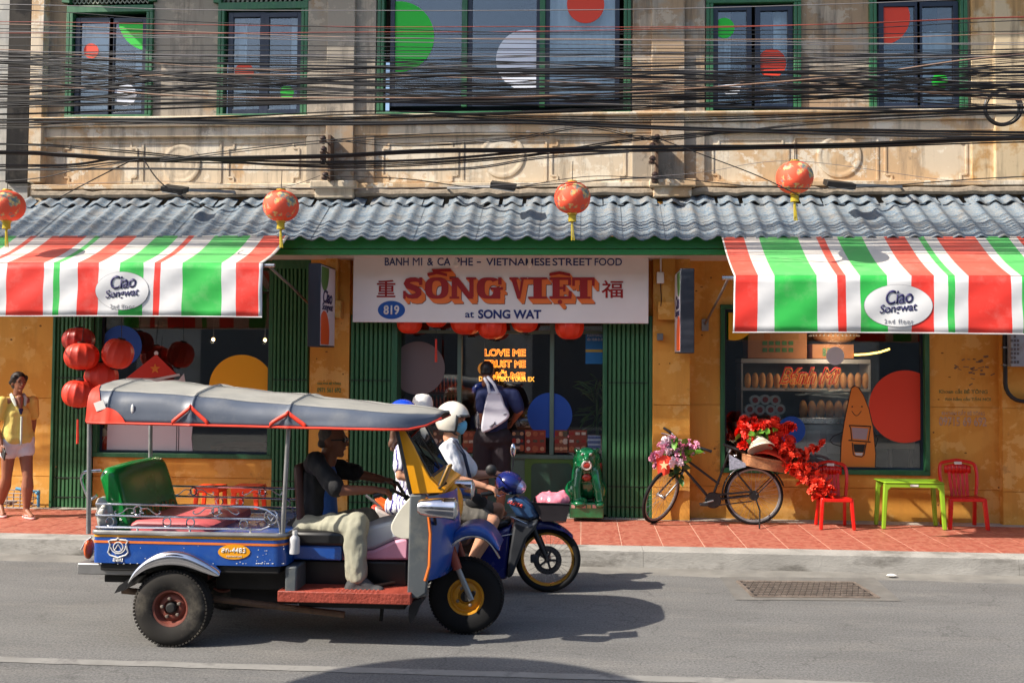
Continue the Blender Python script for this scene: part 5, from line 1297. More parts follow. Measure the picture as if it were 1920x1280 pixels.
prof([(768,927),(800,927),(806,1000),(804,1070),(799,1112),(784,1122),(763,1120)], Yq0, Yq0+.05, 'cowl_side', M_GRYP, .012); prof([(768,927),(800,927),(806,1000),(804,1070),(799,1112),(784,1122),(763,1120)], Yq1-.05, Yq1, 'cowl_side', M_GRYP, .012)
fp = MB(); rows = [(801,930),(806,965),(808,1000),(806,1045),(800,1075),(794,1090)]; nk = 14
for (x, y) in rows:
    p = P(x, y, Yq0)
    for k in range(nk+1):
        t = k/nk; fp.v.append(V((p.x+.15*math.sin(pi*t)**.7, Yq0+.01+(Yq1-Yq0-.02)*t, p.z)))
for i in range(len(rows)-1):
    for k in range(nk): a_ = i*(nk+1)+k; fp.f.append([a_, a_+1, a_+nk+2, a_+nk+1]); fp.mi.append(0)
fp.build('front_panel', M_BLUE, tk, ang=70)
MB().tube([P(x,y,Yq0) for x,y in ((800,932),(807,1000),(805,1060),(797,1088))], .012, 6).build('panel_trim', M_ORG, tk)
nose = MB(); nc = P(840,950,YC)+V((0,.12,0)); nose.ell(nc, (.10,.2,.17), 20, 14); nose.build('nose', M_YEL, tk)
def headlamp(c, nm='headlamp'):
    h = part_empty(nm, tk); mb = MB(); mb.lathe([(.001,-.14),(.045,-.135),(.06,-.11),(.068,-.02),(.076,.09),(.08,.125),(.074,.13)], c, (1,0,-.04), 28); mb.build('shell', M_CHR, h)
    MB().lathe([(.072,.128),(.05,.145),(.001,.15)], c, (1,0,-.04), 24).build('lens', mat('lamp_lens', (190,185,175), .1, var=0, coat=1), h); MB().tube([c+V((-.02,0,-.06)), c+V((-.03,.12,-.13))], .012).build('stalk', M_BLACK, h)
headlamp(P(820,952,YN)); headlamp(P(820,952,YN)+V((0,1.08,0)))
lr = MB(); cl_ = P(820,952,YN)+V((0,.55,.0)); 
for s in (-.16,.16): pass
m_ = thing if False else None
mi_ = part_empty('mirror', tk); cm2 = P(836,890,7.12)
MB().obox(cm2, (.012,.0,-.004), (0,.085,0), (.03,0,.072)).build('mirror_back', mat('amber_mirror_back', (150,110,40), .35, var=.12), mi_, bevel=.012); MB().obox(cm2+V((-.014,0,.003)), (.004,0,0), (0,.078,0), (.028,0,.066)).build('mirror_face', M_CHR, mi_); MB().tube([cm2+V((0,.05,-.06)), P(822,915,Yq0)], .008).build('mirror_stalk', M_BLACK, mi_)
guard(sp([(818,1064),(824,1034),(842,1008),(868,990),(896,988),(918,1000),(937,1028)]), YC-.19, YC+.19, .085, 'front_mudguard', M_BLUE)
MB().tube([P(x,y,YC-.2)+V((0,0,-.07)) for x,y in sp([(818,1064),(824,1034),(842,1008),(868,990),(896,988),(918,1000),(937,1028)])], .009, 6).build('mudguard_trim', M_CHR, tk)
for yy in (7.5, 7.8):
    d = yy-7.5
    MB().tube([P(838,1005,7.5)+V((0,d,0)), P(858,1066,7.5)+V((0,d,0))], .034, 12).build('fork_leg', mat('red_oxide_paint', (150,66,48), .5, var=.15), tk)
    MB().tube([P(857,1062,7.5)+V((0,d,0)), P(884,1124,7.5)+V((0,d,0))], .022, 12).build('fork_slider', M_GALV, tk)
MB().tube([P(884,1118,7.5), P(884,1118,7.5)+V((0,.3,0))], .02).build('front_axle', M_CHAS, tk)
MB().prism([P(x,y,7.2) for x,y in sp([(790,1122),(772,1128),(766,1145),(768,1166),(776,1160),(784,1140),(796,1124)],3)], (0,.12,0)).build('front_mud_flap', M_BLACK, tk)
hb = MB(); hb.tube([P(708,930,7.35),P(735,918,7.4),P(760,930,7.65),P(745,905,7.85),P(722,897,7.95)], .014); hb.tube([P(760,930,7.65),P(790,960,7.65),P(840,1010,7.65)], .024); hb.build('handlebar', M_BLACK, tk)
MB().tube([P(700,930,7.35),P(716,925,7.36)], .02).build('grip', M_BLKV, tk)
MB().tube([P(703,1098,7.3),P(745,1090,7.4),P(762,1078,7.5)], .012).build('pedal', M_RST, tk)
# bottle hung by the post, plastic bag on the bed
bt = thing('water_bottle', 'cloudy white plastic water bottle tucked behind the driver seat of the blue taxi', 'bottle', P(552,1034,7.15))
c = P(552,1037,7.16); s_ = 1/268.
MB().lathe([(.001,0),(9.5*s_,0),(10*s_,3*s_),(10*s_,26*s_),(9*s_,31*s_),(5*s_,35*s_),(4.6*s_,38*s_)], c, (0,0,1), 20).build('body', mat('cloudy_plastic', (196,196,198), .35, var=.08), bt); MB().lathe([(5.6*s_,37*s_),(5.6*s_,44*s_),(.001,44.5*s_)], c, (0,0,1), 16).build('cap', M_WHITE, bt)
bgp = thing('plastic_bag', 'crumpled clear plastic bag wedged behind the green seat of the taxi', 'bag', P(198,996,7.2))
blob('bag', [('e', P(198,965,7.2), (.06,.08,.1)), ('e', P(206,980,7.22), (.06,.08,.07)), ('e', P(190,945,7.2), (.04,.06,.05))], mat('milky_plastic', (190,186,178), .3, var=.15, vs=20), bgp, .012, 2, wr=.02, ws=22)

# ================================================================ MOTORBIKE
def spoked_wheel(c, n, R, tyre_r, rimm, parent, spokes=32, rim_w=.02, hub_r=.03, hub_w=.05, tyrem=None, rim_r=None, name='wheel'):
    n = V(n).normalized(); c = V(c); u = n.orthogonal().normalized(); w_ = n.cross(u); wp = part_empty(name, parent)
    MB().torus(c, n, R-tyre_r, tyre_r, 48, 10).build('tyre', tyrem or M_TYREB, wp, ang=80)
    rr = rim_r or R-tyre_r*2
    MB().lathe([(rr+.006,-rim_w),(rr-.012,-rim_w*.8),(rr-.018,0),(rr-.012,rim_w*.8),(rr+.006,rim_w)], c, n, 48, cap=False).build('rim', rimm, wp, ang=50)
    MB().lathe([(hub_r,-hub_w),(hub_r*.6,-hub_w*.6),(hub_r*.6,hub_w*.6),(hub_r,hub_w)], c, n, 16).build('hub', M_STEEL, wp)
    sp_ = MB()
    for k in range(spokes):
        a = 2*pi*k/spokes; b = a+(.5 if k%4 < 2 else -.5); s = 1 if k%2 else -1
        sp_.tube([c+(u*math.cos(b)+w_*math.sin(b))*hub_r+n*hub_w*.8*s, c+(u*math.cos(a)+w_*math.sin(a))*(rr-.01)], .0016, 4, caps=False)
    sp_.build('spoke', M_STEEL, wp); return wp
YM = 9.05
M_NAV = mat('navy_bike_paint', (22,34,104), .25, var=.08, vs=4, coat=.6); M_TEAL = mat('slate_blue_bike_paint', (44,74,112), .3, var=.08, coat=.4); M_DGREY = mat('charcoal_bike_plastic', (48,50,54), .45, var=.1)
M_GRIM = mat('gold_rim', (206,152,62), .28, metal=.7, var=.08); M_ORS = mat('orange_seat', (236,98,30), .45, var=.05)
mk = thing('motorbike', 'navy blue motorbike with gold wheel rims, black front basket and orange rear seat', 'motorbike', (P(900,1108,YM).x, YM, 0))
c = P(1027,1047,YM); RM = .292; c.z = RM
spoked_wheel(c, (0,1,0), RM, .032, M_GRIM, mk, 28); cr2 = P(770,1047,YM); cr2.z = RM
spoked_wheel(cr2, (0,1,0), RM, .036, M_GRIM, mk, 28)
bd = MB(); bd.lathe([(.125,-.002),(.125,.002),(.075,.002),(.075,-.002),(.125,-.002)], c+V((0,-.06,0)), (0,1,0), 40, cap=False)
for k in range(5): a = 2*pi*k/5; bd.bar(c+V((0,-.06,0)), c+V((math.cos(a)*.08,-.06,math.sin(a)*.08)), .02, .004, up=(0,1,0))
bd.build('brake_disc', mat('dark_steel_disc', (90,90,94), .35, metal=.9, var=.1), mk)
hl = MB()
for k in range(24):
    a = 2*pi*k/24; 
    for r_ in (.088,.112): hl.lathe([(.006,0),(.006,.0015)], c+V((math.cos(a+r_*20)*r_,-.0625,math.sin(a+r_*20)*r_)), (0,-1,0), 6)
hl.build('disc_hole', M_BLACK, mk)
MB().box(c.x-.15,c.x-.08,8.95,9.0,c.z-.02,c.z+.05).build('brake_caliper', M_DGREY, mk, bevel=.008)
for yy in (-.085,.085): MB().tube([P(988,950,YM)+V((0,yy,0)), P(1006,1000,YM)+V((0,yy,0)), c+V((0,yy,0))], [.024,.024,.017], 10).build('fork_leg', M_BLACK, mk)
def side(pts, m_, name, hw=.12, bev=.02, tap=None):
    ps = [P(x,y,YM) for x,y in pts]; mb = MB(); n = len(ps); cen = sum(ps, V())/n
    rings = []
    for t in (-1,-.55,0,.55,1):
        k = 1-.10*abs(t)**3; rings.append([V((cen.x+(p.x-cen.x)*k, YM+hw*t, cen.z+(p.z-cen.z)*k)) for p in ps])
    vs = [p for r in rings for p in r]; f = [(i*n+j, i*n+(j+1)%n, (i+1)*n+(j+1)%n, (i+1)*n+j) for i in range(4) for j in range(n)]
    f += [tuple(reversed(range(n))), tuple(range(4*n,5*n))]; mb.add(vs, f)
    return mb.build(name, m_, mk, bevel=bev, ang=40)
# mudguard: arched strip with skirts
mg = sp([(986,1022),(984,1000),(992,982),(1010,974),(1035,978),(1058,990),(1074,1004)], 4); mb = MB()
for i, (x,y) in enumerate(mg):
    p = P(x,y,YM); u = i/(len(mg)-1); lip = .07*math.sin(pi*min(1,u*1.0+.12))+.012
    for (dy, dz) in ((-.062,-lip),(-.058,-.02),(-.03,0),(.03,0),(.058,-.02),(.062,-lip)): mb.v.append(p+V((0,dy,dz)))
for i in range(len(mg)-1):
    for j in range(5): mb.f.append([i*6+j, i*6+j+1, i*6+j+7, i*6+j+6]); mb.mi.append(0)
o = mb.build('front_mudguard', M_NAV, mk, ang=60); s = o.modifiers.new('s','SOLIDIFY'); s.thickness = .004
side([(950,935),(966,928),(986,932),(1004,948),(1016,966),(994,973),(968,964)], M_TEAL, 'front_cowl', .11)
side([(966,966),(994,974),(1013,967),(1006,984),(990,1002),(976,1040),(962,1076),(952,1080),(955,1030)], M_DGREY, 'leg_shield', .19)
side([(900,1010),(930,992),(962,978),(958,1030),(952,1082),(912,1084),(884,1060)], M_NAV, 'lower_fairing', .15)
side([(884,1000),(905,988),(952,968),(962,976),(930,992),(900,1008)], M_BLKV, 'centre_tunnel', .11)
side([(760,975),(800,958),(880,958),(905,985),(884,1020),(820,1030),(770,1010)], M_DGREY, 'side_cover', .12)
side([(750,950),(790,944),(860,946),(885,952),(880,964),(800,966),(752,962)], M_BLKV, 'saddle', .13, .025)
side([(703,930),(722,940),(765,945),(790,962),(745,972),(722,952)], M_ORS, 'rear_seat', .12, .02)
side([(704,946),(730,958),(752,968),(750,985),(728,978),(708,962)], mat('pale_tail_plastic', (190,184,180), .35, var=.06), 'tail_fairing', .10)
MB().ell(P(703,952,YM), (.035,.07,.03), 10, 8).build('tail_lamp', M_PIPE, mk)
MB().tube([P(690,925,YM)+V((0,-.1,0)), P(712,942,YM)+V((0,-.1,0)), P(750,960,YM)+V((0,-.1,0))], .012).build('grab_rail', M_GALV, mk)
MB().tube([P(820,1060,YM-.12), P(760,1062,YM-.16), P(715,1048,YM-.16)], [.03,.05,.04], 12).build('exhaust', M_DGREY, mk)
MB().box(P(820,1020,YM).x,P(890,1020,YM).x,8.95,9.15,.2,.5).build('engine', M_CHAS, mk, bevel=.02)
MB().tube([P(875,1072,YM-.25),P(875,1072,YM+.25)], .016).build('footrest', M_BLACK, mk)
hd = MB(); hd.ell(P(956,905,YM), (.13,.15,.1), 18, 12, 0, Matrix.Rotation(.35,3,'Y')); hd.build('handlebar_cowl', M_NAV, mk)
lm = MB(); lm.ell(P(970,908,YM)+V((.0,0,-.01)), (.085,.12,.07), 18, 12, 0, Matrix.Rotation(.5,3,'Y')); lm.build('headlamp', mat('headlamp_lens', (170,180,225), .08, var=.1, vs=12, metal=.4, coat=1), mk)
b_ = MB(); b_.tube([P(905,926,YM-.32), P(925,923,YM-.3), P(946,912,YM-.1), P(948,908,YM), P(948,900,YM+.1), P(935,890,YM+.3), P(918,892,YM+.33)], .014, 8); b_.build('handlebar', M_BLACK, mk)
MB().tube([P(902,927,YM-.33), P(926,923,YM-.3)], .02, 10).build('grip', M_BLKV, mk); MB().tube([P(935,889,YM+.3), P(916,891,YM+.33)], .02, 10).build('grip', M_BLKV, mk)
MB().tube([P(916,921,YM-.31), P(936,930,YM-.31), P(944,926,YM-.2)], .007, 6).build('brake_lever', M_STEEL, mk)
for (x,y,yy,m_,bx_,by_) in ((921,881,-.3,M_BLACK,946,906),(962,843,.3,M_CHR,956,900)):
    r2 = part_empty('mirror', mk); q_ = MB(); q_.ell(P(x,y,YM+yy), (.028,.03,.062) if m_ == M_CHR else (.05,.03,.05), 14, 10); q_.build('mirror_shell', m_, r2); MB().tube([P(x,y+8,YM+yy), P((x+bx_)/2+3,(y+by_)/2,YM+yy*.8), P(bx_,by_,YM+yy*.5)], .006, 6).build('stalk', M_BLACK, r2)
text('lettering', 'HONDA', M_WHITE, mk, P(943,1002,YM-.125), 19/1900*YM, 3.6/1900*YM, bold=.02); text('lettering', 'SUPER', M_PIPE, mk, P(966,944,YM-.118), 29/1900*YM, 6.5/1900*YM, bold=.03, shear=.4, rot=-.3)
for pts in ([(958,968),(998,986)],[(918,1008),(976,998)],[(968,972),(957,1002)]): MB().tube([P(x,y,YM-.155) for x,y in pts], .004, 5).build('pinstripe', M_STEEL, mk)
bk = part_empty('front_basket', mk)
for (zt, rows_) in ((0,0),):
    q0 = [(1000,938),(1070,940),(1062,972),(1018,972)]
    wv = MB()
    for yy in (-.14,.14): wv.prism([P(x,y,YM)+V((0,yy,0)) for x,y in q0], (0,.006,0))
    a_, b2, c_, d_ = [P(x,y,YM) for x,y in q0]
    for p, q2 in ((a_,d_),(b2,c_)): wv.add([p+V((0,-.14,0)),p+V((0,.14,0)),q2+V((0,.14,0)),q2+V((0,-.14,0))], [(0,1,2,3)])
    wv.add([d_+V((0,-.14,0)),d_+V((0,.14,0)),c_+V((0,.14,0)),c_+V((0,-.14,0))], [(0,1,2,3)]); wv.build('basket_side', mat('black_basket_mesh', (30,24,28), .55, var=.1), bk)
    rm_ = MB(); rm_.tube([a_+V((0,-.145,0)),b2+V((0,-.145,0)),b2+V((0,.145,0)),a_+V((0,.145,0))], .006, 6, closed=True); rm_.build('basket_rim', M_BLACK, bk)
MB().tube([P(1000,972,YM),P(985,960,YM)], .015).build('basket_bracket', M_BLACK, mk)
pb = thing('shopping_bag', 'pink plastic bag stuffed into the black front basket of the motorbike', 'bag', P(1036,938,YM))
blob('bag', [('e',P(1036,942,YM),(.125,.11,.09)),('e',P(1022,938,YM),(.08,.1,.07)),('e',P(1052,936,YM),(.07,.1,.07)),(P(1026,930,YM),P(1030,922,YM),.03,.015),(P(1052,928,YM),P(1056,921,YM),.03,.015),(P(1010,934,YM),P(1005,931,YM),.03,.012)], mat('pink_plastic', (232,130,146), .3, var=.12, vs=10, spec=.6), pb, .01, 3, wr=.012, ws=16)

# ================================================================ BICYCLE
YB = 11.93
bc = thing('bicycle', 'old black roadster bicycle on its stand with turned front wheel, loaded with flowers', 'bicycle', (P(1340,980,YB).x, YB, .17))
M_BB = mat('black_bike_enamel', (24,23,25), .35, var=.1, coat=.3)
Bp = lambda x, y, d=0: P(x, y, YB)+V((0,d,0))
spoked_wheel(Bp(1413,928), (0,1,0), .338, .019, M_GALV, bc, 36, rim_w=.014)
nf = V((.735,-.6,-.31)); fh = Bp(1239,926,-.05)
fh.z = Bp(1413,928).z-.02
spoked_wheel(fh, nf, .335, .019, M_GALV, bc, 36, rim_w=.014)
def tb(pts, r, nm, m_=M_BB): return MB().tube([Bp(*p) for p in pts], r, 10).build(nm, m_, bc)
head_t, head_b = Bp(1286,858), Bp(1280,884)
tb([(1289,863),(1348,907)], .014, 'top_tube'); tb([(1284,880),(1332,936)], .017, 'down_tube'); tb([(1367,848),(1352,888),(1334,936)], .015, 'seat_tube')
MB().tube([head_t, head_b], .02, 10).build('head_tube', M_BB, bc)
nn = nf.normalized()
for s in (-1,1): MB().tube([head_b, head_b+(fh-head_b)*.3+nn*.045*s, fh+nn*.05*s], [.014,.012,.009], 8).build('fork_blade', M_GALV if s > 0 else M_BB, bc)
for s in (-.05,.05): tb([(1380,884,s),(1412,924,s)], .009, 'seat_stay'); tb([(1334,936,s*.7),(1412,928,s)], .009, 'chain_stay')
fd = MB(); ctr = Bp(1413,928)
def arcfd(ctr, n, R, a0, a1, wd, ref):
    mb = MB(); n = V(n).normalized(); u = (V(ref)-n*V(ref).dot(n)).normalized(); w_ = n.cross(u); k = 20
    for i in range(k+1):
        a = a0+(a1-a0)*i/k; d = u*math.cos(a)+w_*math.sin(a)
        for t, h in ((-1,-.012),(-.6,0),(.6,0),(1,-.012)): mb.v.append(ctr+d*(R+h)+n*wd*t)
    for i in range(k):
        for j in range(3): mb.f.append([i*4+j,i*4+j+1,i*4+j+5,i*4+j+4]); mb.mi.append(0)
    o = mb.build('mudguard', M_BB, bc, ang=60); s = o.modifiers.new('s','SOLIDIFY'); s.thickness = .003; return o
arcfd(ctr, (0,1,0), .362, -1.75, 1.25, .028, (0,0,1))
q_ = MB(); q_.lathe([(.085,-.012),(.095,0),(.085,.012)], Bp(1336,936,-.05), (0,1,0), 24); q_.bar(Bp(1340,926,-.05), Bp(1408,920,-.05), .03, .02); q_.bar(Bp(1340,946,-.05), Bp(1408,938,-.05), .02, .012); q_.build('chain_guard', M_BB, bc)
MB().tube([Bp(1336,936,-.08), Bp(1316,941,-.09)], .01).build('crank', M_GALV, bc); MB().obox(Bp(1317,942,-.14), (.045,0,0), (0,.05,0), (0,0,.014)).build('pedal', M_BLACK, bc, bevel=.004); MB().tube([Bp(1336,936,.08), Bp(1354,930,.09)], .01).build('crank', M_GALV, bc); MB().obox(Bp(1354,930,.14), (.045,0,0), (0,.05,0), (0,0,.014)).build('pedal', M_BLACK, bc, bevel=.004)
MB().lathe([(.05,-.03),(.06,0),(.05,.03)], Bp(1413,928,-.03), (0,1,0), 18).build('hub_gear', M_BB, bc)
MB().tube([Bp(1415,932,-.06),Bp(1422,955,-.1),G(1424,990,.18)], .009).build('kick_stand', M_BB, bc)
sd = MB(); vs = []
for i, (x, y, w_, h) in enumerate(((1356,833,.02,.018),(1366,837,.035,.025),(1378,841,.06,.03),(1390,844,.095,.035),(1398,847,.09,.03),(1401,849,.05,.02))):
    c = Bp(x,y); 
    for k in range(12): a = 2*pi*k/12; vs.append(c+V((0, w_*math.cos(a), h*math.sin(a)*(1 if math.sin(a)>0 else .7))))
sd.add(vs, [(i*12+j, i*12+(j+1)%12, (i+1)*12+(j+1)%12, (i+1)*12+j) for i in range(5) for j in range(12)]+[tuple(reversed(range(12))), tuple(range(60,72))]); sd.build('saddle', M_BLKV, bc, ang=60)
MB().tube([Bp(1366,850),Bp(1370,842)], .012).build('seat_post', M_STEEL, bc)
for s in (-1,1): MB().torus(Bp(1378,853,.04*s), (0,0,1), .022, .005, 14, 5).build('saddle_spring', M_STEEL, bc)
hb = MB(); hb.tube([Bp(1286,858), Bp(1283,838)], .012); hb.tube([Bp(1247,804,.22),Bp(1262,814,.18),Bp(1274,826,.08),Bp(1283,836,0),Bp(1300,836,-.14),Bp(1314,838,-.2),Bp(1330,843,-.22)], .011); hb.build('handlebar', M_STEEL, bc)
MB().tube([Bp(1247,804,.22),Bp(1261,813,.18)], .017).build('grip', M_BLKV, bc); MB().tube([Bp(1310,837,-.19),Bp(1330,843,-.22)], .017).build('grip', M_BLKV, bc)
MB().tube([Bp(1242,814,.2),Bp(1254,816,.19),Bp(1270,824,.1)], .006).build('brake_lever', M_STEEL, bc); MB().tube([Bp(1318,846,-.2),Bp(1306,841,-.17)], .006).build('brake_lever', M_STEEL, bc)
rk = MB()
for s in (-.07,.07): rk.tube([Bp(1375,872,s),Bp(1400,868,s),Bp(1475,876,s)], .007); rk.tube([Bp(1468,876,s),Bp(1416,926,s)], .006)
rk.build('rear_rack', M_BB, bc)
MB().prism([Bp(1365,850,-.075),Bp(1398,868,-.075),Bp(1396,874,-.075),Bp(1366,880,-.075)], (0,-.004,0)).build('dress_guard', mat('printed_dress_guard', (150,156,172), .5, var=.35, vs=40), bc)
# baskets, hats, flags and flowers (things resting on the bicycle)
wb = thing('wicker_basket', 'shallow woven wicker tray on the rear rack of the bicycle', 'basket', Bp(1437,878))
wk = MB(); c = Bp(1436,868); tl = Matrix.Rotation(.17, 3, 'Y')
for j in range(9):
    h = -.055+.11*j/8; r = .235+.03*j/8; pts = []
    for i in range(60):
        a = 2*pi*i/60; rr = r+.006*math.sin(a*30+j*pi); pts.append(c+tl @ V((rr*math.cos(a)*1.08, rr*math.sin(a)*.8, h)))
    wk.tube(pts, .0075, 5, closed=True)
wk.build('weave', mat('wicker', (176,124,84), .75, var=.25, vs=30, bump=.3, bs=60), wb, ang=80)
fl_ = MB(); fl_.add([c+tl @ V((.225*math.cos(2*pi*i/30)*1.08, .225*math.sin(2*pi*i/30)*.8, -.05)) for i in range(30)], [tuple(range(30))]); fl_.build('base', MATS['wicker'], wb)
rmk = MB(); rmk.tube([c+tl @ V((.268*math.cos(2*pi*i/40)*1.08, .268*math.sin(2*pi*i/40)*.8, .06)) for i in range(40)], .013, 7, closed=True); rmk.build('rim', MATS['wicker'], wb)
def conical(nm, lab, apex, base_c, r, m_, ridges=True):
    ax = (V(base_c)-V(apex)); h = ax.length; t = thing(nm, lab, 'hat', base_c); mb = MB(); k = 14
    mb.lathe([(max(.002, r*i/k*(1+.0*(i%2))+(.004 if ridges and i%2 else 0)), h*i/k) for i in range(k+1)], apex, ax, 36, cap=False); o = mb.build('cone', m_, t, ang=70); s = o.modifiers.new('s','SOLIDIFY'); s.thickness = .004
    u = ax.normalized(); MB().torus(V(apex)+u*h, u, r, .006, 36, 6).build('brim', m_, t)
conical('conical_hat', 'cream conical straw hat tipped over the wicker tray of the bicycle', Bp(1415,808,-.12), Bp(1421,836,-.16)+V((.0,-.05,-.01)), .15, mat('pale_straw', (226,214,190), .7, var=.06, vs=10))
conical('conical_hat', 'ridged red conical hat lying in the wicker tray under the cream hat', Bp(1450,836,-.02), Bp(1440,862,-.1), .19, mat('red_straw', (226,70,44), .6, var=.1, vs=20))
def flag(lab, q_, nm='small_flag'):
    t = thing(nm, lab, 'flag', q_[3]); mb = MB(); nx = 8; vs = []
    for j in range(nx+1):
        for i in range(nx+1):
            u, v_ = i/nx, j/nx; p = (q_[0]*(1-u)+q_[1]*u)*(1-v_)+(q_[3]*(1-u)+q_[2]*u)*v_; vs.append(p+V((0,.02*math.sin(u*5+v_*2),0)))
    mb.add(vs, [(j*9+i, j*9+i+1, j*9+i+10, j*9+i+9) for i in range(8) for j in range(8)]); mb.build('cloth', mat('flag_red', (226,66,44), .6, var=.05), t, ang=80)
    cc = sum(q_, V())/4; st_ = [cc+V((0,-.028,0))+V((math.sin(2*pi*i/10),0,math.cos(2*pi*i/10)))*(.055 if i%2==0 else .023) for i in range(10)]
    MB().prism(st_, (0,-.004,0)).build('star', mat('flag_star', (240,214,160), .6, var=0), t, smooth=False)
flag('small red flag with a pale star hanging at the front of the bicycle', [Bp(1226,846,-.24),Bp(1257,852,-.24),Bp(1252,884,-.2),Bp(1232,890,-.2)])
# blossoms
def blossom_mesh(name, m_, parent, r=.04, rings=((7,.35,.9),(6,.8,.6),(5,1.1,.35))):
    mb = MB()
    for n, el, k in rings:
        for i in range(n):
            a = 2*pi*i/n+el; d = V((math.cos(a)*math.cos(el),math.sin(a)*math.cos(el),math.sin(el))); s_ = V((-math.sin(a),math.cos(a),0)); u = d.cross(s_)
            b_ = V((0,0,-r*.3)); t_ = d*r*(.6+.5*k)
            mb.add([b_*.2, t_*.6+s_*r*.34, t_+s_*r*.2-u*r*.18, t_*1.02-u*r*.3, t_-s_*r*.2-u*r*.18, t_*.6-s_*r*.34], [(0,1,2,3),(0,3,4,5)])
    o = mb.build(name, m_, parent, ang=80, local=True); return o
def leaf_mesh(name, m_, parent, L=.07, W=.025):
    return MB().add([(0,0,0),(L*.35,W,.012),(L*.75,W*.7,.008),(L,0,-.01),(L*.75,-W*.7,.008),(L*.35,-W,.012),(L*.5,0,-.004)], [(0,6,1),(1,6,2),(2,6,3),(3,6,4),(4,6,5),(5,6,0)]).build(name, m_, parent, ang=80, local=True)
rb = random.Random(5)
def scatter(proto, pts, parent, s0=.7, s1=1.3):
    b = BASE[parent]; first = True
    for p in pts:
        o = proto if first else inst(proto, (0,0,0), parent); first = False
        o.location = V(p)-b; o.rotation_euler = (rb.uniform(-1.4,1.4)-.5, rb.uniform(-1.2,1.2), rb.uniform(0,6.3)); k = rb.uniform(s0,s1); o.scale = (k,k,k)
M_LEAF = mat('leaf_green', (96,150,44), .5, var=.2, vs=10); M_LEAFD = mat('leaf_dark_green', (58,96,36), .5, var=.2, vs=10)
bq = thing('flower_bouquet', 'bunch of pink and white artificial flowers with green leaves on the bicycle handlebar', 'flowers', Bp(1268,856,-.15))
def cloud(cx_, cy_, rx, ry, n, d0, d1): return [Bp(cx_+rx*math.sqrt(rb.random())*math.cos(a), cy_+ry*math.sqrt(rb.random())*math.sin(a), rb.uniform(d0,d1)) for a in [rb.uniform(0,6.3) for _ in range(n)]]
core = MB(); core.ell(Bp(1262,852,-.12), (.13,.09,.13), 12, 8); core.build('foliage', M_LEAFD, bq)
scatter(blossom_mesh('blossom', mat('pink_petal', (236,160,190), .6, var=.12, vs=15), bq, .045), cloud(1262,842,34,24,34,-.26,-.05)+cloud(1294,832,10,8,6,-.2,-.1)+cloud(1228,860,9,14,8,-.26,-.1), bq)
scatter(blossom_mesh('blossom', mat('pale_petal', (240,218,226), .6, var=.08), bq, .045), cloud(1250,832,20,14,12,-.28,-.15)+cloud(1266,860,14,10,6,-.28,-.15), bq)
scatter(leaf_mesh('leaf', M_LEAF, bq, .1, .04), cloud(1290,850,14,10,14,-.26,-.1)+cloud(1268,830,12,10,8,-.28,-.2), bq)
scatter(leaf_mesh('leaf', M_LEAFD, bq, .11, .03), cloud(1272,880,10,16,14,-.15,0), bq)
rg_ = thing('flower_garland', 'red artificial flowers heaped on the bicycle rack and cascading past the red chair', 'flowers', Bp(1470,850,-.1))
M_RP = mat('red_petal', (240,56,36), .55, var=.16, vs=14)
pts = cloud(1405,800,20,18,20,-.2,.05)+cloud(1390,818,10,22,10,-.15,.05)+cloud(1448,800,34,16,24,-.22,.05)+cloud(1462,828,22,16,18,-.2,.05)
for i in range(210):
    u = rb.random()**.9; x = 1472+72*u; y = 845+78*u; w_ = 26*(1-.25*u)
    pts.append(Bp(x+rb.uniform(-w_,w_)*.9, y+rb.uniform(-w_,w_)*.7, rb.uniform(-.22,.02)))
pts += cloud(1520,838,8,6,5,-.2,-.1)+cloud(1535,830,5,4,3,-.2,-.1)+cloud(1532,920,18,14,14,-.2,-.05)
big = [p for i, p in enumerate(pts) if i < 72]; small = pts[72:]
scatter(blossom_mesh('blossom', M_RP, rg_, .058, ((8,.2,.9),(8,.6,.75),(7,.95,.6),(5,1.25,.4))), big, rg_, .8, 1.25)
scatter(blossom_mesh('blossom', mat('orange_red_petal', (244,74,48), .55, var=.15, vs=14), rg_, .04), small, rg_, .8, 1.3)
scatter(leaf_mesh('leaf', M_LEAF, rg_, .1, .04), cloud(1400,815,14,12,8,-.25,-.1)+cloud(1432,806,14,8,10,-.28,-.1), rg_)
st = MB(); st.tube([Bp(1440,850),Bp(1490,860,-.05),Bp(1520,895,-.08),Bp(1545,930,-.08)], .03, 6); st.ell(Bp(1430,818,-.03), (.2,.08,.1), 12, 8); st.build('stem', M_LEAFD, rg_)

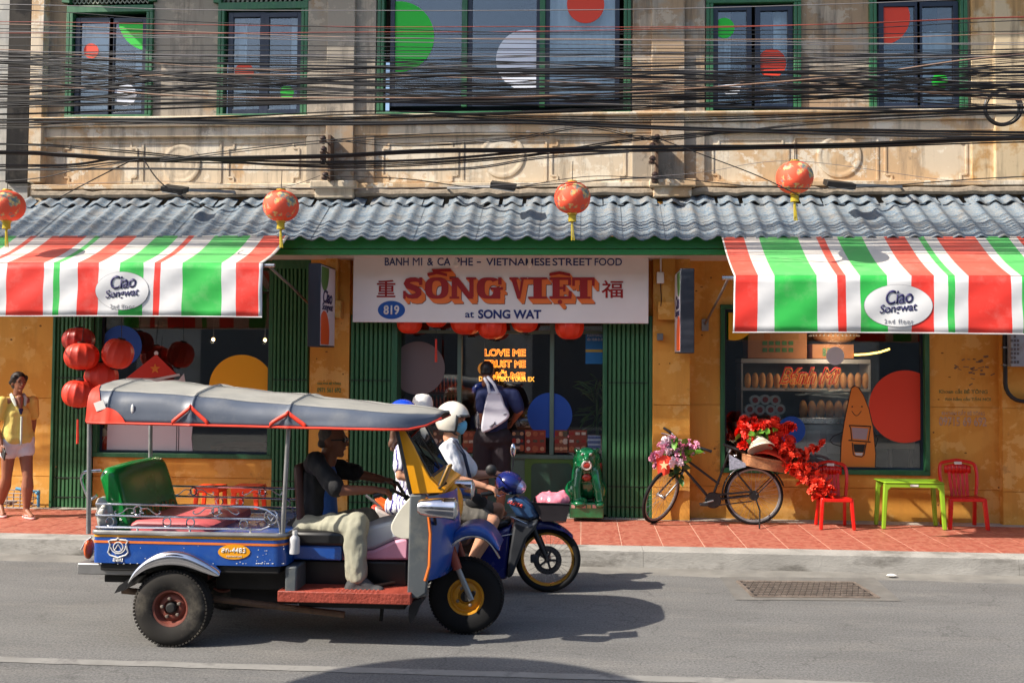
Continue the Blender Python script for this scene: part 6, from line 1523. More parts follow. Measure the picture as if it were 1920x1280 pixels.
# ================================================================ PLASTIC CHAIRS, TABLE, STOOLS
M_RPL = mat('red_plastic', (212,28,18), .3, var=.05, vs=3, spec=.5); M_GPL = mat('lime_plastic', (136,178,42), .35, var=.05, vs=3, spec=.5); M_OPL = mat('orange_red_plastic', (236,70,26), .35, var=.05)
def chair(lab, x0, x1, ytop, yseat, ybot, Yb, group='red plastic chairs by the wall'):
    a = G((x0+x1)/2, ybot, .172); t = thing('plastic_chair', lab, 'chair', (a.x, a.y, .172), group); sc = 1900/a.y; W_ = (x1-x0)/sc; hs = (ybot-yseat)/sc-.0; ht = (ybot-ytop)/sc
    D = .30; y0 = a.y-.12; cx_ = a.x; zf = .172
    st_ = MB(); k = 8
    for j in range(k+1):
        for i in range(k+1):
            u, v_ = i/k*2-1, j/k; st_.v.append(V((cx_+u*W_*.45*(1-.05*v_), y0+.02+D*v_, zf+hs-.012*(1-u*u)-.015*v_+(.012*(1-v_)**4*-1))))
    for j in range(k):
        for i in range(k): p = j*9+i; st_.f.append([p,p+1,p+10,p+9]); st_.mi.append(0)
    o = st_.build('seat', M_RPL, t, ang=60); s = o.modifiers.new('s','SOLIDIFY'); s.thickness = .012
    MB().box(cx_-W_*.42, cx_+W_*.42, y0+.012, y0+.02, zf+hs-.05, zf+hs-.014).build('apron', M_RPL, t, bevel=.004)
    for s_ in (-1,1):
        MB().prism([V((cx_+s_*W_*.36,y0+.02,zf+hs-.02)),V((cx_+s_*W_*.47,y0+.02,zf+hs-.02)),V((cx_+s_*W_*.52,y0-.01,zf)),V((cx_+s_*W_*.43,y0-.01,zf))], (0,.045,0)).build('leg', M_RPL, t, bevel=.008)
        MB().prism([V((cx_+s_*W_*.34,y0+D-.03,zf+hs-.03)),V((cx_+s_*W_*.43,y0+D-.03,zf+hs-.03)),V((cx_+s_*W_*.47,y0+D+.03,zf)),V((cx_+s_*W_*.38,y0+D+.03,zf))], (0,.04,0)).build('leg', M_RPL, t, bevel=.008)
        pts = [V((cx_+s_*W_*.42,y0+D-.01,zf+hs-.01)),V((cx_+s_*W_*.47,y0+D+.02,zf+hs+(ht-hs)*.5)),V((cx_+s_*W_*.45,y0+D+.05,zf+hs+(ht-hs)*.82)),V((cx_+s_*W_*.34,y0+D+.06,zf+ht-.03)),V((cx_+s_*W_*.0,y0+D+.065,zf+ht-.004))]
        MB().tube([V(p) for p in sp([tuple(p) for p in pts],4)], .02, 8).build('back_frame', M_RPL, t)
    bs = MB(); n = 7
    tp = [V((cx_+u*W_*.34, y0+D+.05+.012*(u*u), zf+ht-.04-.03*u*u)) for u in [i/n*2-1 for i in range(n+1)]]; lo = [V((p.x, p.y-.004, zf+hs+(ht-hs)*.6)) for p in tp]
    for i in range(n): bs.add([tp[i],tp[i+1],lo[i+1],lo[i]], [(0,1,2,3)])
    o = bs.build('back_panel', M_RPL, t, ang=70); s = o.modifiers.new('s','SOLIDIFY'); s.thickness = .012
    for i in range(5):
        u = (i-2)/2; MB().bar(V((cx_+u*W_*.22, y0+D+.045, zf+hs+(ht-hs)*.64)), V((cx_+u*W_*.2, y0+D-.02, zf+hs-.02)), .036, .01, up=(0,1,0)).build('back_slat', M_RPL, t, bevel=.003)
    MB().box(cx_-.04, cx_+.04, y0+D+.025, y0+D+.045, zf+ht-.05, zf+ht-.02).build('maker_label', M_WHITE, t)
    return t
chair('red plastic chair beside the lime table, facing the street', 1775, 1845, 870, 932, 990, 0)
chair('red plastic chair half hidden behind the cascading red flowers', 1535, 1597, 872, 932, 990, 0)
a = G(1655,992,.172); b_ = G(1772,992,.172); tb_ = thing('plastic_table', 'low lime green plastic table between the two red chairs', 'table', ((a.x+b_.x)/2, a.y, .172))
zt = P(1700,905,a.y).z+.01; cx_ = (a.x+b_.x)/2; hw = (b_.x-a.x)/2
y0, y1 = a.y+.02, min(a.y+.36, 12.3)
MB().prism([V((cx_-hw*.92,y0-.01,zt)),V((cx_+hw*.92,y0-.01,zt)),V((cx_+hw*1.0,y1,zt)),V((cx_-hw*1.0,y1,zt))], (0,0,-.02)).build('tabletop', M_GPL, tb_, bevel=.012)
def arch(y, nm):
    pts = [(-.94,0),(-.86,-.0)]; 
    k = [(cx_-hw*.93,zt-.021),(cx_+hw*.93,zt-.021),(cx_+hw*.93,zt-.06),(cx_+hw*.80,zt-.065),(cx_-hw*.80,zt-.065),(cx_-hw*.93,zt-.06)]
    MB().prism([V((x,y,z)) for x,z in k], (0,.016,0)).build(nm, M_GPL, tb_, bevel=.004)
arch(y0, 'apron'); arch(y1-.03, 'apron')
for s_ in (-1,1):
    for yy, sy in ((y0,-.01),(y1-.05,.0)):
        MB().prism([V((cx_+s_*hw*.93,yy,zt-.022)),V((cx_+s_*hw*.70,yy,zt-.064)),V((cx_+s_*hw*.80,yy,zt-.1)),V((cx_+s_*hw*.885,yy+sy,.174)),V((cx_+s_*hw*1.0,yy+sy,.174))], (0,.045,0)).build('leg', M_GPL, tb_, bevel=.008)
MB().box(cx_-.045, cx_+.045, y0-.006, y0-.001, zt-.052, zt-.03).build('maker_label', M_WHITE, tb_)
def stool(lab, x0, x1, yt, Y):
    X0, X1, _, zt = RC(x0, yt, x1, yt+50, Y); zf = .172; cx_ = (X0+X1)/2; W_ = X1-X0; t = thing('plastic_stool', lab, 'stool', (cx_, Y, zf), 'orange plastic stools behind the taxi')
    MB().box(cx_-W_*.45, cx_+W_*.45, Y, Y+W_*.9, zt-.02, zt).build('seat', M_OPL, t, bevel=.01); MB().box(cx_-W_*.46, cx_+W_*.46, Y-.004, Y+W_*.9, zt-.07, zt-.021).build('apron', M_OPL, t, bevel=.005)
    for sx in (-1,1):
        for yy in (0,1): MB().prism([V((cx_+sx*W_*.44,Y+yy*W_*.8,zt-.071)),V((cx_+sx*W_*.28,Y+yy*W_*.8,zt-.071)),V((cx_+sx*W_*.38,Y+yy*W_*.8,zf)),V((cx_+sx*W_*.5,Y+yy*W_*.8,zf))], (0,W_*.1,0)).build('leg', M_OPL, t, bevel=.006)
stool('orange plastic stool behind the taxi, the one beside its green seat', 360, 412, 912, 11.4); stool('orange plastic stool behind the taxi, nearer the driver', 430, 486, 912, 11.3)

# ================================================================ PEOPLE
M_SK = mat('skin', (196,142,112), .55, var=.06, vs=8); M_SKT = mat('tanned_skin', (150,96,70), .55, var=.07, vs=8); M_SKD = mat('brown_skin', (128,80,58), .55, var=.07, vs=8); M_HAIR = mat('dark_hair', (30,24,22), .45, var=.2, vs=40, stretch=(1,1,.2)); M_HAIRG = mat('grey_hair', (84,78,74), .6, var=.2, vs=40)
M_EYE = mat('eye_dark', (24,18,16), .2, var=0); M_LIP = mat('lip', (150,76,68), .5, var=0); M_EYW = mat('eye_white', (215,208,200), .3, var=0)
def frame3(f, u):
    f = V(f).normalized(); u = V(u); s = u.cross(f).normalized(); u = f.cross(s).normalized()      # s = the person's left
    return f, s, u
def hand_prims(wr, d, n, curl=.5, spread=.02, k=1., side=1):
    """wr wrist, d towards the fingertips, n out of the back of the hand"""
    wr, d = V(wr), V(d).normalized(); n = (V(n)-d*V(n).dot(d)).normalized(); s = d.cross(n)*side; P_ = []
    P_.append((wr+d*.02*k, wr+d*.07*k, .03*k, .036*k, (n,.55)))
    for i, L in enumerate((.062,.072,.066,.052)):
        o = (i-1.5); b = wr+d*.085*k+s*o*.0215*k; a1, a2 = curl*.9, curl*1.9; d1 = d*math.cos(a1)-n*math.sin(a1)+s*o*spread; d2 = d*math.cos(a2)-n*math.sin(a2)
        m_ = b+d1*L*.55*k; P_.append((b, m_, .0105*k, .0098*k)); P_.append((m_, m_+d2*L*.6*k, .0098*k, .008*k))
    tb_ = wr+d*.03*k-s*.03*k; td = (d*.7-s*.75-n*.35*curl).normalized(); m_ = tb_+td*.038*k; P_.append((tb_, m_, .0135*k, .0115*k)); P_.append((m_, m_+(d*.95-s*.1-n*.5*curl).normalized()*.03*k, .0115*k, .009*k))
    return P_
def head_prims(hc, f, s, u, k=1., fem=False):
    rot = Matrix((f, s, u)).transposed(); e = lambda a, b, c: hc+f*a*k+s*b*k+u*c*k
    j = .9 if fem else 1.
    return [('e', e(-.008,0,.028), (.098*k,.077*k,.098*k), rot), ('e', e(.022,0,-.012), (.074*k,.066*k*j,.095*k), rot), (e(.02,0,-.07), e(.062,0,-.092), .048*k*j, .026*k*j), 
            (e(.088,0,.022), e(.108,0,-.018), .009*k, .0145*k), (e(.076,-.035,.028), e(.076,.035,.028), .02*k, .02*k), (e(.086,-.016,-.05), e(.086,.016,-.05), .011*k, .011*k),
            ('e', e(-.008,.078,-.008), (.022*k,.009*k,.033*k), rot), ('e', e(-.008,-.078,-.008), (.022*k,.009*k,.033*k), rot), (e(-.02,0,-.07), e(-.03,0,-.15), .056*k*j, .06*k*j)]
def face_parts(t, hc, f, s, u, k=1.):
    e = lambda a, b, c: hc+f*a*k+s*b*k+u*c*k; rot = Matrix((f, s, u)).transposed()
    for b in (-.032,.032):
        MB().ell(e(.082,b,.012), (.012*k,.014*k,.0075*k), 10, 8, 0, rot).build('eye', M_EYE, t); 
        MB().tube([e(.092,b-.018,.03), e(.096,b,.034), e(.09,b+.018,.03)], .0045*k, 5).build('eyebrow', M_HAIR, t)
    MB().ell(e(.094,0,-.052), (.008*k,.022*k,.0075*k), 10, 6, 0, rot).build('mouth', M_LIP, t)
def limb(a, b, c, r0, r1, r2, bulge=0):
    a, b, c = V(a), V(b), V(c); out = [(a, b, r0, r1)]
    if bulge: m_ = b+(c-b)*.3; out += [(b, m_, r1, r1+bulge), (m_, c, r1+bulge, r2)]
    else: out.append((b, c, r1, r2))
    return out
def foot(an, toe, k=1.): 
    an, toe = V(an), V(toe); d = (toe-an); d.z = 0; d.normalize(); h = V((an.x,an.y,toe.z))
    return [(an, h-d*.03*k+V((0,0,.012)), .036*k, .032*k), (h-d*.03*k+V((0,0,.012)), toe, .036*k, .028*k), (an, toe, .033*k, .025*k)]

# ---- driver of the three-wheeler
dp = lambda x, y, Y: P(x, y, Y)
pel = dp(588,986,7.62); che = dp(592,900,7.62); nek = dp(606,862,7.6)
f, s, u = frame3((1,-.06,-.04), (0.05,0,1))
hc = dp(625,827,7.6)
t = thing('person', 'driver of the blue taxi in dark glasses, black open shirt and pale khaki trousers', 'person', pel)
shR, shL = dp(590,866,7.40), dp(600,868,7.82)
elR, wrR = dp(632,919,7.28), dp(704,918,7.36); elL, wrL = dp(668,888,7.86), dp(716,898,7.92)
hiR, hiL = dp(592,990,7.5), dp(596,990,7.74)
knR, anR, toR = dp(668,984,7.32), dp(668,1086,7.27), dp(706,1108,7.26); knL, anL, toL = dp(690,974,7.86), dp(700,1074,7.9), dp(736,1092,7.92)
body = head_prims(hc,f,s,u,1.02)+[(pel,che,.13,.14,((1,0,0),.75)),(che,nek,.12,.06),(shR,shL,.06,.06),(nek,hc-u*.06,.055,.052)]
body += limb(shR,elR,wrR,.052,.043,.03)+limb(shL,elL,wrL,.052,.043,.03)+limb(hiR,knR,anR,.08,.058,.04,.008)+limb(hiL,knL,anL,.08,.058,.04,.008)
body += hand_prims(wrR,(1,.05,-.12),(0,-.35,1),.75)+hand_prims(wrL,(1,-.1,-.1),(0,.35,1),.75,side=1)
blob('body', body, M_SKD, t, .0075, 4)
face_parts(t,hc,f,s,u)
blob('shirt', [(pel+V((.0,0,.02)),che,.158,.172,((1,0,0),.80)),(che,nek-V((.02,0,.02)),.155,.07),(shR,shL,.078,.078),(shR,shR+(elR-shR)*.9,.074,.068),(shL,shL+(elL-shL)*.9+(wrL-elL)*.15,.074,.062),(pel+V((-.05,0,-.05)),pel+V((.05,0,-.03)),.16,.15)], mat('black_shirt', (20,20,23), .75, var=.15, vs=12, bump=.7, bs=22, stretch=(1,1,.45)), t, .0095, 3, wr=.02, ws=10)
blob('tee_shirt', [(pel+V((.10,-.02,.06)),che+V((.075,0,.02)),.105,.11,((1,0,0),.8)),(che+V((.07,0,.02)),nek+V((.03,0,.0)),.1,.05)], mat('blue_tee', (52,92,160), .8, var=.1, bump=.7, bs=22, stretch=(1,1,.45)), t, .011, 4, wr=.006, ws=14)
blob('trousers', [(pel+V((0,-.1,-.01)),pel+V((0,.1,-.01)),.135,.135)]+limb(hiR,knR,anR+V((0,0,.02)),.105,.092,.075)+limb(hiL,knL,anL+V((0,0,.02)),.105,.092,.075), mat('khaki_cloth', (154,152,134), .85, var=.1, vs=8, bump=.7, bs=22, stretch=(1,1,.45)), t, .011, 2, wr=.022, ws=11)
rot = Matrix((f,s,u)).transposed(); e = lambda a,b,c: hc+f*a+s*b+u*c
blob('hair', [('e',e(-.03,0,.045),(.088,.081,.088),rot),(e(-.075,-.04,-.02),e(-.075,.04,-.02),.035,.035)], M_HAIRG, t, .009, 3, wr=.004, ws=40)
gl = MB()
for b in (-.034,.034): gl.ell(e(.098,b,.014), (.008,.026,.018), 12, 8, 0, rot)
gl.bar(e(.1,-.06,.022), e(.1,.06,.022), .006, .008); 
for b in (-.079,.079): gl.bar(e(.1,b*.8,.02), e(.0,b,.014), .005, .009)
gl.build('sunglasses', M_BLACK, t)
for an, to in ((anR,toR),(anL,toL)):
    d = (to-an); d.z = 0; d.normalize(); h = V((an.x,an.y,to.z)); sh = part_empty('shoe', t)
    blob('upper', [(an+V((0,0,.0)),h-d*.035+V((0,0,.012)),.054,.054),(h-d*.03+V((0,0,.01)),to+d*.02,.056,.042),(an+d*.01,to-d*.02,.052,.04)], mat('grey_trainer', (66,66,68), .7, var=.2, vs=20), sh, .009, 3)
    so_ = MB(); so_.prism([h-d*.075+V((0,-.042,-.043)),h-d*.075+V((0,.042,-.043)),to+V((0,.038,-.04))+d*.03,to+V((0,-.038,-.04))+d*.03], (0,0,.026)); so_.build('sole', M_WHITE, sh, bevel=.008)
# ---- motorbike rider
t = thing('person', 'motorbike rider in white helmet, blue face mask, white short sleeved shirt and grey shorts', 'person', dp(850,955,YM))
hc = dp(851,789,9.05); f, s, u = frame3((1,-.12,-.06),(0,0,1)); rot = Matrix((f,s,u)).transposed(); e = lambda a,b,c: hc+f*a+s*b+u*c
pel, che, nek = dp(842,952,9.05), dp(846,862,9.05), dp(847,824,9.05)
shR, shL = dp(836,846,8.86), dp(852,846,9.24); elR, wrR = dp(856,898,8.74), dp(908,912,8.75); elL, wrL = dp(890,890,9.36), dp(932,888,9.36)
hiR, hiL = dp(846,958,8.95), dp(848,958,9.15); knR, anR = dp(924,976,8.86), dp(880,1062,8.85); knL, anL = dp(934,954,9.24), dp(892,1062,9.26); toR, toL = dp(908,1074,8.84), dp(916,1074,9.27)
body = head_prims(hc,f,s,u)+[(pel,che,.125,.135,((1,0,0),.75)),(che,nek,.11,.06),(shR,shL,.058,.058),(nek,hc-u*.06,.055,.05)]+limb(shR,elR,wrR,.052,.046,.031)+limb(shL,elL,wrL,.052,.046,.031)+limb(hiR,knR,anR,.088,.062,.04,.014)+limb(hiL,knL,anL,.088,.062,.04,.014)+foot(anR,toR)+foot(anL,toL)
body += hand_prims(wrR,(1,.0,-.22),(.15,-.3,1),.8,k=1.05)+hand_prims(wrL,(1,-.05,-.02),(.1,.3,1),.8,side=1,k=1.05)
blob('body', body, M_SK, t, .0075, 4); face_parts(t,hc,f,s,u)
M_WSH = mat('white_shirt', (216,216,218), .8, var=.05, vs=8, bump=.7, bs=22, stretch=(1,1,.45))
blob('shirt', [(pel+V((.02,0,.03)),che,.15,.165,((1,0,0),.82)),(che,nek-V((0,0,.04)),.15,.075),(shR,shL,.078,.078),(shR,shR+(elR-shR)*.72,.082,.082),(shL,shL+(elL-shL)*.75,.08,.078),(pel+V((.06,0,.0)),pel+V((.03,0,.03)),.14,.15),(nek+V((0,-.05,-.02)),nek+V((0,.05,-.02)),.04,.04)], M_WSH, t, .0095, 3, wr=.018, ws=10)
blob('shorts', [(pel+V((0,-.08,-.02)),pel+V((0,.08,-.02)),.14,.14),(hiR,hiR+(knR-hiR)*.72,.118,.098),(hiL,hiL+(knL-hiL)*.72,.118,.098)], mat('grey_shorts', (92,88,82), .85, var=.12, vs=9, bump=.7, bs=22, stretch=(1,1,.45)), t, .011, 3, wr=.012, ws=13)
hm = thing('helmet', 'cream open face helmet with dark edge lines worn by the motorbike rider', 'helmet', hc)
mb = MB(); n, k = 36, 20; R_ = .152
for i in range(k+1):
    th = pi*.74*i/k
    for j in range(n):
        ph = 2*pi*j/n; d = V((math.sin(th)*math.cos(ph), math.sin(th)*math.sin(ph), math.cos(th)))
        mb.v.append(e(-.015,0,.018)+rot @ V((d.x*R_*1.04, d.y*R_*.9, d.z*R_*1.05)))
keep = []
for i in range(k):
    for j in range(n):
        thm = pi*.74*(i+.5)/k; ph = 2*pi*(j+.5)/n; ph = ph-2*pi if ph > pi else ph
        if thm > 1.36 and abs(ph) < 1.02-.0*(thm): continue
        mb.f.append([i*n+j, i*n+n+j, i*n+n+(j+1)%n, i*n+(j+1)%n]); mb.mi.append(0)
o = mb.build('shell', mat('cream_helmet', (226,220,204), .22, var=.03, coat=.6), hm, ang=80); sm = o.modifiers.new('s','SOLIDIFY'); sm.thickness = .014; sm.offset = -1
def hpt(th, ph, k_=1.): d = V((math.sin(th)*math.cos(ph), math.sin(th)*math.sin(ph), math.cos(th))); return e(-.015,0,.018)+rot @ V((d.x*R_*1.04*k_, d.y*R_*.9*k_, d.z*R_*1.05*k_))
tend = pi*.74
for off in (0, .075):
    pts = [hpt(tend-off, pi, 1.0)]+[hpt(tend-off, pi-(pi-1.05-off)*q/8, 1.0) for q in range(1,9)]+[hpt(tend-(tend-1.36+off)*q/5-off*(1-q/5), 1.05+off, 1.003) for q in range(1,6)]+[hpt(1.36-off, (1.05+off)*(1-q/6), 1.003) for q in range(1,12)]
    half = pts; MB().tube(half, .0065 if off == 0 else .004, 6).build('edge_trim', M_BLACK, hm)
    pts2 = [hpt(tend-off, -pi+(pi-1.05-off)*q/8, 1.0) for q in range(0,9)]+[hpt(tend-(tend-1.36+off)*q/5-off*(1-q/5), -1.05-off, 1.003) for q in range(1,6)]
    MB().tube(pts2, .0065 if off == 0 else .004, 6).build('edge_trim', M_BLACK, hm)
MB().tube([hpt(tend,-1.3),e(.03,-.05,-.11),e(.045,0,-.125),e(.03,.05,-.11),hpt(tend,1.3)], .008, 6).build('chin_strap', M_BLACK, hm)
mk_ = blob('face_mask', [('e',e(.062,0,-.045),(.062,.068,.055),rot),(e(.09,0,-.02),e(.075,0,-.085),.035,.03)], mat('blue_mask', (112,186,216), .8, var=.05), t, .008, 3)
for b in (-1,1): MB().tube([e(.075,b*.06,-.03), e(.0,b*.082,.0)], .0025, 4).build('mask_loop', M_WHITE, t)
bgs = thing('sling_bag', 'small black sling bag worn across the chest of the motorbike rider', 'bag', dp(900,940,8.95))
MB().tube([nek+V((-.05,.06,.015)), nek+V((.05,-.1,-.01)), che+V((.13,-.12,.06)), che+V((.17,-.1,-.1)), dp(890,930,8.9)], .016, 6, flat=(0,1,0)).build('strap', mat('navy_strap', (34,40,62), .7), bgs)
MB().tube([nek+V((-.05,.06,.015)), nek+V((-.12,.06,-.06)), che+V((-.16,.05,-.05)), pel+V((-.1,-.05,.1))], .016, 6).build('strap', MATS['navy_strap'], bgs)
blob('pouch', [('e',dp(893,940,8.88),(.1,.05,.075))], mat('black_cloth', (26,26,29), .7, var=.1), bgs, .01, 3)
# ---- pillion passenger
t = thing('person', 'pillion passenger in blue helmet and purple patterned white clothes, half hidden behind the taxi front', 'person', dp(760,940,YM))
t['label'] = 'pillion passenger with blue helmet and purple patterned white clothes behind the taxi driver'
hc = dp(757,788,9.02); f, s, u = frame3((1,.3,-.1),(0,0,1)); rot = Matrix((f,s,u)).transposed(); e = lambda a,b,c: hc+f*a+s*b+u*c
pel, che, nek = dp(768,938,9.05), dp(764,866,9.05), dp(760,826,9.05); shR, shL = dp(752,846,8.88), dp(772,846,9.2); elR, wrR = dp(750,892,8.82), dp(790,902,8.82); elL, wrL = dp(790,892,9.3), dp(820,895,9.3)
hiR, hiL = dp(764,938,8.95), dp(770,938,9.15); knR, anR = dp(735,928,8.72), dp(760,1040,8.8); knR = dp(800,955,8.86); anR = dp(775,1050,8.86); knL, anL = dp(810,950,9.26), dp(790,1050,9.26)
body = head_prims(hc,f,s,u,.95,True)+[(pel,che,.115,.12,((1,0,0),.75)),(che,nek,.1,.05),(shR,shL,.05,.05),(nek,hc-u*.06,.045,.045)]+limb(shR,elR,wrR,.045,.038,.026)+limb(shL,elL,wrL,.045,.038,.026)+limb(hiR,knR,anR,.085,.058,.036,.01)+limb(hiL,knL,anL,.085,.058,.036,.01)+hand_prims(wrR,(1,0,-.1),(0,-.3,1),.6,k=.92)+hand_prims(wrL,(1,0,-.1),(0,.3,1),.6,k=.92)+foot(anR,anR+V((.12,0,-.07)),.95)+foot(anL,anL+V((.12,0,-.07)),.95)
blob('body', body, M_SK, t, .008, 4); face_parts(t,hc,f,s,u,.95)
def patt():
    mt = mat('purple_batik', (222,222,230), .8, var=0); n = mt.node_tree; L = n.links; b = n.nodes['Principled BSDF']; tc = n.nodes.new('ShaderNodeTexCoord'); wv = n.nodes.new('ShaderNodeTexWave'); wv.inputs['Scale'].default_value = 7; wv.inputs['Distortion'].default_value = 9; wv.inputs['Detail'].default_value = 3; L.new(tc.outputs['Object'], wv.inputs['Vector'])
    r = n.nodes.new('ShaderNodeValToRGB'); el = r.color_ramp.elements; el[0].position = .12; el[0].color = srgb((58,48,130)); el[1].position = .34; el[1].color = srgb((224,224,232)); L.new(wv.outputs[0], r.inputs[0]); L.new(r.outputs[0], b.inputs['Base Color']); return mt
M_BAT = patt()
blob('blouse', [(pel+V((0,0,.0)),che,.14,.145,((1,0,0),.82)),(che,nek-V((0,0,.03)),.13,.06),(shR,shL,.066,.066),(shR,shR+(elR-shR)*.6,.068,.066),(shL,shL+(elL-shL)*.6,.068,.066)], M_BAT, t, .012, 3, wr=.012, ws=13)
blob('skirt', [(pel+V((-.03,-.09,-.02)),pel+V((-.03,.09,-.02)),.13,.13),(hiR,knR,.12,.09),(hiL,knL,.12,.09),(pel+V((-.12,-.12,-.03)),hiR+V((0,-.1,-.03)),.09,.1)], M_BAT, t, .012, 3, wr=.014, ws=12)
blob('hair', [('e',e(-.03,0,.02),(.088,.084,.1),rot),(e(-.06,-.03,-.03),e(-.09,-.03,-.22),.055,.03),(e(-.05,.0,-.05),e(-.07,.02,-.26),.05,.025)], mat('brown_hair', (92,64,48), .5, var=.25, vs=40, stretch=(1,1,.2)), t, .01, 2, wr=.01, ws=30)
h2 = thing('helmet', 'blue half helmet of the pillion passenger showing above the taxi roof', 'helmet', hc)
mb = MB(); mb.lathe([(.001,.145)]+[(.135*math.sin(a), .01+.14*math.cos(a)) for a in (.2,.4,.6,.8,1.0,1.2,1.4,1.57)]+[(.136,-.02)], hc+V((-.01,0,.03)), (0,0,1), 28, cap=False); o = mb.build('shell', mat('blue_helmet', (22,70,200), .2, var=.03, coat=.7), h2, ang=80); sm = o.modifiers.new('s','SOLIDIFY'); sm.thickness = .012
# ---- person behind with white hat (only the hat shows)
t = thing('person', 'passer-by on the pavement behind the taxi, only a white dark brimmed hat showing', 'person', (P(790,960,11.2).x, 11.2, .172))
bx, by = P(790,960,11.2).x, 11.2; hz = P(790,770,11.2).z; f, s, u = frame3((1,.2,0),(0,0,1)); hc = V((bx,by,hz)); k = (hz-.17)/1.63
q = lambda x,y,z: V((bx+x,by+y,.172+z*k)); e = lambda a,b,c: hc+f*a+s*b+u*c
blob('body', head_prims(hc,f,s,u)+[(q(0,0,.92),q(0,0,1.3),.13,.14,((1,0,0),.75)),(q(0,0,1.3),q(0,0,1.48),.1,.055),(q(0,-.19,1.38),q(0,.19,1.38),.055,.055)]+limb(q(0,-.2,1.38),q(-.02,-.24,1.1),q(.03,-.24,.86),.05,.04,.028)+limb(q(0,.2,1.38),q(-.02,.24,1.1),q(.03,.24,.86),.05,.04,.028)+limb(q(0,-.1,.9),q(.04,-.1,.5),q(.0,-.1,.08),.085,.058,.04,.01)+limb(q(0,.1,.9),q(.0,.1,.5),q(-.04,.1,.08),.085,.058,.04,.01)+foot(q(0,-.1,.08),q(.14,-.1,.02))+foot(q(-.04,.1,.08),q(.1,.1,.02))+hand_prims(q(.03,-.24,.86),(.1,0,-1),(0,-1,0),.4)+hand_prims(q(.03,.24,.86),(.1,0,-1),(0,1,0),.4), M_SKT, t, .009, 4); face_parts(t,hc,f,s,u)
blob('shirt', [(q(0,0,.88),q(0,0,1.3),.15,.16,((1,0,0),.8)),(q(0,0,1.3),q(0,0,1.44),.12,.07),(q(0,-.19,1.38),q(0,.19,1.38),.07,.07),(q(0,-.2,1.38),q(-.02,-.24,1.12),.068,.06),(q(0,.2,1.38),q(-.02,.24,1.12),.068,.06)], mat('dark_green_shirt', (40,52,46), .8), t, .013, 3, wr=.01); blob('trousers', [(q(0,-.08,.9),q(0,.08,.9),.13,.13)]+limb(q(0,-.1,.9),q(.04,-.1,.5),q(0,-.1,.1),.1,.08,.07)+limb(q(0,.1,.9),q(0,.1,.5),q(-.04,.1,.1),.1,.08,.07), mat('dark_trousers', (34,34,40), .8), t, .013, 3, wr=.01)
ht = thing('sun_hat', 'white hat with a dark brim showing just above the taxi roof', 'hat', hc)
MB().lathe([(.118,.05),(.115,.1),(.1,.15),(.07,.18),(.001,.192)], hc, (0,0,1), 28, cap=False).build('crown', M_WHITE, ht, ang=80); MB().lathe([(.1,.055),(.13,.05),(.155,.03),(.155,.02),(.12,.04)], hc, (0,0,1), 28, cap=False).build('brim', mat('dark_brim', (26,24,26), .6), ht)
# ---- man at the door with a tote bag
Ym = 12.0
a = P(915,966,Ym); bx, by = a.x, Ym; zf = .2; k = (P(912,680,Ym).z-zf)/1.77
q = lambda x,y,z: V((bx+x,by+y,zf+z*k))
t = thing('person', 'man in navy polo shirt and black shorts seen from behind at the shop doorway', 'person', (bx,by,zf))
f, s, u = frame3((0.15,1,-.28),(0,.25,1)); hc = P(914,697,Ym+.14); e = lambda a,b,c: hc+f*a+s*b+u*c; rot = Matrix((f,s,u)).transposed()
pel = q(.05,.0,.93); che = P(930,748,Ym+.05); nek = P(920,720,Ym+.08); shL, shR = P(904,738,Ym+.03), P(962,740,Ym+.0)
elL, wrL = P(905,776,Ym-.02), P(906,803,Ym+.02); elR, wrR = P(974,770,Ym-.05), P(962,788,Ym+.12)
hL, hR = q(-.06,0,.9), q(.14,0,.9)
body = head_prims(hc,f,s,u)+[(pel,che,.14,.145,((0,1,0),.75)),(che,nek,.12,.065),(shL,shR,.062,.062),(nek,hc-u*.05,.058,.055)]+limb(shL,elL,wrL,.056,.046,.031)+limb(shR,elR,wrR,.056,.046,.033)+limb(hL,q(-.07,.02,.5),q(-.06,-.02,.08),.09,.06,.042,.016)+limb(hR,q(.15,.02,.5),q(.15,-.02,.08),.09,.06,.042,.016)+foot(q(-.06,-.02,.08),q(-.08,.14,.02))+foot(q(.15,-.02,.08),q(.19,.14,.02))+hand_prims(wrL,(.02,.05,-1),(-1,-.2,0),.5)+hand_prims(wrR,(-.3,.6,-.5),(1,.3,0),.6)
blob('body', body, M_SKT, t, .008, 4); face_parts(t,hc,f,s,u)
blob('polo_shirt', [(pel+V((0,0,-.02)),che,.165,.175,((0,1,0),.8)),(che,nek-V((0,0,.02)),.15,.08),(shL,shR,.082,.082),(shL,shL+(elL-shL)*.7,.082,.08),(shR,shR+(elR-shR)*.75,.084,.082)], mat('navy_polo', (26,38,82), .8, var=.1, bump=.7, bs=22, stretch=(1,1,.45)), t, .012, 3, wr=.01, ws=10)
blob('shorts', [(pel+V((-.08,0,-.03)),pel+V((.08,0,-.03)),.15,.15),(hL,q(-.08,.01,.5),.125,.115),(hR,q(.16,.01,.5),.125,.115)], mat('black_shorts', (34,26,32), .85, var=.1, bump=.7, bs=22, stretch=(1,1,.45)), t, .012, 3, wr=.008, ws=9)
blob('hair', [('e',e(-.02,0,.035),(.1,.084,.095),rot),(e(-.06,-.03,-.02),e(-.06,.03,-.02),.04,.04)], M_HAIR, t, .009, 3, wr=.004, ws=40)
MB().torus(wrL+V((0,0,.01)), (0,0,1), .036, .009, 18, 6).build('watch', M_WHITE, t)
tg = thing('tote_bag', 'white cotton tote bag hanging from the shoulder of the man at the doorway', 'bag', P(930,780,Ym-.2))
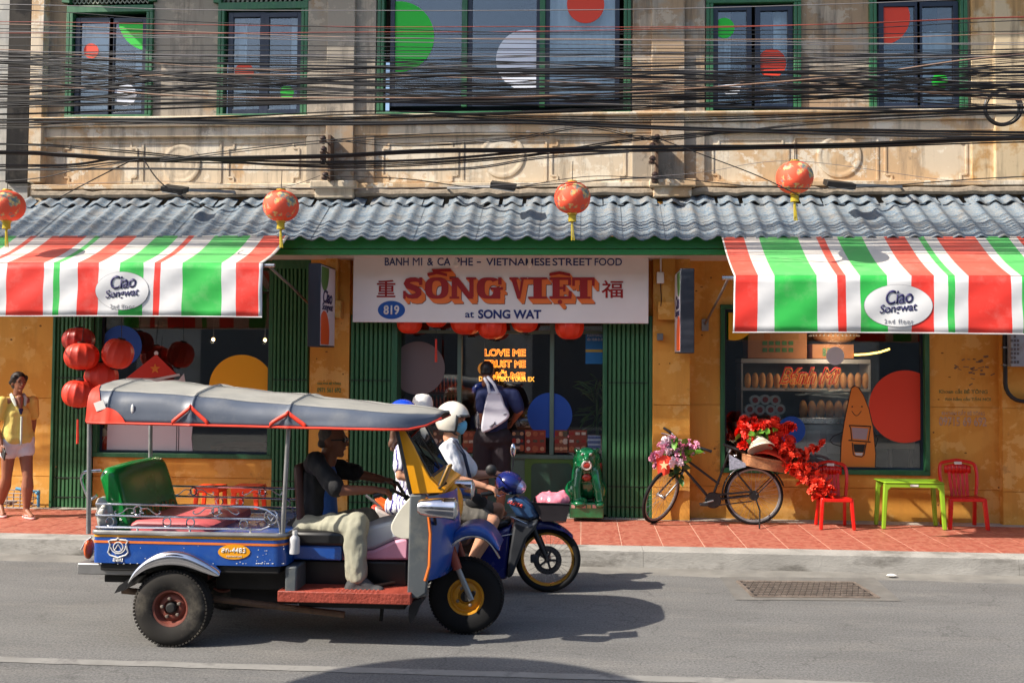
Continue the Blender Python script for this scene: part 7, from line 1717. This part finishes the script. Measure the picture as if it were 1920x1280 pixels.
out = [P(x,y,Ym-.2) for x,y in sp([(916,734),(936,735),(946,760),(955,779),(940,794),(908,811),(902,803),(906,772),(912,745)],3)]
MB().prism(out, (0,.07,0)).build('bag', mat('white_canvas', (206,206,216), .85, var=.06, vs=5, bump=.15, bs=12), tg, bevel=.03, seg=3)
for (xs_) in (((918,738),(915,722),(908,708)),((934,738),(926,720),(914,706))): MB().tube([P(x,y,Ym-.2+.05*i) for i,(x,y) in enumerate(xs_)], .018, 6).build('strap', MATS['white_canvas'], tg)
sg_ = MB()
for pts in ([(918,800),(926,794),(932,796)],[(922,802),(928,790)],[(944,777),(950,775)]): sg_.tube([P(x,y,Ym-.205) for x,y in pts], .004, 4)
sg_.build('print', M_BLACK, tg)
# ---- woman on the pavement
a = G(34,971,.172); bx, by = a.x, a.y; zf = .172; k = (P(24,697,by).z-zf)/1.68; tz = -.75; Rz = Matrix.Rotation(tz, 3, 'Z')
q = lambda x,y,z: V((bx-.06,by+.04,zf))+Rz @ V((x*k,y*k,z*k))
t = thing('person', 'woman in open yellow shirt, white shorts and pink flip-flops walking along the pavement', 'person', (bx,by,zf))
f = Rz @ V((1,.1,-.02)); f, s, u = frame3(f,(0,0,1)); hc = q(.02,.0,1.555); e = lambda a,b,c: hc+f*a*k+s*b*k+u*c*k; rot = Matrix((f,s,u)).transposed()
pel, che, nek = q(0,0,.9), q(.0,0,1.22), q(-.01,0,1.39); shL, shR = q(-.01,.165,1.34), q(-.01,-.165,1.34); elR, wrR = q(-.04,-.215,1.08), q(.1,-.2,.86); elL, wrL = q(-.1,.21,1.08), q(-.14,.2,.86)
hL, hR = q(0,.085,.86), q(0,-.085,.86); knL, anL = q(.12,.09,.47), q(.1,.09,.09); knR, anR = q(-.04,-.09,.46), q(-.24,-.09,.14); toL, toR = q(.26,.1,.03), q(-.1,-.1,.03)
body = head_prims(hc,f,s,u,.93*k,True)+[(pel,che,.118,.112,(f,.72)),(che,nek,.1,.045),(shL,shR,.045,.045),(nek,hc-u*.05,.043,.043),(q(.06,.05,1.2),q(.06,-.05,1.2),.045,.045)]+limb(shL,elL,wrL,.042,.034,.024)+limb(shR,elR,wrR,.042,.034,.024)+limb(hL,knL,anL,.09,.056,.034,.014)+limb(hR,knR,anR,.09,.056,.034,.014)+foot(anL,toL,.92)+foot(anR,toR,.92)+hand_prims(wrR,Rz@V((.25,0,-1)),Rz@V((.2,-1,0)),.6,k=.9)+hand_prims(wrL,Rz@V((.1,0,-1)),Rz@V((0,1,0)),.5,k=.9)
blob('body', body, M_SKT, t, .0075, 4); face_parts(t,hc,f,s,u,.93*k)
M_YSH = mat('pale_yellow_shirt', (222,196,104), .8, var=.05, bump=.7, bs=22, stretch=(1,1,.45))
blob('shirt', [(q(0,.03,.98),q(0,0,1.2),.138,.132,(f,.92)),(q(0,-.03,.98),q(0,0,1.2),.138,.132,(f,.92)),(q(0,.085,.93),q(0,-.085,.93),.108,.108),(q(.03,.06,.91),q(.03,-.06,.91),.108,.108),(q(.04,.05,1.2),q(.04,-.05,1.2),.075,.075),(q(-.005,0,1.2),q(-.01,0,1.33),.125,.09,(f,.85)),(q(-.03,.1,1.335),q(-.03,-.1,1.335),.062,.062),(shL,shL+(elL-shL)*.62,.064,.068),(shR,shR+(elR-shR)*.62,.064,.068)], M_YSH, t, .0115, 3, wr=.008, ws=10)
col = MB()
for sg in (-1,1): col.tube([q(-.03,sg*.065,1.42), q(.05,sg*.065,1.37), q(.095,sg*.05,1.29)], [.02,.026,.012], 6)
col.build('collar', mat('pale_trim', (206,214,200), .8), t); col = MB(); col.tube([q(.13,.004,1.17), q(.142,.0,1.0), q(.142,0,.84)], .013, 6); col.build('shirt_placket', mat('pale_trim', (206,214,200), .8), t)
blob('neckline', [(q(.05,.0,1.37),q(.108,0,1.23),.046,.014)], M_SKT, t, .008, 3)
blob('swim_top', [(q(.11,.014,1.25),q(.12,.004,1.2),.015,.010),(q(.11,-.014,1.25),q(.12,-.004,1.2),.015,.010)], mat('navy_swim', (30,28,80), .6), t, .008, 2)
blob('shorts', [(pel+Rz@V((0,.07,-.02)),pel+Rz@V((0,-.07,-.02)),.128,.128),(hL,hL+(knL-hL)*.25,.108,.104),(hR,hR+(knR-hR)*.25,.108,.104)], M_WSH, t, .0115, 3, wr=.004)
blob('hair', [('e',e(-.022,0,.036),(.1*k,.083*k,.096*k),rot),(e(-.05,.0,-.02),e(-.05,0,.0),.07*k,.07*k),('e',e(-.115,0,.0),(.045*k,.05*k,.05*k),rot),(e(.03,-.06,.06),e(-.04,-.07,.0),.03*k,.03*k),(e(.03,.06,.06),e(-.04,.07,.0),.03*k,.03*k)], M_HAIR, t, .008, 3)
for an, to in ((anL,toL),(anR,toR)):
    d = to-an; d.z = 0; d.normalize(); sd_ = V((-d.y,d.x,0)); c = V((an.x,an.y,zf+.004))+d*.07; fl_ = part_empty('flip_flop', t)
    MB().prism([c+d*.15*math.cos(2*pi*i/20)+sd_*.05*math.sin(2*pi*i/20) for i in range(20)], (0,0,.02)).build('sole', mat('pink_rubber', (226,176,170), .6), fl_, bevel=.006)
    MB().tube([c+d*.09+V((0,0,.03)),c+sd_*.045+V((0,0,.04)),c-d*.03+sd_*.05+V((0,0,.02))], .007, 5).build('strap', MATS['pink_rubber'], fl_); MB().tube([c+d*.09+V((0,0,.03)),c-sd_*.045+V((0,0,.04)),c-d*.03-sd_*.05+V((0,0,.02))], .007, 5).build('strap', MATS['pink_rubber'], fl_)
ph_ = thing('phone', 'dark phone case held low in the hand of the walking woman', 'phone', wrR)
MB().obox(wrR+Rz@V((.06,.01,-.1)), Rz@V((.06,0,-.03)), Rz@V((0,.008,0)), Rz@V((.02,0,.05))).build('case', M_BLACK, ph_, bevel=.006)

# ================================================================ INSIDE THE SHOP
def plan(x0, y0, x1, y1, Y, d, name, m_, parent=None, bev=0, label=None, cat=None, group=None):
    c = RC(x0, y0, x1, y1, Y); o = MB().box(c[0], c[1], Y, Y+d, c[2], c[3]).build(name, m_, parent, bevel=bev, base=None if parent else ((c[0]+c[1])/2, Y, c[2]))
    if label: tag(o, label, cat, group)
    return o
def neon(name, body, c, wd, h, colr, parent, bold=.0, shear=0, r=.022, es=4):
    cu = bpy.data.curves.new('n', 'FONT'); cu.body = body; cu.align_x = 'CENTER'; cu.align_y = 'CENTER'; cu.fill_mode = 'NONE'; cu.bevel_depth = r; cu.bevel_resolution = 1; cu.shear = shear; cu.offset = bold; cu.resolution_u = 3
    ob = bpy.data.objects.new('n', cu); COL.objects.link(ob); dg = bpy.context.evaluated_depsgraph_get(); dg.update(); me = bpy.data.meshes.new_from_object(ob.evaluated_get(dg), depsgraph=dg); bpy.data.objects.remove(ob)
    xs_ = [v.co.x for v in me.vertices]; ys_ = [v.co.y for v in me.vertices]; sx = wd/(max(xs_)-min(xs_)); sy = h/(max(ys_)-min(ys_)); mx, my = (max(xs_)+min(xs_))/2, (max(ys_)+min(ys_))/2; b = BASE[parent]
    for v in me.vertices: v.co = V(c)+V(((v.co.x-mx)*sx, -v.co.z*sy, (v.co.y-my)*sy))-b
    me.materials.clear(); me.materials.append(mat('neon_'+'_'.join(map(str,colr)), colr, .4, var=0, emit=colr, es=es)); me.name = name
    o = bpy.data.objects.new(name, me); COL.objects.link(o); o.parent = parent; BASE[o] = b
YNs = 13.2
ns_ = thing('neon_sign', 'orange neon sign reading LOVE ME TRUST ME PHỞ ME inside the doorway', 'neon sign', P(947,712,YNs))
MB().tube([P(905,672,YNs+.02),P(990,672,YNs+.02)], .004).build('mounting_rail', M_DARK, ns_)
for s_, y, x0, x1, h in (('LOVE ME',661,908,986,14),('TRUST ME',682,908,986,14),('PHỞ ME',702,908,985,18)): neon('lettering', s_, P((x0+x1)/2,y,YNs), (x1-x0)/1900*YNs, h/1900*YNs, (255,140,44), ns_, .02, es=2.6)
nl_ = bpy.data.lights.new('neon_light','POINT'); nl_.energy = 6; nl_.color = (1,.5,.18); nl_.shadow_soft_size = .3; no_ = bpy.data.objects.new('neon_light', nl_); COL.objects.link(no_); no_.parent = ns_; no_.location = (0,-.25,.15)
neon('lettering', "DON'T TEXT YOUR EX", P(950,710,YNs-.03), 104/1900*YNs, 9/1900*YNs, (255,170,60), ns_, 0, r=.02, es=2.6)
nb_ = thing('neon_sign', 'red script neon Bánh Mì in front of the bread shelves', 'neon sign', P(1518,715,12.7))
neon('lettering', 'Bánh Mì', P(1518,704,12.7), 112/1900*12.7, 32/1900*12.7, (200,36,20), nb_, .03, .45, r=.035, es=.2); neon('lettering', 'Bánh Mì', P(1520,706,12.68), 110/1900*12.7, 30/1900*12.7, (222,150,60), nb_, 0, .45, r=.012, es=.3)
sl_ = thing('strip_light', 'thin curved warm yellow strip light glowing high in the bread window', 'strip light', P(1630,660,12.9)); MB().tube([P(x,y,12.9) for x,y in ((1602,665),(1625,664),(1650,660),(1668,654))], .012, 6).build('tube', mat('strip_glow', (255,220,120), .4, var=0, emit=(255,205,90), es=5), sl_)
l_ = bpy.data.lights.new('strip_glow_light','POINT'); l_.energy = 7; l_.color = (1,.82,.6); l_.shadow_soft_size = .15; lo_ = bpy.data.objects.new('strip_glow_light', l_); COL.objects.link(lo_); lo_.parent = sl_; lo_.location = (-.5,-.28,.02)
# shelves with bread
M_SHELF = mat('white_shelf', (190,182,176), .5, var=.05); M_BREAD = mat('bread_crust', (222,156,92), .6, var=.2, vs=14, dirt=(226,170,110), dirt_amt=.5, ds=12); M_CARD = mat('cardboard', (186,122,78), .85, var=.08)
shf = thing('bread_shelf', 'white shelf unit stacked with bread behind the shop window', 'shelf', P(1510,880,13.0))
for y0, y1 in ((673,681),(728,733),(787,792)): plan(1390, y0, 1632, y1, 12.9, .5, 'shelf_board', M_SHELF, shf)
for x in (1390, 1630): plan(x, 681, x+3, 890, 12.92, .46, 'shelf_side', M_SHELF, shf)
plan(1392, 681, 1630, 890, 13.4, .02, 'shelf_back', mat('slate_back', (120,130,132), .7), shf)
def loaf(x, y, w_, h, Y, lab, grp):
    c = P(x, y, Y); o = MB(); o.ell((0,0,0), (w_/2/1900*Y, w_/2/1900*Y, h/2/1900*Y), 12, 8); q = o.build('baguette', M_BREAD, base=(0,0,0)); q.location = c; tag(q, lab, 'bread', grp); return q
first = loaf(1402, 714, 13, 30, 12.98, 'upright baguette in the long row on the upper shelf', 'baguettes on the upper shelf')
for i in range(1, 17): o = inst(first, P(1402+i*13.8, 714+random.uniform(-1,1), 12.98), rot=(0,random.uniform(-.06,.06),i))
first = loaf(1506, 768, 16, 36, 12.98, 'baguette in the short row on the lower shelf', 'baguettes on the lower shelf')
for i in range(1, 6): inst(first, P(1506+i*16.5, 768+random.uniform(-1,1), 12.98), rot=(0,random.uniform(-.06,.06),i))
for (x0,y0,x1,y1,lab) in ((1402,622,1513,672,'large cardboard box with green print on top of the bread shelf'),(1523,645,1601,672,'small cardboard box beside the large one on top of the bread shelf')):
    t = thing('cardboard_box', lab, 'box', P((x0+x1)/2,y1,12.95)); plan(x0,y0,x1,y1,12.95,.4,'carton',M_CARD,t,.005)
    g_ = mat('green_box_print', (84,124,70), .8, var=.2)
    for k, yy in enumerate((y0+(y1-y0)*.42, y0+(y1-y0)*.68)):
        for j in range(5 if x0 < 1500 else 2): xx = x0+(x1-x0)*(.25+.11*j); plan(xx, yy-4, xx+(x1-x0)*.08, yy+4, 12.946, .003, 'print', g_, t)
bsk = thing('woven_basket', 'round woven basket with beaded rim on top of the small cardboard box', 'basket', P(1564,642,13.1)); MB().lathe([(.12,0),(.24,.05),(.3,.13),(.29,.13),(.2,.03)], P(1564,644,13.15), (0,0,1), 28, cap=False).build('weave', MATS['wicker'], bsk)
bd_ = MB(); c = P(1564,644,13.15)
for i in range(34): a = 2*pi*i/34; bd_.ell(c+V((.305*math.cos(a),.305*math.sin(a),.10)), .012, 6, 4)
tag(bd_.build('bead', M_SHELF, bsk), kind='stuff')
M_CUP = mat('paper_cup', (206,210,206), .6, var=.04); M_CUPR = mat('cup_print', (176,60,44), .6, var=.3, vs=60); src = None
for (x,y) in ((1416,750),(1435,749),(1454,750),(1406,767),(1425,768),(1445,768),(1463,767),(1398,784),(1454,784)):
    if src is None:
        src = thing('paper_cup', 'white paper cup with red print in the stacked pyramid behind the flowers', 'cup', (0,0,0), 'stacked paper cups'); r = 9.6/1900*12.6
        MB().lathe([(r*.86,.0),(r,.0),(r*.97,.02),(r*.75,.2)], (0,0,0), (0,1,0), 20).build('cup', M_CUP, src); MB().lathe([(r*.55,0),(r*.52,-.003),(.001,-.003)], (0,0,0), (0,1,0), 16).build('print', M_CUPR, src); src.location = P(x,y,12.6)
    else: o = copy_tree(src); o.location = P(x,y,12.6)
plan(1380,794,1475,800,12.58,.3,'counter_shelf',M_SHELF,label='pale counter ledge carrying the stacked paper cups',cat='shelf')
dsp = thing('display_case', 'steel and glass food display case behind the flowers', 'display case', P(1545,890,12.65))
plan(1492,795,1590,890,12.7,.5,'cabinet',mat('steel_cabinet', (150,156,160), .35, metal=.5, var=.1),dsp,.01); plan(1488,783,1594,794,12.66,.56,'top',M_STEEL,dsp,.005)
for x in (1512,1550): plan(x,806,x+26,850,12.692,.006,'panel_door',mat('pale_steel', (176,182,184), .4, metal=.3),dsp,.003)
pt = MB(); rp = random.Random(2)
for i in range(6): 
    c = P(1540+rp.uniform(-30,30), 738+rp.uniform(-8,6), 12.75); pt.obox(c, (rp.uniform(.2,.3),0,rp.uniform(-.02,.03)), (0,.1,0), (0,0,.008))
tag(pt.build('paper_stack', mat('white_paper', (206,216,212), .6, var=.05), base=P(1540,745,12.75)), 'loose white paper sheets lying on the shelf above the display case', 'paper')
tbl = thing('white_table', 'white topped table deep inside the bread window near the red circle', 'table', P(1680,878,13.2)); plan(1636,820,1716,842,13.2,.6,'tabletop',M_SHELF,tbl,.01)
for x in (1668,1706): plan(x,842,x+5,885,13.3,.05,'leg',M_SHELF,tbl)
# left window contents
cl_ = thing('drinks_cooler', 'red drinks cooler with white lid inside the lantern window', 'cooler', P(188,850,12.8)); c = P(188,850,12.8); s_ = 1/148.
MB().lathe([(11*s_,0),(12.5*s_,2*s_),(12.5*s_,32*s_),(11*s_,34*s_)], c, (0,0,1), 22).build('body', M_RPL, cl_); MB().lathe([(12*s_,34*s_),(12*s_,42*s_),(8*s_,48*s_),(.001,49*s_)], c, (0,0,1), 22).build('lid', M_SHELF, cl_); MB().tube([c+V((-.075,-.09,.22)),c+V((-.05,-.11,.08)),c+V((.05,-.11,.08)),c+V((.09,-.09,.22))], .006).build('handle', M_WHITE, cl_)
tb2 = thing('dark_table', 'dark cafe table inside the lantern window behind the taxi', 'table', P(440,858,13.4)); plan(395,836,500,842,13.4,.7,'tabletop',M_WOOD,tb2)
for x in (405,488): plan(x,842,x+5,880,13.5,.05,'leg',M_WOOD,tb2)
# doorway contents
posters = ((752,806,786,848),(800,806,832,848),(868,808,898,848),(960,806,982,846),(984,806,1023,848),(1040,806,1064,848),(1066,806,1100,848),(1102,816,1126,842))
for i,(x0,y0,x1,y1) in enumerate(posters):
    t = thing('menu_poster', ('menu sheet of food pictures in the doorway window behind the taxi','brown menu sheet behind the white helmeted rider','menu sheet with sausage pictures beside the man at the door','narrow dark menu sheet beside the bag of the man','reddish menu sheet under the blue circle','menu sheet with a round bowl picture','menu grid of small dishes above the lion statue','pale striped price list above the lion statue')[i], 'poster', P((x0+x1)/2,y1,12.47), 'menu sheets along the doorway glass')
    base_c = ((120,52,34),(96,60,44),(140,66,40),(50,44,52),(150,62,42),(130,70,46),(134,58,38),(170,176,190))[i]
    plan(x0,y0,x1,y1,12.475,.006,'sheet',mat('menu_sheet_%d'%i, base_c, .6, var=.15, vs=20),t); rp = random.Random(i)
    for a in range(3):
        for b in range(3):
            xx = x0+(x1-x0)*(a+.5)/3; yy = y0+(y1-y0)*(b+.5)/3; col = rp.choice(((176,96,60),(196,150,110),(90,80,60),(200,180,160),(150,40,30))) if i < 7 else (90,100,140)
            m_ = mat('dish_%d_%d_%d'%col, col, .6, var=.3, vs=60)
            if i < 7 and rp.random() < .6: sticker(xx, yy, rp.uniform(3,6), m_, (x0,y0,x1,y1), 12.472, t, 'dish_picture')
            else: flat([(xx-4,yy-3),(xx+4,yy-3),(xx+4,yy+2),(xx-4,yy+2)], 12.472, m_, t, 'picture')
bp = thing('blue_poster', 'bright blue poster with white lines high in the doorway window', 'poster', P(1116,682,12.47)); plan(1098,624,1134,682,12.475,.006,'sheet',mat('poster_blue', (20,110,170), .5, var=.15, vs=5),bp); plan(1098,655,1134,660,12.472,.004,'band',mat('poster_gold', (190,160,60), .5),bp)
for y in (628,635): text('lettering', 'ข้าวมันไก่ ก๋วยจั๊บญวน' if y < 630 else 'เปิด 10.00-21.00', M_WHITE, bp, P(1116,y+1,12.47), 30/1900*12.47, 5/1900*12.47)
og = thing('globe_lamp', 'amber globe lamp glowing behind the head of the man at the door', 'lamp', P(908,690,13.0)); MB().ell(P(908,691,13.0), .085, 18, 12).build('globe', mat('amber_globe', (226,150,40), .4, var=0, emit=(226,140,30), es=.35), og); MB().tube([P(908,680,13.0), P(908,600,13.0)], .006).build('flex', M_BLACK, og)
pa = thing('potted_palm', 'palm with narrow pointed leaves in a pot at the end of the doorway', 'plant', P(1118,845,12.75)); c = P(1120,845,12.75); rp = random.Random(3)
MB().lathe([(.09,0),(.12,.2),(.13,.2),(.1,.02)], c, (0,0,1), 18).build('pot', mat('clay_pot', (120,70,50), .8), pa); MB().tube([c+V((0,0,.15)),c+V((0,0,.75))], .02).build('stem', M_LEAFD, pa)
lf = leaf_mesh('leaf', mat('palm_leaf', (88,116,52), .5, var=.2), pa, .3, .014); lfs = []
for i in range(46):
    o = lf if i == 0 else inst(lf, (0,0,0), pa); o.location = V((rp.uniform(-.02,.02),rp.uniform(-.02,.02),.2+rp.uniform(.1,.75))); o.rotation_euler = (rp.uniform(-.6,.6), rp.uniform(-.9,.7), rp.uniform(2.2,5.6)); k = rp.uniform(.7,1.25); o.scale = (k,1,k)
fe = thing('fire_extinguisher', 'dark red fire extinguisher standing behind the lion statue', 'extinguisher', P(1124,958,12.4)); c = P(1122,956,12.38)
MB().lathe([(.001,0),(.075,.0),(.08,.02),(.08,.48),(.05,.56),(.02,.58)], c, (0,0,1), 20).build('cylinder', mat('dark_red_enamel', (120,18,20), .35), fe); MB().box(c.x-.03,c.x+.03,c.y-.02,c.y+.02,c.z+.58,c.z+.66).build('valve', M_BLACK, fe); MB().tube([c+V((.03,0,.62)),c+V((.11,-.02,.5)),c+V((.1,-.03,.2))], .01).build('hose', M_BLACK, fe)
rs = thing('red_stool', 'small red stool by the dado behind the man in the doorway', 'stool', P(884,886,12.35)); plan(866,862,902,868,12.36,.09,'seat',M_RPL,rs,.01); plan(868,868,900,884,12.37,.07,'apron',M_RPL,rs,.004)
for x in (869,895): plan(x,884,x+4,955,12.37,.05,'leg',M_RPL,rs)
shd = thing('drink_shelves', 'dark shelves of red bottles inside the doorway beside the grey circle', 'shelf', P(830,850,13.6))
for y in (735,768,806): plan(800,y,858,y+4,13.6,.3,'shelf_board',M_WOOD,shd)
M_BOT = mat('red_bottle', (120,28,20), .25, var=.2); bt0 = None
for y in (735,768):
    for i in range(8):
        p = P(804+i*7, y, 13.7)
        if bt0 is None: bt0 = MB().lathe([(.001,0),(.022,0),(.022,.12),(.008,.17),(.008,.2)], (0,0,0), (0,0,1), 10).build('sauce_bottle', M_BOT); bt0.location = p; tag(bt0, 'small red sauce bottle on the dark doorway shelves', 'bottle', 'sauce bottles on the doorway shelves')
        else: inst(bt0, p)
tube_ = thing('duct', 'grey round air duct crossing inside the doorway', 'duct', P(840,735,13.8)); MB().tube([P(800,728,13.9),P(890,738,13.9)], .08, 14).build('pipe', M_GALV, tube_)

# ================================================================ LION STATUE
M_LION = mat('green_glaze', (10,104,60), .16, var=.25, vs=9, coat=.8, spec=.6)
YL = 12.12
L = lambda x,y,d=0: P(x,y,YL)+V((0,d,0))
ln_ = thing('lion_statue', 'glossy green seated guardian lion statue on a painted plinth at the doorway', 'statue', L(1100,960))
a = RC(1068,942,1132,960,YL-.2); MB().box(a[0],a[1],YL-.22,YL+.2,.215,a[3]).build('plinth', M_LION, ln_, bevel=.012)
for i in range(6):
    x0 = 1071+i*10; plan(x0,946,x0+7,952,YL-.224,.003,'painted_petal',mat('petal_pink', (196,150,140), .4, var=.2) if i%2 == 0 else mat('petal_ochre', (150,140,90), .4, var=.2),ln_)
pr = [('e',L(1102,905,.05),(.17,.16,.2)),(L(1101,890,.02),L(1101,870,-.02),.15,.13),('e',L(1100,857,-.03),(.135,.13,.125)),('e',L(1100,866,-.11),(.085,.085,.06)),(L(1090,845,-.12),L(1110,845,-.12),.028,.028),('e',L(1100,853,-.17),(.04,.035,.022)),('e',L(1100,876,-.14),(.055,.05,.022)),(L(1094,848,-.13),L(1107,848,-.13),.03,.03),(L(1100,851,-.15),L(1100,857,-.19),.03,.035),
      (L(1085,880,-.1),L(1081,910,-.15),.06,.05),(L(1081,910,-.15),L(1083,936,-.15),.05,.055),('e',L(1087,939,-.19),(.085,.08,.045)),(L(1115,880,-.1),L(1121,915,-.15),.065,.055),(L(1121,915,-.15),L(1124,940,-.17),.05,.05),('e',L(1124,941,-.2),(.06,.07,.04)),
      ('e',L(1076,920,.03),(.11,.14,.13)),('e',L(1126,920,.05),(.08,.14,.13)),('e',L(1093,936,-.16),(.06,.06,.05))]
for i in range(16): a_ = 2*pi*i/16; pr.append((L(1100+20*math.sin(a_),860-17*math.cos(a_)*(.9),.02), L(1100+24*math.sin(a_),866-18*math.cos(a_),.05), .035, .02))
for sx in (-1,1):
    for j in range(5): pr.append((L(1100+sx*(20+j),868+j*5,-.03+.015*j), L(1100+sx*(22+j),886+j*6,.0), .028,.014))
    pr.append((L(1100+sx*17,846,-.02), L(1100+sx*21,842,-.0), .025,.02))
blob('body', pr, M_LION, ln_, .0085, 2)
MB().ell(L(1100,868.5,-.192), (.052,.016,.036), 16, 10).build('mouth', mat('mouth_red', (160,48,36), .35), ln_); MB().torus(L(1100,869,-.195), (0,1,.1), .05, .012, 20, 6).build('lip', M_SHELF, ln_)
for sx in (-5,5): MB().ell(L(1100+sx,863,-.208), (.007,.007,.015), 8, 6).build('tooth', M_WHITE, ln_)
for sx in (-7.5,7.5): MB().ell(L(1100+sx,849,-.155), (.018,.015,.014), 10, 8).build('eye', M_SHELF, ln_); MB().ell(L(1100+sx,849,-.168), .008, 8, 6).build('pupil', M_BLACK, ln_)
MB().ell(L(1100,892,-.15), (.055,.03,.045), 16, 10).build('medallion', mat('medal_red', (150,50,36), .3, var=.3, vs=40), ln_)

# ================================================================ STREET BITS
M_WIRE = mat('worn_white_wire', (170,165,160), .6, var=.2)
wc_ = thing('wire_crate', 'low white wire crate on the pavement behind the walking woman', 'crate', G(20,950,.172))
x0, x1, za, zb2 = RC(-40,922,58,949,11.95); wr = MB()
for i in range(9): x = x0+(x1-x0)*i/8; wr.tube([(x,11.85,za),(x,11.85,zb2)], .005, 5); wr.tube([(x,12.15,za),(x,12.15,zb2)], .005, 5)
for z in (za,(za+zb2)/2,zb2): wr.tube([(x0,11.85,z),(x1,11.85,z),(x1,12.15,z),(x0,12.15,z)], .006, 5, closed=True)
wr.build('wire_frame', M_WIRE, wc_)
rr_ = random.Random(9); jk = MB()
for i in range(14): jk.ell((rr_.uniform(x0,x1), rr_.uniform(11.9,12.1), za+rr_.uniform(.02,.08)), (rr_.uniform(.02,.05),.03,rr_.uniform(.015,.03)), 8, 5)
tag(jk.build('scrap', mat('rubble_grey', (120,110,100), .9, var=.3, vs=20), wc_), kind='stuff')
pv = thing('water_pipe', 'light blue plastic water pipe bent down to the pavement by the wire crate', 'pipe', P(72,948,12.1)); MB().tube([P(30,915,12.1),P(68,922,12.1),P(72,926,12.1),P(72,950,12.1)], .018, 10).build('pipe', mat('blue_pvc', (90,160,196), .4, var=.06), pv); MB().ell(P(71,923,12.1), .03, 10, 8).build('elbow', MATS['blue_pvc'], pv)
plh = thing('plastic_bag', 'clear plastic bag hanging behind the leg of the walking woman', 'bag', P(50,880,11.9)); blob('bag', [('e',P(51,885,11.9),(.035,.05,.13)),(P(52,868,11.9),P(53,855,11.9),.02,.012)], mat('milky_plastic', (190,186,178)), plh, .012, 2, wr=.01)

# ================================================================ ACROSS THE STREET (seen only in the window glass)
ob_ = thing('opposite_building', 'plain shophouse row across the street, mirrored dimly in the shop windows', 'building', (0,-5,0))
M_OPP = plaster('opposite_plaster', (205,198,186), (190,180,164), (150,142,130), .4)
MB().box(-34, 34, -10, -5, 0, 7.0).build('wall', M_OPP, ob_); MB().box(-34, 34, -5, -4.6, 3.4, 3.55).build('canopy', M_GREY, ob_)
w0 = None
for fl in (4.6,):
    for i in range(14):
        if w0 is None: w0 = MB().box(-.6,.6,-5.02,-4.96,0,1.8).build('window', M_DARK, ob_, local=True); w0.location = V((-26+i*4,5,fl)); 
        else: inst(w0, (-26+i*4,5,fl), ob_)
d0 = None
for i in range(11):
    if d0 is None: d0 = MB().box(-1.5,1.5,-5.02,-4.97,.1,2.9).build('shutter_door', mat('grey_roller_door', (92,96,98), .5, var=.1), ob_, local=True); d0.location = (-25+i*5,5,0)
    else: inst(d0, (-25+i*5,5,0), ob_)
# unseen parasol, added out of view to cast the round shadow across the near lane
pc = G(880,1332); zP = 4.3; kx = zP/-LD.z; pc = V((pc.x+LD.x*-kx, 5.62+LD.y*-kx, 0))
ps = thing('shadow_parasol', 'large round parasol added out of view to shade the near lane', 'parasol', pc)
mb = MB(); mb.lathe([(.001,zP+.5),(.7,zP+.3),(1.43,zP),(1.42,zP-.02),(.7,zP+.27),(.001,zP+.46)], pc, (0,0,1), 40, cap=False); mb.build('canopy', mat('parasol_cloth', (60,90,140), .8), ps); MB().tube([pc, pc+V((0,0,zP+.5))], .025).build('pole', M_GALV, ps)
for k in range(8): a = 2*pi*k/8; MB().tube([pc+V((0,0,zP+.38)), pc+V((1.4*math.cos(a),1.4*math.sin(a),zP-.04))], .01, 5).build('rib', M_GALV, ps)
MB().lathe([(.3,0),(.3,.08),(.05,.12)], pc, (0,0,1), 20).build('base', M_CONC, ps)
